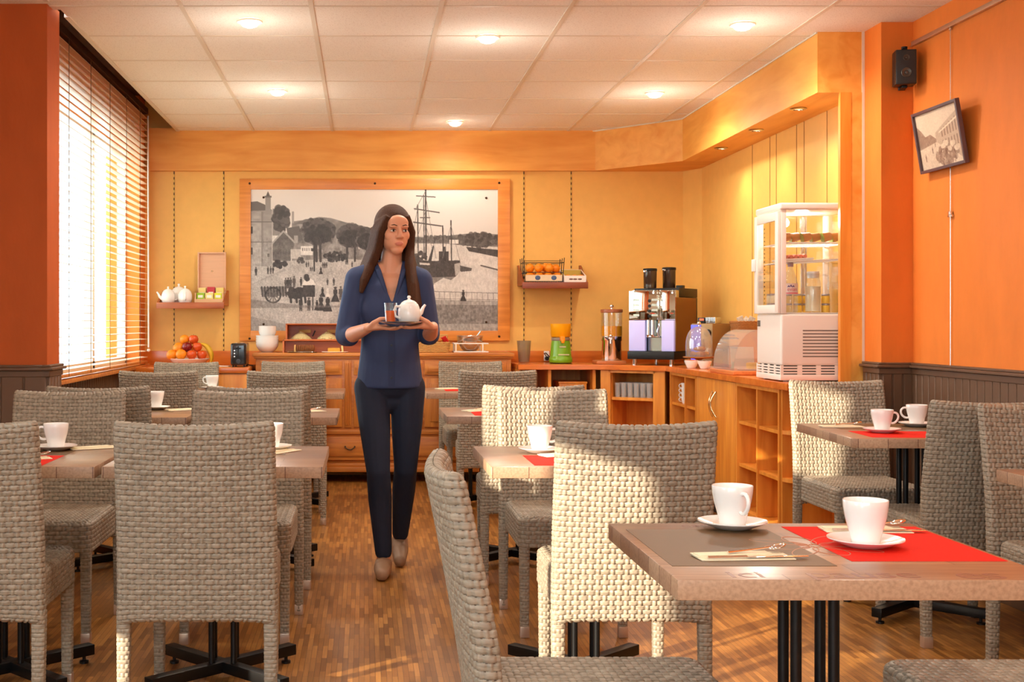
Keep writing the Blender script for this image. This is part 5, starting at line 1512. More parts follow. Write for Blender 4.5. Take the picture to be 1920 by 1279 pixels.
for (x, y, rz, col, lab, mm) in ((0.465, 9.28, 0.3, (196, 34, 34), 'red packet in the middle of the straw wicker basket', 0), (0.598, 9.285, -0.5, (204, 40, 40), 'red packet at the end of the straw wicker basket', 0), (0.425, 9.26, 0.1, (70, 40, 30), 'dark brown packet in the straw wicker basket', 0)):
    M = Matrix.Rotation(R(25), 4, 'X') @ Matrix.Rotation(rz * 0.8, 4, 'Y')
    p = MB().box(-0.026, 0.026, -0.006, 0.006, -0.035, 0.035, 0.004, M=M).build('snack_packet', mat('packet_' + lab.split()[0] + str(int(x * 1000)), lin(*col), 0.3, coat=0.3), None, (x, y, ST + 0.085), (0, 0, rz)); tag(p, lab, 'packet')
# steel mixing bowl in a white rack
mb_ = thing('mixing_bowl', 'shiny steel mixing bowl with a spoon, held in a white wire rack on the sideboard', 'bowl', (0.785, 9.31, ST + 0.012))
MB().lathe([(0, 0.003), (0.045, 0.0), (0.062, 0.012), (0.088, 0.055), (0.098, 0.085), (0.098, 0.108), (0.101, 0.110), (0.099, 0.112), (0.0955, 0.108), (0.095, 0.085), (0.085, 0.056), (0.06, 0.015), (0, 0.006)], 44).build('shell', mat('polished_steel', (0.82, 0.81, 0.80), 0.26, metal=1.0), mb_, angle=70)
MB().lathe([(0, 0.078), (0.09, 0.078), (0.092, 0.080), (0, 0.082)], 32).build('fruit_salad', mat('compote', lin(206, 150, 84), 0.4, noise=0.3, nscale=40), mb_)
tag(MB().tube([(0, 0, 0), (0.052, -0.01, 0.070)], [0.0045, 0.006], 8).build('ladle', M_STEEL, None, (0.815, 9.33, ST + 0.090)), 'steel ladle handle sticking out of the mixing bowl', 'ladle')
rk = thing('bowl_rack', 'white wire rack around the steel mixing bowl', 'rack', (0.785, 9.31, ST))
w = MB()
for z in (0.005, 0.066): w.tube([(-0.125, -0.112, z), (0.125, -0.112, z), (0.125, 0.112, z), (-0.125, 0.112, z)], 0.0042, 8, closed=True)
for sx in (-0.112, 0.085):
    for y in (-0.112, 0.112): w.tube([(sx, y, 0.003), (sx, y, 0.067)], 0.0055, 8)
for y in (-0.05, 0.05): w.tube([(-0.125, y, 0.005), (0.125, y, 0.005)], 0.003, 6)
w.build('wires', M_WHITEPL, rk)

# ================================================================== BUFFET COUNTER TOP
CZ = CT + 0.0006
# vase of smoky glass
v = MB(); v.lathe([(0, 0.006), (0.036, 0.0), (0.040, 0.004), (0.046, 0.06), (0.053, 0.165), (0.051, 0.165), (0.043, 0.06), (0.036, 0.010), (0, 0.010)], 30)
tag(v.build('glass_vase', M_SMOKE, None, (1.195, 9.38, CZ)), 'smoky grey ribbed glass vase at the end of the sideboard', 'vase')
# outlet with plug
ol = thing('wall_socket', 'white double wall socket on the wood upstand beside the juicer', 'socket', (1.392, 9.574, 0.872))
MB().box(-0.021, 0.021, -0.010, 0, 0, 0.076, 0.003).build('plate', M_WHITEPL, ol)
for z in (0.020, 0.056): MB().lathe([(0.013, 0), (0.012, -0.002), (0, -0.002)], 18, M=Matrix.Translation((0, -0.0102, z)) @ Matrix.Rotation(R(90), 4, 'X')).build('socket_hole', mat('socket_shadow', lin(190, 180, 170), 0.5), ol)
# juicer
jc = thing('citrus_juicer', 'green and yellow electric citrus juicer on the counter below the oranges', 'juicer', (1.445, 9.22, CZ))
MB().lathe([(0, 0.006), (0.082, 0.006), (0.086, 0.010), (0.085, 0.040), (0.080, 0.046), (0.078, 0.060), (0.070, 0.150), (0.066, 0.168), (0, 0.168)], 40).build('motor_base', mat('lime_green_enamel', lin(112, 164, 26), 0.25, coat=0.3), jc, angle=50)
MB().lathe([(0, 0), (0.078, 0), (0.080, 0.006), (0, 0.007)], 32).build('foot_ring', M_BLACK, jc)
MB().lathe([(0.064, 0.165), (0.070, 0.172), (0.070, 0.186), (0.064, 0.192), (0, 0.192)], 36).build('collar', mat('grey_collar', lin(136, 122, 104), 0.3), jc)
MB().lathe([(0, 0.192), (0.062, 0.192), (0.072, 0.200), (0.0765, 0.284), (0.0775, 0.292), (0.0745, 0.292), (0.0725, 0.284), (0.068, 0.210), (0, 0.206)], 44).build('juice_cup', mat('yellow_plastic', lin(246, 170, 16), 0.3, coat=0.2), jc, angle=50)
MB().lathe([(0.030, 0.208), (0.028, 0.230), (0.014, 0.276), (0.0, 0.2895)], 20).build('reamer', mat('reamer_dark', lin(88, 62, 24), 0.4), jc)
MB().box(-0.017, 0.017, -0.105, -0.06, 0.165, 0.200, 0.006).box(-0.012, 0.012, -0.108, -0.088, 0.150, 0.180, 0.006).build('spout', mat('orange_plastic', lin(236, 144, 20), 0.3), jc)
MB().box(-0.02, 0.026, -0.0745, -0.0715, 0.118, 0.128, 0.001).box(-0.03, 0.05, -0.0795, -0.075, 0.062, 0.070, 0.001).build('maker_badge', mat('silver_badge', lin(196, 190, 150), 0.3), jc)
MB().tube([(-0.072, 0.02, 0.04), (-0.100, 0.06, 0.075), (-0.098, 0.16, 0.07), (-0.06, 0.336, 0.048)], 0.0045, 8).lathe([(0.016, 0), (0.016, 0.03), (0, 0.032)], 14, M=Matrix.Translation((-0.053, 0.343, 0.028)) @ Matrix.Rotation(R(90), 4, 'X')).build('power_cord', M_BLACK, jc)
# juice dispenser
jd = thing('juice_dispenser', 'clear juice dispenser with orange juice on a steel base', 'dispenser', (1.800, 9.12, CZ))
MB().box(-0.125, 0.085, -0.10, 0.10, 0.0, 0.026, 0.006).build('wooden_foot', wood('foot_wood', lin(168, 92, 46), lin(196, 118, 62), 'X'), jd)
MB().lathe([(0, 0.026), (0.070, 0.026), (0.072, 0.032), (0.070, 0.165), (0.076, 0.172), (0.076, 0.200), (0, 0.200)], 40).build('steel_base', M_CHROME, jd, angle=50)
MB().lathe([(0.074, 0.200), (0.077, 0.202), (0.077, 0.372), (0.0745, 0.372), (0.0745, 0.204), (0, 0.2035)], 40).build('clear_tank', M_GLASS, jd)
MB().lathe([(0, 0.2045), (0.0735, 0.2045), (0.0735, 0.275), (0, 0.275)], 40).build('orange_juice', mat('orange_juice', lin(240, 152, 24), 0.25), jd)
MB().lathe([(0, 0.373), (0.076, 0.373), (0.080, 0.377), (0.080, 0.394), (0.074, 0.398), (0, 0.399)], 40).build('lid', wood('lid_wood', lin(150, 78, 44), lin(184, 106, 62), 'X'), jd)
MB().cyl((0, 0, 0.399), (0, 0, 0.408), 0.007).ball((0, 0, 0.420), 0.0145).build('lid_knob', M_CHROME, jd)
MB().cyl((-0.028, -0.068, 0.185), (-0.028, -0.118, 0.185), 0.009).cyl((-0.028, -0.110, 0.190), (-0.028, -0.110, 0.150), 0.0075).ball((-0.028, -0.110, 0.205), 0.012).build('tap', M_CHROME, jd)
# coffee machine
CMR = math.atan2(-0.55, 0.83)
cm = thing('coffee_machine', 'large automatic coffee machine with mirrored front and bluish lit panels in the corner', 'coffee machine', (2.155, 9.02, CZ), CMR)
HX, HY = 0.165, 0.245
for sx in (-1, 1):
    for sy in (-1, 1): MB().cyl((sx * (HX - 0.03), sy * (HY - 0.03), 0), (sx * (HX - 0.03), sy * (HY - 0.03), 0.042), 0.016, segs=18).build('foot', M_CHROME, cm)
MB().box(-HX - 0.006, HX + 0.006, -HY - 0.02, HY, 0.042, 0.098, 0.006).build('drip_tray_base', mat('matt_black', lin(20, 20, 22), 0.4), cm)
M_MIRROR = mat('mirror_front', (0.80, 0.84, 0.80), 0.03, metal=1.0)
M_BRONZEM = mat('bronze_mirror_side', lin(176, 130, 74), 0.12, metal=0.9)
M_BLUELIT = mat('bluish_lit_panel', lin(196, 192, 236), 0.35, emit=lin(176, 178, 255), estr=0.16)
MB().box(-HX, HX, -HY + 0.10, HY, 0.098, 0.481, 0.004).build('body', mat('dark_case', lin(34, 30, 28), 0.3), cm)
MB().box(-HX, 0.045, -HY - 0.004, -HY + 0.098, 0.318, 0.528, 0.004).build('mirror_front', M_MIRROR, cm)
MB().box(0.045, HX, -HY + 0.035, -HY + 0.098, 0.318, 0.528, 0.003).build('brew_head', M_MIRROR, cm)
MB().box(HX + 0.0005, HX + 0.006, -HY + 0.02, HY - 0.045, 0.100, 0.478).build('side_panel', M_BRONZEM, cm)
MB().box(-HX, -0.045, -HY - 0.006, -HY + 0.03, 0.100, 0.316, 0.004).build('lit_panel', M_BLUELIT, cm)
MB().box(0.075, HX, -HY - 0.006, -HY + 0.03, 0.100, 0.316, 0.004).build('lit_panel', M_BLUELIT, cm)
MB().box(-0.044, 0.074, -HY + 0.05, -HY + 0.098, 0.100, 0.316).build('brushed_back', mat('satin_metal', lin(176, 186, 176), 0.25, metal=0.9), cm)
w = MB()
for x in (-0.026, 0.006): w.cyl((x, -HY + 0.005, 0.318), (x, -HY + 0.005, 0.215), 0.011).cyl((x, -HY + 0.005, 0.215), (x, -HY + 0.005, 0.195), 0.016, 0.008)
w.tube([(0.050, -HY + 0.01, 0.318), (0.058, -HY - 0.006, 0.28), (0.046, -HY - 0.010, 0.24), (0.052, -HY - 0.006, 0.200)], 0.005, 8)
w.box(-0.036, 0.062, -HY - 0.004, -HY + 0.03, 0.196, 0.206, 0.003)
w.build('coffee_spout', M_CHROME, cm)
w = MB()
for k in range(4): w.lathe([(0.0115, 0), (0.011, 0.005), (0, 0.006)], 16, M=Matrix.Translation((-0.012, -HY - 0.004, 0.345 + 0.036 * k)) @ Matrix.Rotation(R(90), 4, 'X'))
w.build('selection_buttons', M_BLACK, cm)
w = MB()
for k in range(4):
    for sx in (-0.11, 0.025): w.box(sx - 0.022, sx + 0.022, -HY - 0.0052, -HY - 0.0042, 0.345 + 0.036 * k, 0.360 + 0.036 * k)
w.build('touch_labels', mat('pale_touch_label', lin(196, 214, 206), 0.2, metal=0.4), cm)
MB().box(-HX, HX, -HY + 0.10, HY + 0.001, 0.482, 0.545, 0.004).build('top_cover', mat('black_top', lin(24, 20, 20), 0.3), cm)
for (x, y, h) in ((-0.055, -0.125, 0.135), (0.040, 0.0, 0.145)):
    hp = MB().lathe([(0, 0.5455), (0.042, 0.5455), (0.045, 0.55), (0.047, 0.5455 + h), (0.045, 0.548 + h), (0, 0.549 + h)], 30).build('bean_hopper', mat('dark_bean_hopper', lin(58, 42, 32), 0.12, coat=0.5), cm, (x, y, 0))
    MB().lathe([(0.0475, 0.5455 + h - 0.014), (0.0495, 0.5455 + h - 0.010), (0.0495, 0.5455 + h + 0.002), (0.046, 0.5455 + h + 0.006), (0, 0.5455 + h + 0.0075)], 30).build('hopper_lid', M_BLACK, hp)
    MB().box(-0.030, -0.008, -0.052, -0.047, 0.5455 + h - 0.022, 0.5455 + h - 0.008, 0.002).build('latch', M_CHROME, hp)
MB().box(0.10, 0.150, -0.03, 0.02, 0.5455, 0.566, 0.003).build('key_switch', M_BLACK, cm)
# second, smaller machine
sm_ = thing('espresso_maker', 'smaller grey coffee machine with a blue lit front, beside the large one', 'coffee machine', (2.405, 8.66, CZ), CMR - 0.25)
MB().box(-0.085, 0.085, -0.13, 0.13, 0.0, 0.295, 0.008).build('body', mat('warm_grey_case', lin(150, 116, 76), 0.35, metal=0.4), sm_)
MB().box(-0.083, -0.005, -0.136, -0.131, 0.03, 0.285, 0.002).build('lit_front', mat('blue_lit_front', lin(90, 90, 220), 0.3, emit=lin(80, 86, 240), estr=0.5), sm_)
MB().lathe([(0.026, 0), (0.025, 0.014), (0, 0.015)], 22, M=Matrix.Translation((0.048, -0.131, 0.23)) @ Matrix.Rotation(R(90), 4, 'X')).build('dial', M_BLACK, sm_)
MB().box(-0.06, 0.0, -0.09, 0.0, 0.2955, 0.335, 0.005).build('power_unit', M_BLACK, sm_)
MB().box(-0.042, -0.010, -0.093, -0.0905, 0.315, 0.327).build('indicator_light', mat('red_indicator', lin(240, 70, 20), 0.3, emit=lin(255, 70, 20), estr=1.2), sm_)
w = MB()
for k in range(6): w.box(0.006 + k * 0.013, 0.014 + k * 0.013, -0.09, -0.02, 0.2955, 0.338, 0.002)
w.build('cup_rail', M_STEEL, sm_)
# glass cake dome on a stand
cd = thing('glass_dome', 'tall clear dome with a knob over pastries on a round stand', 'cake dome', (2.235, 8.37, CZ))
MB().lathe([(0, 0), (0.05, 0), (0.052, 0.006), (0.02, 0.014), (0.016, 0.05), (0.03, 0.060), (0.098, 0.064), (0.104, 0.068), (0.104, 0.074), (0.098, 0.072), (0, 0.070)], 40).build('stand', M_WICKERD, cd)
dm = [(0.0865, 0.0745), (0.0875, 0.12)]
for k in range(9):
    a = R(10 * k); dm.append((0.0875 * math.cos(a) ** 0.8 if k < 9 else 0, 0.15 + 0.125 * math.sin(a)))
dm.append((0.004, 0.276)); inner = [(max(r - 0.0022, 0.002), z - (0.002 if z > 0.14 else 0)) for r, z in reversed(dm)]
MB().lathe(dm + inner, 40, closed=True).build('cover', M_PLASTIC, cd, angle=70)
MB().cyl((0, 0, 0.276), (0, 0, 0.286), 0.005).ball((0, 0, 0.296), 0.0125).build('knob', M_CHROME, cd)
for k, (x, y, z, rz) in enumerate(((-0.018, -0.032, 0.091, 0.3), (0.030, 0.006, 0.091, 1.5), (-0.012, 0.040, 0.091, 2.8), (0.004, -0.002, 0.124, 0.8))):
    pts = [(0.040 * math.cos(a) - 0.02, 0.040 * math.sin(a), 0) for a in [R(-75 + 150 * q / 8) for q in range(9)]]
    o = MB().tube(pts, [0.005, 0.010, 0.014, 0.016, 0.018, 0.016, 0.014, 0.010, 0.005], 10).build('croissant', M_BREAD, None, (2.235 + x, 8.37 + y, CZ + z), (0, 0, rz))
    tag(o, 'golden croissant under the tall clear dome', 'croissant', 'croissants under the dome')
# white ramekins in front
def ramekin(label, x, y, r, fill):
    t = thing('ramekin', label, 'small bowl', (x, y, CZ))
    MB().lathe([(0, 0.002), (r * 0.55, 0), (r * 0.62, 0.004), (r * 0.95, 0.040), (r, 0.052), (r * 0.95, 0.052), (r * 0.88, 0.040), (r * 0.55, 0.008), (0, 0.007)], 28).build('dish', M_WHITE, t, angle=60)
    b = MB(); g = np.random.default_rng(int(x * 1000))
    b.lathe([(0, 0.040), (r * 0.86, 0.040), (r * 0.86, 0.044), (0, 0.048)], 24)
    for k in range(14):
        a = g.random() * 6.28; q = r * 0.7 * math.sqrt(g.random()); b.box(-0.008, 0.008, -0.004, 0.004, 0.046, 0.056, 0.001, M=Matrix.Translation((q * math.cos(a), q * math.sin(a), 0)) @ Matrix.Rotation(a, 4, 'Z'))
    b.build('portion_packs', fill, t)
ramekin('small white bowl of brown sugar packets in front of the clear dome', 2.150, 8.235, 0.047, mat('sugar_packs', lin(196, 120, 84), 0.6, noise=0.4, nscale=90))
ramekin('small white bowl of striped packets, nearer the fridge end', 2.205, 8.12, 0.046, mat('striped_packs', lin(150, 134, 124), 0.5, noise=0.7, nscale=90))
gd = MB(); gd.lathe([(0, 0.003), (0.030, 0), (0.040, 0.012), (0.044, 0.024), (0.041, 0.024), (0.036, 0.012), (0, 0.006)], 20)
tag(gd.build('glass_dish', M_PLASTIC, None, (2.215, 7.93, CZ)), 'little clear dish between the small bowls and the plastic bread dome', 'dish')
# stacked white cups against the wall
for k in range(3):
    b = MB(); b.lathe([(0, 0.002), (0.024, 0), (0.027, 0.004), (0.034, 0.045), (0.0365, 0.072), (0.0345, 0.072), (0.031, 0.045), (0.023, 0.007), (0, 0.006)], 26)
    tag(b.build('white_beaker', M_WHITE, None, (2.445, 8.30, CZ + 0.028 * k)), 'white beaker, number %s from below in the stack behind the clear dome' % ('one', 'two', 'three')[k], 'beaker', 'stacked white beakers behind the dome')
# bread dome on a wooden board
bo = MB().box(-0.155, 0.155, -0.24, 0.24, 0, 0.024, 0.006, seg=3)
tag(bo.build('bread_board', wood('board_wood', lin(196, 102, 44), lin(222, 130, 66), 'Y'), None, (2.255, 7.38, CZ)), 'thick wooden board under the plastic bread dome', 'board')
pd = thing('bread_dome', 'wide clear plastic roll-top dome over cheese on the wooden board', 'food cover', (2.255, 7.38, CZ + 0.0246))
def arch(r, t, y0, y1, h):
    b = MB(); P1 = [(r * math.cos(R(a)), h * math.sin(R(a)) ** 0.9) for a in range(0, 181, 9)]
    P2 = [((r - t) * math.cos(R(a)), (h - t) * math.sin(R(a)) ** 0.9) for a in range(180, -1, -9)]
    M = Matrix(((1, 0, 0, 0), (0, 0, 1, 0), (0, 1, 0, 0), (0, 0, 0, 1)))
    b.prism(P1 + P2, y0, y1, M=M); return b
arch(0.142, 0.003, -0.21, 0.21, 0.235).build('clear_arch', M_PLASTIC, pd, angle=60)
M_ = Matrix(((1, 0, 0, 0), (0, 0, 1, 0), (0, 1, 0, 0), (0, 0, 0, 1)))
pe = [(0.139 * math.cos(R(a)), 0.232 * math.sin(R(a)) ** 0.9) for a in range(0, 181, 9)]
MB().prism(pe, 0.207, 0.2095, M=M_).build('end_panel', M_PLASTIC, pd)
MB().prism(pe, -0.2095, -0.207, M=M_).build('end_panel', M_PLASTIC, pd)
tag(MB().lathe([(0, 0), (0.05, 0), (0.053, 0.004), (0.053, 0.030), (0.05, 0.034), (0, 0.034)], 30).build('cheese', mat('yellow_cheese', lin(240, 184, 44), 0.4), None, (2.270, 7.27, CZ + 0.034)), 'round yellow cheese inside the plastic bread dome', 'cheese')
tag(MB().lathe([(0, 0), (0.09, 0), (0.10, 0.008), (0.098, 0.009), (0, 0.004)], 30).build('plate', M_WHITE, None, (2.270, 7.30, CZ + 0.0252)), 'white plate inside the plastic bread dome', 'plate')
tag(MB().box(-0.07, 0.07, -0.003, 0.003, 0, 0.13, 0.002, M=Matrix.Rotation(R(-9), 4, 'X')).build('paper_sheet', M_CARD, None, (2.265, 7.50, CZ + 0.0262)), 'pale paper sheet standing inside the plastic bread dome', 'paper')
# wicker basket with newspapers on a riser
tag(MB().box(-0.075, 0.075, -0.09, 0.09, 0, 0.240, 0.004).build('wooden_riser', M_CAB, None, (2.405, 7.92, CZ)), 'wooden riser block under the brown wicker basket by the panelled wall', 'riser')
nb = thing('newspaper_basket', 'brown wicker basket with folded papers on the riser by the panelled wall', 'basket', (2.405, 7.92, CZ + 0.2406))
braided('woven_side', 0.062, 0.078, 0.066, nb, M_WICKERD, 8)
for k, (x, y, rx, ry) in enumerate(((-0.03, -0.04, 12, -22), (0.02, -0.02, 16, 24), (0.0, 0.03, -8, 40))):
    M = Matrix.Rotation(R(ry), 4, 'Y') @ Matrix.Rotation(R(rx), 4, 'X')
    o = MB().box(-0.020, 0.020, -0.0025, 0.0025, -0.035, 0.052, 0.001, M=M).build('folded_paper', mat('newsprint_%s' % 'abc'[k], lin(206, 196, 186), 0.8, noise=0.6, nscale=70), None, (2.405 + x, 7.92 + y, CZ + 0.2906))
    tag(o, 'folded printed paper sticking out of the brown wicker basket', 'paper', 'folded papers in the basket')

# ================================================================== GLASS FRIDGE
fx0, fx1, fy0, fy1, fz = 2.119, 2.500, 6.372, 6.765, CZ
fr = thing('display_fridge', 'white four-sided glass display fridge at the end of the buffet', 'fridge', ((fx0 + fx1) / 2, (fy0 + fy1) / 2, fz))
hx, hy = (fx1 - fx0) / 2, (fy1 - fy0) / 2
M_FR = mat('white_fridge_enamel', lin(240, 226, 214), 0.35)
H = 0.910
MB().box(-hx, hx, -hy, hy, 0.082, 0.345, 0.012, seg=3).build('motor_housing', M_FR, fr)
MB().box(-hx + 0.012, hx - 0.012, -hy + 0.012, hy - 0.012, 0.020, 0.081).build('plinth_recess', mat('dark_vent_gap', lin(70, 60, 54), 0.7), fr)
w = MB()
w.box(-hx - 0.004, hx + 0.002, -hy - 0.004, hy + 0.002, 0.006, 0.036, 0.005)
n = 26
for k in range(3):
    z = 0.041 + 0.014 * k
    w.box(-hx, hx, -hy - 0.001, -hy + 0.004, z, z + 0.0085); w.box(-hx - 0.001, -hx + 0.004, -hy, hy, z, z + 0.0085)
for k in range(5):
    x = -hx + 2 * hx * k / 4; w.box(max(-hx - 0.001, x - 0.012), min(hx, x + 0.012), -hy - 0.0015, -hy + 0.004, 0.036, 0.083)
    y = -hy + 2 * hy * k / 4; w.box(-hx - 0.0015, -hx + 0.004, max(-hy, y - 0.012), min(hy, y + 0.012), 0.036, 0.083)
w.build('base_grille', M_FR, fr)
w = MB()
for k in range(9): w.box(-0.08, hx - 0.01, -hy - 0.0008, -hy + 0.002, 0.125 + 0.0165 * k, 0.131 + 0.0165 * k)
w.build('vent_slots', mat('vent_shadow', lin(120, 104, 94), 0.6), fr)
for sx in (-1, 1):
    for sy in (-1, 1): MB().cyl((sx * (hx - 0.04), sy * (hy - 0.04), 0), (sx * (hx - 0.04), sy * (hy - 0.04), 0.020), 0.016, segs=14).build('foot', M_WHITEPL, fr)
MB().box(-hx - 0.006, hx + 0.004, -hy - 0.006, hy + 0.004, H - 0.036, H, 0.010, seg=3).build('top_cover', M_FR, fr)
w = MB()
for sx in (-1, 1):
    for sy in (-1, 1):
        w.box(sx * (hx - 0.0135) - 0.0135, sx * (hx - 0.0135) + 0.0135, sy * (hy - 0.0135) - 0.0135, sy * (hy - 0.0135) + 0.0135, 0.345, H - 0.036, 0.003)
w.build('corner_posts', M_FR, fr)
w = MB()
w.box(0.045, 0.058, hy - 0.02, hy - 0.005, 0.36, H - 0.04); w.box(0.066, 0.072, hy - 0.02, hy - 0.005, 0.36, H - 0.04)
for k in range(20): w.box(-hx + 0.03, -hx + 0.034, hy - 0.03, hy - 0.026, 0.38 + 0.022 * k, 0.388 + 0.022 * k, mi=1)
w.build('shelf_uprights', [M_STEEL, M_BLACK], fr)
for (a, b_, c_, d_) in ((-hx + 0.027, hx - 0.027, -hy + 0.002, -hy + 0.006), (-hx + 0.027, hx - 0.027, hy - 0.006, hy - 0.002)):
    MB().box(a, b_, c_, d_, 0.346, H - 0.037).build('glass_pane', M_GLASS, fr)
MB().box(hx - 0.006, hx - 0.002, -hy + 0.027, hy - 0.027, 0.346, H - 0.037).build('glass_pane', M_GLASS, fr)
dr = MB()
for (y0, y1, z0, z1) in ((-hy + 0.004, -hy + 0.050, 0.348, H - 0.042), (hy - 0.050, hy - 0.004, 0.348, H - 0.042), (-hy + 0.050, hy - 0.050, 0.348, 0.392), (-hy + 0.050, hy - 0.050, H - 0.088, H - 0.042)):
    dr.box(-hx - 0.016, -hx - 0.001, y0, y1, z0, z1, 0.003)
dr = dr.build('door', M_FR, fr)
MB().box(-hx - 0.011, -hx - 0.007, -hy + 0.049, hy - 0.049, 0.391, H - 0.087).build('door_glass', M_GLASS, dr)
MB().box(-hx - 0.034, -hx - 0.017, hy - 0.035, hy - 0.010, 0.575, 0.640, 0.004).build('door_handle', M_WHITEPL, dr)
MB().box(-hx - 0.0035, -hx - 0.0005, hy - 0.06, hy - 0.02, 0.280, 0.312).build('temperature_display', mat('grey_display', lin(96, 92, 88), 0.2), fr)
def wire_shelf(z, tilt):
    w = MB(); 
    w.tube([(-hx + 0.03, -hy + 0.025, z), (hx - 0.02, -hy + 0.025, z + tilt), (hx - 0.02, hy - 0.03, z + tilt), (-hx + 0.03, hy - 0.03, z)], 0.0035, 6, closed=True)
    for k in range(1, 11):
        q = k / 11; x = (-hx + 0.03) + q * (2 * hx - 0.05); w.tube([(x, -hy + 0.025, z + tilt * q), (x, hy - 0.03, z + tilt * q)], 0.0022, 5)
    w.build('wire_shelf', M_WHITEPL, fr)
wire_shelf(0.708, 0.0); wire_shelf(0.610, 0.018)
MB().box(-hx + 0.015, hx - 0.01, -hy + 0.012, hy - 0.012, 0.346, 0.352).build('inner_floor', M_WHITEPL, fr)
fl = bpy.data.lights.new('fridge_lamp', 'POINT'); fl.energy = 3.5; fl.color = (1, 0.93, 0.82); fl.shadow_soft_size = 0.03
flo = bpy.data.objects.new('fridge_lamp', fl); COL.objects.link(flo); flo.parent = fr; flo.location = (0, 0.05, H - 0.06)
FX, FY = (fx0 + fx1) / 2, (fy0 + fy1) / 2
# contents
M_PUD = mat('caramel_pot', lin(186, 130, 76), 0.4); M_PUDL = mat('green_printed_lid', lin(130, 150, 60), 0.4, noise=0.5, nscale=60)
for k in range(6):
    t = thing('dessert_pot', 'brown dessert pot with a green lid, tilted in the row on the top fridge shelf', 'dessert', (FX - 0.130 + 0.053 * k, FY - 0.08 + 0.02 * (k % 2), fz + 0.7115), 0, 'dessert pots on the top fridge shelf')
    M = Matrix.Translation((0, 0, 0.0315)) @ Matrix.Rotation(R(78), 4, 'Y')
    MB().lathe([(0, 0.025), (0.019, 0.025), (0.0205, 0.022), (0.0255, -0.020), (0, -0.020)], 20, M=M).build('pot', M_PUD, t)
    MB().lathe([(0, -0.0203), (0.027, -0.0203), (0.027, -0.0225), (0, -0.0225)], 20, M=M).build('lid', M_PUDL, t)
pl = MB(); pl.box(-0.085, 0.085, -0.055, 0.055, 0, 0.005, 0.002); pl.box(-0.09, 0.09, -0.06, 0.06, 0.004, 0.012, 0.003)
tag(pl.build('serving_dish', M_WHITE, None, (FX - 0.085, FY - 0.06, fz + 0.6195), (0, R(-2.7), 0)), 'white serving dish of ham on the middle fridge shelf', 'dish')
hm = MB()
for k in range(6): hm.tube([(-0.068 + 0.024 * k, -0.04, 0.006), (-0.064 + 0.024 * k, 0.0, 0.011), (-0.068 + 0.024 * k, 0.04, 0.006)], 0.010, 8)
hm = hm.build('ham_slices', mat('pink_ham', lin(206, 112, 90), 0.5, noise=0.2, nscale=40), None, (FX - 0.085, FY - 0.06, fz + 0.6345), (0, R(-2.7), 0)); hm['kind'] = 'stuff'; hm['label'] = 'rolled slices of pink ham on the white dish in the fridge'; hm['category'] = 'ham'
# bottle of water
bt = thing('water_bottle', 'clear plastic water bottle with a pink and blue label in the fridge', 'bottle', (FX - 0.105, FY - 0.085, fz + 0.3525))
M_PET = thin_glass('clear_bottle', tint=(0.93, 0.95, 0.97), gloss=0.3, haze=0.10, hazecol=(0.90, 0.91, 0.94), edge=0.14)
MB().lathe([(0, 0.004), (0.030, 0), (0.036, 0.006), (0.0365, 0.03), (0.034, 0.036), (0.0365, 0.042), (0.0365, 0.075), (0.034, 0.082), (0.0365, 0.090), (0.0365, 0.150), (0.030, 0.178), (0.018, 0.215), (0.0125, 0.228), (0.0125, 0.236), (0, 0.236)], 30).build('bottle_body', M_PET, bt, angle=60)
MB().lathe([(0, 0.237), (0.0148, 0.237), (0.0148, 0.256), (0.013, 0.258), (0, 0.258)], 20).build('bottle_cap', mat('mauve_cap', lin(160, 136, 156), 0.4), bt)
MB().lathe([(0.0372, 0.094), (0.0374, 0.150), (0.0370, 0.150), (0.0368, 0.094)], 30, closed=True).build('label_band', mat('clear_pink_label', lin(246, 226, 224), 0.4), bt)
def wrap_text(s, size, rad, z, a0, m, name, parent):
    me = text_mesh(s, size, 0.0001)
    for v in me.vertices:
        a = a0 + v.co.x / rad; y_ = v.co.y; e_ = v.co.z
        v.co = ((rad + e_) * math.sin(a), -(rad + e_) * math.cos(a), z + y_)
    finish(me, m, 40); return link_mesh(name, me, parent)
M_PINKINK = mat('raspberry_ink', lin(214, 60, 90), 0.4)
wrap_text('evian', 0.026, 0.0378, 0.119, -0.05, M_PINKINK, 'label_lettering', bt)
w = MB(); w.lathe([(0.0378, 0.096), (0.0378, 0.103), (0.0376, 0.103), (0.0376, 0.096)], 30, closed=True); w.build('label_stripe', mat('pink_stripe', lin(236, 120, 140), 0.4), bt)
mt = MB()
for (a, h_, ww) in ((-0.55, 0.010, 0.20), (-0.25, 0.014, 0.22), (0.08, 0.010, 0.2)):
    t_ = bmesh.new(); r_ = 0.0379
    vs = [t_.verts.new((r_ * math.sin(a + d), -r_ * math.cos(a + d), 0.131 + zz)) for d, zz in ((-ww, 0), (ww, 0), (0, h_))]; t_.faces.new(vs); mt._in(t_)
mt.build('label_mountains', mat('blue_peaks', lin(60, 66, 150), 0.4), bt)
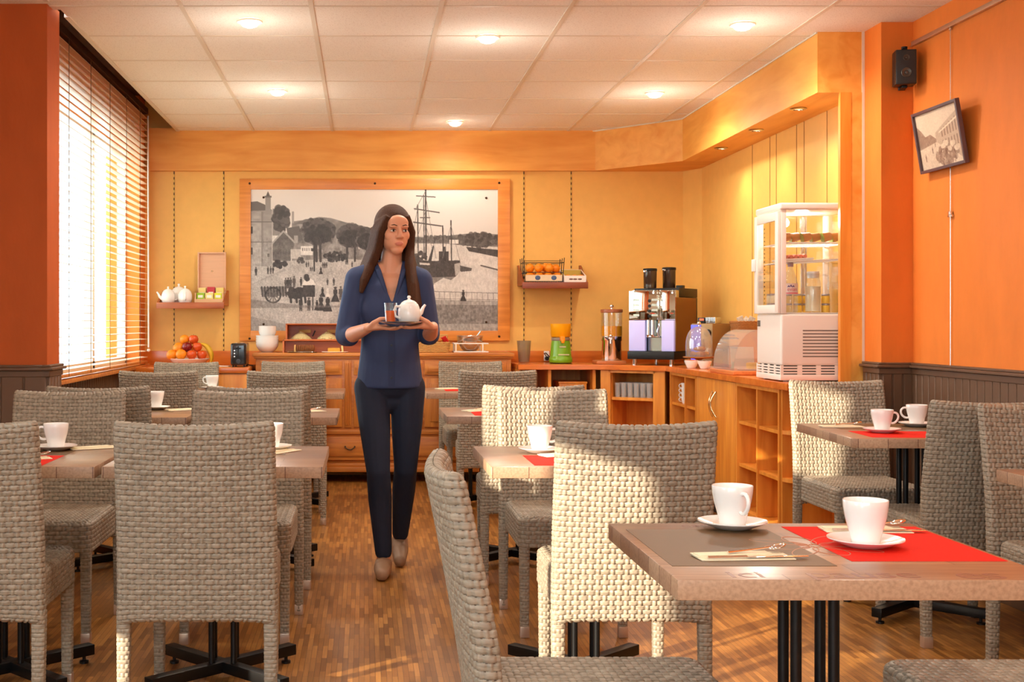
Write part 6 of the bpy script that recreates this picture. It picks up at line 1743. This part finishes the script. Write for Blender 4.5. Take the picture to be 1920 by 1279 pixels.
# milk carafe
mc = thing('milk_carafe', 'glass carafe of milk with a handle in the fridge', 'carafe', (FX + 0.012, FY - 0.085, fz + 0.3525))
M_CAR = thin_glass('carafe_glass', tint=(0.98, 0.98, 0.97), gloss=0.2, haze=0.04, edge=0.10)
MB().lathe([(0, 0.003), (0.036, 0), (0.040, 0.004), (0.041, 0.10), (0.040, 0.150), (0.034, 0.172), (0.032, 0.19), (0.036, 0.202), (0.0335, 0.202), (0.030, 0.19), (0.032, 0.172), (0.038, 0.148), (0.0385, 0.10), (0.037, 0.006), (0, 0.006)], 30).build('glass_body', M_CAR, mc, angle=60)
MB().lathe([(0, 0.0065), (0.0365, 0.0065), (0.038, 0.10), (0.0378, 0.135), (0, 0.135)], 28).build('milk', mat('milk', lin(250, 236, 200), 0.4), mc)
MB().lathe([(0, 0.178), (0.029, 0.178), (0.031, 0.2035), (0.031, 0.212), (0, 0.213)], 24).build('stopper', M_WHITEPL, mc)
MB().tube([(0.034, 0, 0.190), (0.058, 0, 0.196), (0.078, 0, 0.188), (0.080, 0, 0.150), (0.078, 0, 0.118)], 0.0055, 8).build('handle', M_CAR, mc)
# yogurt and jam jars at the back and on the door side
M_JAR = mat('jam_jar_yellow', lin(220, 176, 60), 0.3); M_JARL = mat('jar_lid_grey', lin(150, 146, 150), 0.3, metal=0.5); M_JARW = mat('pale_yogurt_jar', lin(236, 214, 180), 0.4, noise=0.25, nscale=60)
def jar(label, x, y, z, m, grp):
    t = thing('small_jar', label, 'jar', (x, y, z), 0, grp)
    MB().lathe([(0, 0.001), (0.020, 0), (0.022, 0.003), (0.022, 0.036), (0.019, 0.040), (0, 0.040)], 20).build('glass', m, t)
    MB().lathe([(0, 0.0405), (0.0215, 0.0405), (0.0215, 0.048), (0.020, 0.050), (0, 0.050)], 20).build('lid', M_JARL, t)
for lv in range(2):
    for k in range(5):
        jar('small jar with a grey lid behind the fridge bottle and carafe, %s row' % ('lower', 'upper')[lv], FX - 0.055 + 0.05 * k, FY + 0.10, fz + 0.3525 + 0.0505 * lv, M_JAR, '%s row of jars at the back of the fridge' % ('lower', 'upper')[lv])
    for k in range(3):
        jar('pale jar stacked by the fridge door, %s row' % ('lower', 'upper')[lv], FX - 0.150, FY - 0.02 + 0.055 * k, fz + 0.3525 + 0.0505 * lv, M_JARW, '%s row of pale jars by the fridge door' % ('lower', 'upper')[lv])

# ================================================================== RIGHT WALL: SPEAKER, PICTURE RAIL, PICTURE
spk = thing('loudspeaker', 'small black two-way loudspeaker on a bracket high on the orange pilaster', 'speaker', (2.592, 6.015, 2.302), R(-12))
MB().box(-0.047, 0.047, -0.045, 0.045, 0, 0.166, 0.006).build('cabinet', M_BLACK, spk)
MB().box(-0.043, 0.043, -0.0475, -0.0455, 0.004, 0.162, 0.001).build('front_baffle', mat('charcoal_baffle', lin(44, 42, 42), 0.6), spk)
M_CONE = mat('speaker_cone', lin(90, 84, 76), 0.35, metal=0.4)
for (z, r) in ((0.055, 0.024), (0.126, 0.015)):
    MB().lathe([(r, 0), (r * 0.9, 0.0035), (r * 0.78, 0.002), (r * 0.35, -0.001), (r * 0.3, 0.004), (0, 0.006)], 26, M=Matrix.Translation((0.0, -0.0476, z)) @ Matrix.Rotation(R(90), 4, 'X')).build('driver', M_CONE, spk)
w = MB(); w.box(-0.012, 0.012, -0.01, 0.064, -0.012, -0.001, 0.002).box(-0.012, 0.012, -0.01, 0.064, 0.167, 0.178, 0.002).box(-0.016, 0.016, 0.058, 0.066, -0.012, 0.178, 0.002).lathe([(0, 0), (0.014, 0), (0.014, 0.008), (0, 0.009)], 14, c=(0, 0, 0.178)); w.build('bracket', M_BLACKMET, spk)
rl = MB(); rl.box(WR - 0.016, WR - 0.0005, YF + 0.01, 6.085, 2.505, 2.528, 0.002).box(WR - 0.020, WR - 0.015, YF + 0.01, 6.085, 2.505, 2.509)
tag(rl.build('picture_rail', mat('aluminium_rail', lin(206, 178, 150), 0.35, metal=0.8)), 'grey metal picture rail along the top of the orange wall', 'rail')
wy = 2.65 * 2350 / 1094
pw = thing('hanging_cable', 'thin steel hanging cable running down the orange wall behind the small picture', 'cable', (2.662, wy, 2.507))
MB().tube([(0, 0, 0), (0, 0, -1.55)], 0.0017, 6).build('wire', M_STEEL, pw)
MB().box(-0.006, 0.006, -0.008, 0.008, -0.014, 0.0, 0.002).build('rail_hook', M_STEEL, pw)
MB().box(-0.006, 0.006, -0.012, 0.012, -0.855, -0.835, 0.002).box(-0.004, 0.006, -0.02, 0.02, -0.862, -0.852, 0.001).build('spare_hook', M_STEEL, pw)
sp = thing('framed_picture', 'small sepia street photograph in a dark frame, tilted forward on the orange wall', 'picture', (2.650, 5.71, 1.868), R(-90))
tl = Matrix.Rotation(R(9.5), 4, 'X')
hw, h = 0.222, 0.287
w = MB()
for (a, b_, c_, d_) in ((-hw, -hw + 0.014, 0, h), (hw - 0.014, hw, 0, h), (-hw + 0.014, hw - 0.014, 0, 0.014), (-hw + 0.014, hw - 0.014, h - 0.014, h)): w.box(a, b_, -0.018, 0.002, c_, d_, 0.002, M=tl)
w.build('frame', mat('dark_mauve_frame', lin(92, 70, 72), 0.35), sp)
MB().box(-hw + 0.01, hw - 0.01, -0.004, 0.0015, 0.01, h - 0.01, M=tl).build('backing', M_BROWN, sp)
pm = print_mesh('print', street(), 2 * (hw - 0.014), h - 0.028, (0.36, 0.22, 0.16), (0.98, 0.90, 0.78), print_material('sepia_paper', 0.4))
po = link_mesh('print', pm, sp, tl @ Vector((0, -0.0065, 0.0135)), (R(9.5), 0, 0))

# ================================================================== CEILING LAMPS
M_BULB = mat('glowing_lamp_glass', (1, 0.95, 0.88), 0.3, emit=(1.0, 0.86, 0.66), estr=22.0)
M_TRIM = mat('white_lamp_trim', lin(244, 232, 214), 0.3, metal=0.1)
def downlight(label, x, y, k=1.0):
    t = thing('ceiling_lamp', label, 'lamp', (x, y, CEIL - 0.0045), 0, 'recessed ceiling lamps')
    MB().lathe([(0.040, 0.0), (0.062, 0.0), (0.064, -0.004), (0.060, -0.008), (0.042, -0.009), (0.040, -0.006)], 32, closed=True).build('trim_ring', M_TRIM, t)
    MB().lathe([(0.0405, -0.006), (0.043, -0.014), (0.036, -0.024), (0.018, -0.031), (0, -0.033)], 28).build('lamp_glass', M_BULB, t, angle=80)
    l = bpy.data.lights.new('lamp_light', 'SPOT'); l.spot_size = R(165); l.spot_blend = 0.6; l.energy = LAMP_POWER * k; l.color = LAMP_COLOR; l.shadow_soft_size = 0.05
    o = bpy.data.objects.new('lamp_light', l); COL.objects.link(o); o.parent = t; o.location = (0, 0, -0.05)
    l = bpy.data.lights.new('added_ceiling_fill', 'POINT'); l.energy = LAMP_POWER * 0.075 * k; l.color = LAMP_COLOR; l.shadow_soft_size = 0.06  # extra unseen point light added below the lamp to brighten the ceiling
    o = bpy.data.objects.new('added_ceiling_fill', l); COL.objects.link(o); o.parent = t; o.location = (0, 0, -0.32)
downlight('lit ceiling lamp nearest the window blind', -0.554, 6.06)
downlight('lit ceiling lamp with a starburst, above the middle of the room', 0.630, 6.40)
downlight('lit ceiling lamp nearest the orange pilaster', 1.847, 6.12)
downlight('small lit ceiling lamp farther along the blind side', -0.545, 7.88)
downlight('small lit ceiling lamp above the angled soffit', 1.843, 7.95)
downlight('farthest small lit ceiling lamp, above the big photograph', 0.660, 9.10, 0.35)
# the same lamps continue over the nearer tables, above the top edge of the photo
for x in (-0.55, 0.65, 1.85):
    for y in (4.2, 2.4, 0.6, -1.2):
        downlight('lit ceiling lamp over the nearer tables, out of the picture', x, y, 0.36)
M_SPOT = mat('dark_chrome_spot', (0.5, 0.42, 0.3), 0.15, metal=1.0)
for k, (px, d, lab) in enumerate(((1497, 6.77, 'recessed spot in the wooden soffit right above the fridge'), (1418, 7.52, 'middle recessed spot in the wooden soffit'), (1352, 8.30, 'recessed spot in the wooden soffit nearest the corner'))):
    t = thing('soffit_spot', lab, 'lamp', ((px - 683) * d / 2350.0, d, SB - 0.0005))
    MB().lathe([(0.026, 0.0), (0.044, 0.0), (0.045, -0.004), (0.040, -0.007), (0.027, -0.008)], 28, closed=True).build('trim_ring', M_SPOT, t)
    MB().lathe([(0.026, -0.001), (0.020, -0.004), (0, -0.005)], 20).build('lamp_glass', mat('spot_glass_%d' % k, (0.9, 0.8, 0.6), 0.1, emit=(1, 0.8, 0.5), estr=1.0), t)
    l = bpy.data.lights.new('spot_light', 'SPOT'); l.energy = 6; l.color = (1.0, 0.78, 0.45); l.spot_size = R(110); l.spot_blend = 0.8; l.shadow_soft_size = 0.03
    o = bpy.data.objects.new('spot_light', l); COL.objects.link(o); o.parent = t; o.location = (0, 0, -0.02)
# ================================================================== THE WOMAN
WX, WY = 0.120, 5.90
per = thing('person', 'woman with long dark hair in a navy shirt and dark trousers, holding a plate', 'person', (WX, WY, 0))
M_SKIN = mat('warm_skin', lin(222, 158, 124), 0.5, noise=0.03, nscale=10)
M_SKIN.node_tree.nodes['Principled BSDF'].inputs['Subsurface Weight'].default_value = 0.08
M_SHIRT = mat('navy_cotton', lin(48, 62, 98), 0.75, noise=0.12, nscale=14, bump=0.9, bscale=9, stretch=(1.8, 1.8, 0.55))
M_JEANS = mat('dark_navy_denim', lin(26, 34, 54), 0.8, noise=0.15, nscale=30)
M_HAIR = mat('dark_brown_hair', lin(74, 44, 26), 0.6, spec=0.2, noise=0.45, nscale=50, stretch=(8, 8, 0.7), bump=0.5, bscale=60)
M_SHOE = mat('beige_shoe', lin(160, 124, 96), 0.5)

hipL, hipR = Vector((-0.085, 0.0, 0.86)), Vector((0.085, 0.01, 0.86))       # her right leg is on the viewer's left
kneeL, ankL = Vector((-0.055, -0.115, 0.475)), Vector((-0.030, -0.075, 0.085))
kneeR, ankR = Vector((0.075, 0.02, 0.475)), Vector((0.055, 0.215, 0.125))
shL, shR = Vector((-0.150, 0.0, 1.368)), Vector((0.142, 0.015, 1.362))
elL, wrL = Vector((-0.205, -0.02, 1.095)), Vector((-0.105, -0.235, 1.140))
elR, wrR = Vector((0.185, 0.02, 1.100)), Vector((0.190, -0.250, 1.145))
HEADC = Vector((0.018, -0.025, 1.590)); YAW = R(17)
HM = Matrix.Translation(HEADC) @ Matrix.Rotation(YAW, 4, 'Z') @ Matrix.Rotation(R(3), 4, 'X')

def hp(x, y, z): return HM @ Vector((x, y, z))
b = MB()
# pelvis, belly, chest
b.ball((0, 0.005, 0.88), (0.140, 0.094, 0.10)); b.ball((0, 0.0, 1.00), (0.126, 0.085, 0.12)); b.ball((0, 0.0, 1.10), (0.118, 0.080, 0.12))
b.ball((0, 0.0, 1.22), (0.136, 0.092, 0.13)); b.ball((0, 0.01, 1.33), (0.145, 0.085, 0.085))
for sx in (-1, 1): b.ball((sx * 0.060, -0.058, 1.235), (0.062, 0.052, 0.066)); b.ball((sx * 0.075, 0.065, 0.87), (0.07, 0.06, 0.085))
cap(b, shL, (-0.05, 0.005, 1.40), 0.048, 0.05); cap(b, shR, (0.05, 0.005, 1.40), 0.048, 0.05)
cap(b, (0, 0.012, 1.37), hp(0, 0.02, -0.09), 0.056, 0.048)
# legs
for (h_, k_, a_) in ((hipL, kneeL, ankL), (hipR, kneeR, ankR)):
    cap(b, h_, h_.lerp(k_, 0.45), 0.078, 0.068); cap(b, h_.lerp(k_, 0.45), k_, 0.068, 0.049)
    m_ = k_.lerp(a_, 0.32); m_ = m_ + Vector((0, 0.016, 0)); cap(b, k_, m_, 0.049, 0.050); cap(b, m_, a_, 0.050, 0.032)
# feet
toeL = Vector((-0.040, -0.235, 0.028)); cap(b, ankL + Vector((0, 0.02, -0.045)), toeL, 0.034, 0.024); cap(b, ankL, ankL + Vector((0, 0.02, -0.04)), 0.033, 0.034)
toeR = Vector((0.050, 0.085, 0.030)); cap(b, ankR + Vector((0, 0.03, -0.03)), toeR, 0.034, 0.024); cap(b, ankR, ankR + Vector((0, 0.03, -0.03)), 0.033, 0.034)
# arms
for (s_, e_, w_) in ((shL, elL, wrL), (shR, elR, wrR)):
    cap(b, s_, e_, 0.046, 0.036); f_ = e_.lerp(w_, 0.35); cap(b, e_, f_, 0.036, 0.036); cap(b, f_, w_, 0.036, 0.024)
# head: skull, jaw, chin, nose, cheeks, ears
def hb(c, r, rot=None): b.ball((0, 0, 0), r, M=HM @ Matrix.Translation(c), rot=rot, seg=28)
hb((0, 0.012, 0.030), (0.074, 0.094, 0.084)); hb((0, -0.020, -0.030), (0.060, 0.068, 0.070)); hb((0, -0.050, -0.082), (0.030, 0.030, 0.026))
hb((0, -0.046, -0.052), (0.044, 0.040, 0.036)); hb((0, -0.066, 0.040), (0.050, 0.022, 0.036))
for sx in (-1, 1):
    hb((sx * 0.034, -0.053, -0.016), (0.027, 0.023, 0.028)); hb((sx * 0.073, 0.005, -0.008), (0.009, 0.018, 0.028))
    hb((sx * 0.028, -0.078, 0.024), (0.021, 0.012, 0.008))
b.tube([hp(0, -0.082, 0.022), hp(0, -0.093, 0.0), hp(0, -0.103, -0.020)], [0.008, 0.010, 0.0125], 12)
hb((0, -0.100, -0.023), (0.015, 0.012, 0.009))
for sx in (-1, 1): hb((sx * 0.012, -0.092, -0.025), (0.008, 0.010, 0.007))
hb((0, -0.084, -0.0525), (0.020, 0.009, 0.0055)); hb((0, -0.081, -0.0605), (0.018, 0.010, 0.006))
# hands: palm, four fingers curled under the plate rim, thumb on top
def hand(w_, dirv, side):
    """dirv: from wrist to knuckles; side: -1 her hand on the viewer's left"""
    d = dirv.normalized(); up = Vector((0, 0, 1)); lat = d.cross(up).normalized(); up = lat.cross(d).normalized()
    k0 = w_ + d * 0.080
    for q in (-1, -0.33, 0.33, 1):                                  # palm: four metacarpals side by side
        cap(b, w_ + lat * 0.014 * q, k0 + lat * 0.026 * q, 0.015, 0.0125, 12)
    for i_, q in enumerate((-1, -0.33, 0.33, 1)):
        L = (0.036, 0.043, 0.046, 0.040)[i_] if side < 0 else (0.040, 0.046, 0.043, 0.036)[i_]
        p0 = k0 + lat * 0.0265 * q; p1 = p0 + d * L - up * L * 0.22; p2 = p1 + d * L * 0.62 - up * L * 0.04 - lat * 0.002 * q; p3 = p2 + d * L * 0.45 + up * L * 0.10
        cap(b, p0, p1, 0.0098, 0.0088, 10); cap(b, p1, p2, 0.0086, 0.0078, 10); cap(b, p2, p3, 0.0078, 0.0068, 10)
    inner = lat if lat.y < 0 else -lat                                # thumb leaves the side of the palm and lies over the rim
    t0 = w_ + d * 0.022 + inner * 0.020; t1 = w_ + d * 0.055 + inner * 0.034 + up * 0.020; t2 = w_ + d * 0.088 + inner * 0.026 + up * 0.036; t3 = w_ + d * 0.112 + inner * 0.016 + up * 0.037
    cap(b, t0, t1, 0.0150, 0.0118, 10); cap(b, t1, t2, 0.0115, 0.0100, 10); cap(b, t2, t3, 0.0098, 0.0082, 10)
hand(wrL, Vector((0.83, -0.55, 0.06)), -1)
hand(wrR, Vector((-0.86, -0.50, 0.06)), 1)
body = blob('body', b, 0.0042, [M_SKIN, mat('lip_rose', lin(204, 122, 100), 0.45)], per, smooth=3)
# lips coloured by a second material on the same surface
HMi = HM.inverted()
for p in body.data.polygons:
    c = HMi @ p.center
    if c.y < -0.070 and abs(c.x) < 0.0235 and -0.0705 < c.z < -0.0455 and (c.x / 0.0205) ** 2 + ((c.z + 0.0565) / 0.0095) ** 2 < 1: p.material_index = 1
M_EYEW = mat('eye_white', lin(236, 226, 216), 0.25); M_IRIS = mat('brown_iris', lin(52, 34, 24), 0.15); M_BROW = mat('brow_brown', lin(70, 46, 32), 0.7)
for sx in (-1, 1):
    e = MB(); e.ball((0, 0, 0), (0.0125, 0.0095, 0.0062), M=HM @ Matrix.Translation((sx * 0.0295, -0.0790, 0.0045))); e = e.build('eye', M_EYEW, per)
    MB().ball((0, 0, 0), (0.0052, 0.0025, 0.0052), M=HM @ Matrix.Translation((sx * 0.0295, -0.0876, 0.0045))).build('iris', M_IRIS, e)
    MB().tube([hp(sx * 0.017, -0.0835, 0.0080), hp(sx * 0.029, -0.0885, 0.0112), hp(sx * 0.042, -0.0800, 0.0070)], [0.0012, 0.0021, 0.0010], 8).build('upper_lash', M_BROW, per)
    MB().tube([hp(sx * 0.013, -0.0900, 0.0270), hp(sx * 0.028, -0.0900, 0.0320), hp(sx * 0.046, -0.0790, 0.0270)], [0.0018, 0.0022, 0.0010], 8).build('eyebrow', M_BROW, per)

# shirt: loose torso and sleeves rolled at the elbow, open V neck
b = MB()
b.lathe([(0, 0.858), (0.150, 0.858), (0.156, 0.866), (0.151, 0.93), (0.139, 1.02), (0.134, 1.09), (0.140, 1.17), (0.148, 1.26), (0.142, 1.34), (0.10, 1.40), (0, 1.41)], 40, M=Matrix.Diagonal((1, 0.74, 1, 1))); b.ball((0, 0.010, 1.335), (0.148, 0.098, 0.085))
for sx in (-1, 1): b.ball((sx * 0.058, -0.050, 1.232), (0.080, 0.062, 0.095))
cap(b, shL, (-0.05, 0.005, 1.402), 0.060, 0.060); cap(b, shR, (0.05, 0.005, 1.402), 0.060, 0.060)
for (s_, e_, w_) in ((shL, elL, wrL), (shR, elR, wrR)):
    cap(b, s_, e_.lerp(s_, 0.05), 0.062, 0.056); f_ = e_.lerp(w_, 0.16); cap(b, e_.lerp(s_, 0.05), f_, 0.055, 0.049)
def vneck(c):
    if c.z > 1.452: return True
    if c.z > 1.25 and c.y < 0.0:
        return abs(c.x - 0.008) < 0.062 * (c.z - 1.25) / 0.17
    return c.z > 1.425 and abs(c.x) < 0.062 and c.y < 0.03
shirt = blob('shirt', b, 0.0055, M_SHIRT, per, smooth=14, cut=vneck)
# collar flaps, placket and buttons
b = MB()
for sx in (-1, 1):
    pts = [(sx * 0.010 + 0.006, -0.100, 1.255), (sx * 0.036 + 0.006, -0.098, 1.335), (sx * 0.058 + 0.004, -0.074, 1.405), (sx * 0.070, -0.01, 1.440), (sx * 0.045, 0.052, 1.448), (0, 0.072, 1.446)]
    b.tube(pts, [0.006, 0.011, 0.014, 0.015, 0.014, 0.013], 8)
blob('collar', b, 0.004, M_SHIRT, shirt, smooth=2)

def front_y(ob, x, z, y0=-0.4):
    ok, loc, nrm, idx = ob.ray_cast(Vector((x, y0, z)), Vector((0, 1, 0)))
    return loc.y if ok else -0.1
bpy.context.view_layer.update()
pl_ = [(0.006, front_y(shirt, 0.006, z) - 0.0005, z) for z in np.linspace(0.872, 1.248, 24)]
b = MB()
for (x, y, z), (x2, y2, z2) in zip(pl_, pl_[1:]):
    yy = (y + y2) / 2; b.box(x - 0.015, x + 0.015, yy - 0.0012, yy + 0.004, z, z2 + 0.001)
b.build('placket', mat('navy_placket', lin(42, 54, 88), 0.75), shirt)
M_BTN = mat('dark_button', lin(28, 32, 46), 0.3)
for z in (0.91, 0.985, 1.06, 1.135, 1.205):
    MB().lathe([(0.0055, 0), (0.0055, 0.002), (0, 0.0022)], 12, M=Matrix.Translation((0.006, front_y(shirt, 0.006, z) - 0.002, z)) @ Matrix.Rotation(R(90), 4, 'X')).build('button', M_BTN, shirt)
# trousers
b = MB()
b.ball((0, 0.005, 0.872), (0.146, 0.102, 0.085)); b.ball((0, 0.01, 0.80), (0.10, 0.075, 0.062))
for sx in (-1, 1): b.ball((sx * 0.070, 0.060, 0.86), (0.072, 0.060, 0.086))
for (h_, k_, a_) in ((hipL, kneeL, ankL), (hipR, kneeR, ankR)):
    cap(b, h_, h_.lerp(k_, 0.45), 0.084, 0.074); cap(b, h_.lerp(k_, 0.45), k_, 0.074, 0.055)
    m_ = k_.lerp(a_, 0.32); m_ = m_ + Vector((0, 0.014, 0)); cap(b, k_, m_, 0.055, 0.056); cap(b, m_, a_.lerp(m_, 0.06), 0.056, 0.040)
blob('trousers', b, 0.0055, M_JEANS, per, smooth=4)
# shoes
for (a_, t_) in ((ankL, toeL), (ankR, toeR)):
    b = MB(); heel = a_ + (Vector((0, 0.025, -0.045)) if a_ is ankL else Vector((0, 0.035, -0.03)))
    cap(b, heel, heel.lerp(t_, 0.5) + Vector((0, 0, 0.004)), 0.041, 0.042); cap(b, heel.lerp(t_, 0.5), t_ + Vector((0, -0.012, 0.0)), 0.042, 0.030)
    zmin = 0.004
    sh = blob('shoe', b, 0.005, M_SHOE, per, smooth=3)
    for v in sh.data.vertices:
        if a_ is ankL and v.co.z < 0.004: v.co.z = 0.004
        if a_ is ankR:
            lo = 0.004 + max(0, (v.co.y - 0.10)) * 0.38
            if v.co.z < lo: v.co.z = lo

# hair: cap of hair, parted, falling over the shoulders
b = MB()
def hcap(c, r): b.ball((0, 0, 0), r, M=HM @ Matrix.Translation(c), seg=28)
hcap((0, 0.024, 0.038), (0.086, 0.100, 0.094)); hcap((0, 0.062, -0.02), (0.080, 0.066, 0.10))
g = np.random.default_rng(3)
def strand(p, r): b.tube([Vector(q) for q in p], r, 10)
for k in range(9):          # viewer's left curtain
    o = k / 8.0
    strand([hp(-0.045 - 0.030 * o, -0.055 + 0.060 * o, 0.072 - 0.03 * o), hp(-0.074 - 0.010 * o, -0.035 + 0.06 * o, 0.0), hp(-0.080 - 0.012 * o, -0.012 + 0.055 * o, -0.08),
            (-0.088 - 0.03 * o, -0.045 + 0.085 * o, 1.43), (-0.118 - 0.034 * o, -0.075 + 0.11 * o, 1.36), (-0.135 - 0.03 * o, -0.075 + 0.12 * o, 1.30 + 0.02 * g.random())], [0.018, 0.022, 0.024, 0.024, 0.020, 0.008])
for k in range(9):          # viewer's right curtain, falls to the chest
    o = k / 8.0
    strand([hp(0.045 + 0.026 * o, -0.050 + 0.060 * o, 0.076 - 0.03 * o), hp(0.078 + 0.004 * o, -0.030 + 0.06 * o, 0.0), hp(0.078 + 0.010 * o, -0.012 + 0.055 * o, -0.08),
            (0.090 + 0.018 * o, -0.060 + 0.08 * o, 1.43), (0.098 + 0.028 * o, -0.110 + 0.11 * o, 1.34), (0.104 + 0.03 * o, -0.128 + 0.10 * o, 1.25), (0.098 + 0.03 * o, -0.126 + 0.08 * o, 1.175 + 0.02 * g.random())], [0.016, 0.020, 0.022, 0.023, 0.023, 0.020, 0.007])
for k in range(7):          # back
    x = -0.06 + 0.02 * k; strand([hp(x, 0.085, 0.02), (x, 0.105, 1.45), (x * 1.2, 0.12, 1.32), (x * 1.25, 0.118, 1.22)], [0.03, 0.034, 0.028, 0.01])
def face_open(c):
    q = HMi @ c
    return q.y < -0.055 and abs(q.x) < 0.050 and -0.10 < q.z < 0.050
blob('hair', b, 0.0050, M_HAIR, per, smooth=2, cut=face_open)

# what she carries: each a thing of its own
PXc, PYc, PZc = WX + 0.045, WY - 0.335, 1.158
pl = MB(); pl.lathe([(0, 0.0), (0.06, 0.0), (0.075, 0.004), (0.098, 0.010), (0.100, 0.012), (0.097, 0.0125), (0.074, 0.0065), (0, 0.004)], 44)
tag(pl.build('serving_plate', mat('silver_plate', (0.8, 0.8, 0.8), 0.15, metal=0.9), None, (PXc, PYc, PZc)), 'round silvery plate held in the woman\'s hands', 'plate')
teapot('white teapot standing on the plate the woman carries', PXc + 0.034, PYc + 0.005, PZc + 0.0056, 1.04, 28, None)
gt = thing('juice_glass', 'clear glass of orange-red juice on the plate the woman carries', 'glass', (PXc - 0.048, PYc - 0.015, PZc + 0.0048))
MB().lathe([(0, 0.002), (0.020, 0.0), (0.024, 0.003), (0.030, 0.09), (0.0285, 0.09), (0.0225, 0.006), (0, 0.006)], 26).build('tumbler', M_GLASS, gt)
MB().lathe([(0, 0.0065), (0.0215, 0.0065), (0.0262, 0.055), (0, 0.055)], 26).build('juice', mat('orange_red_juice', lin(236, 96, 30), 0.2), gt)
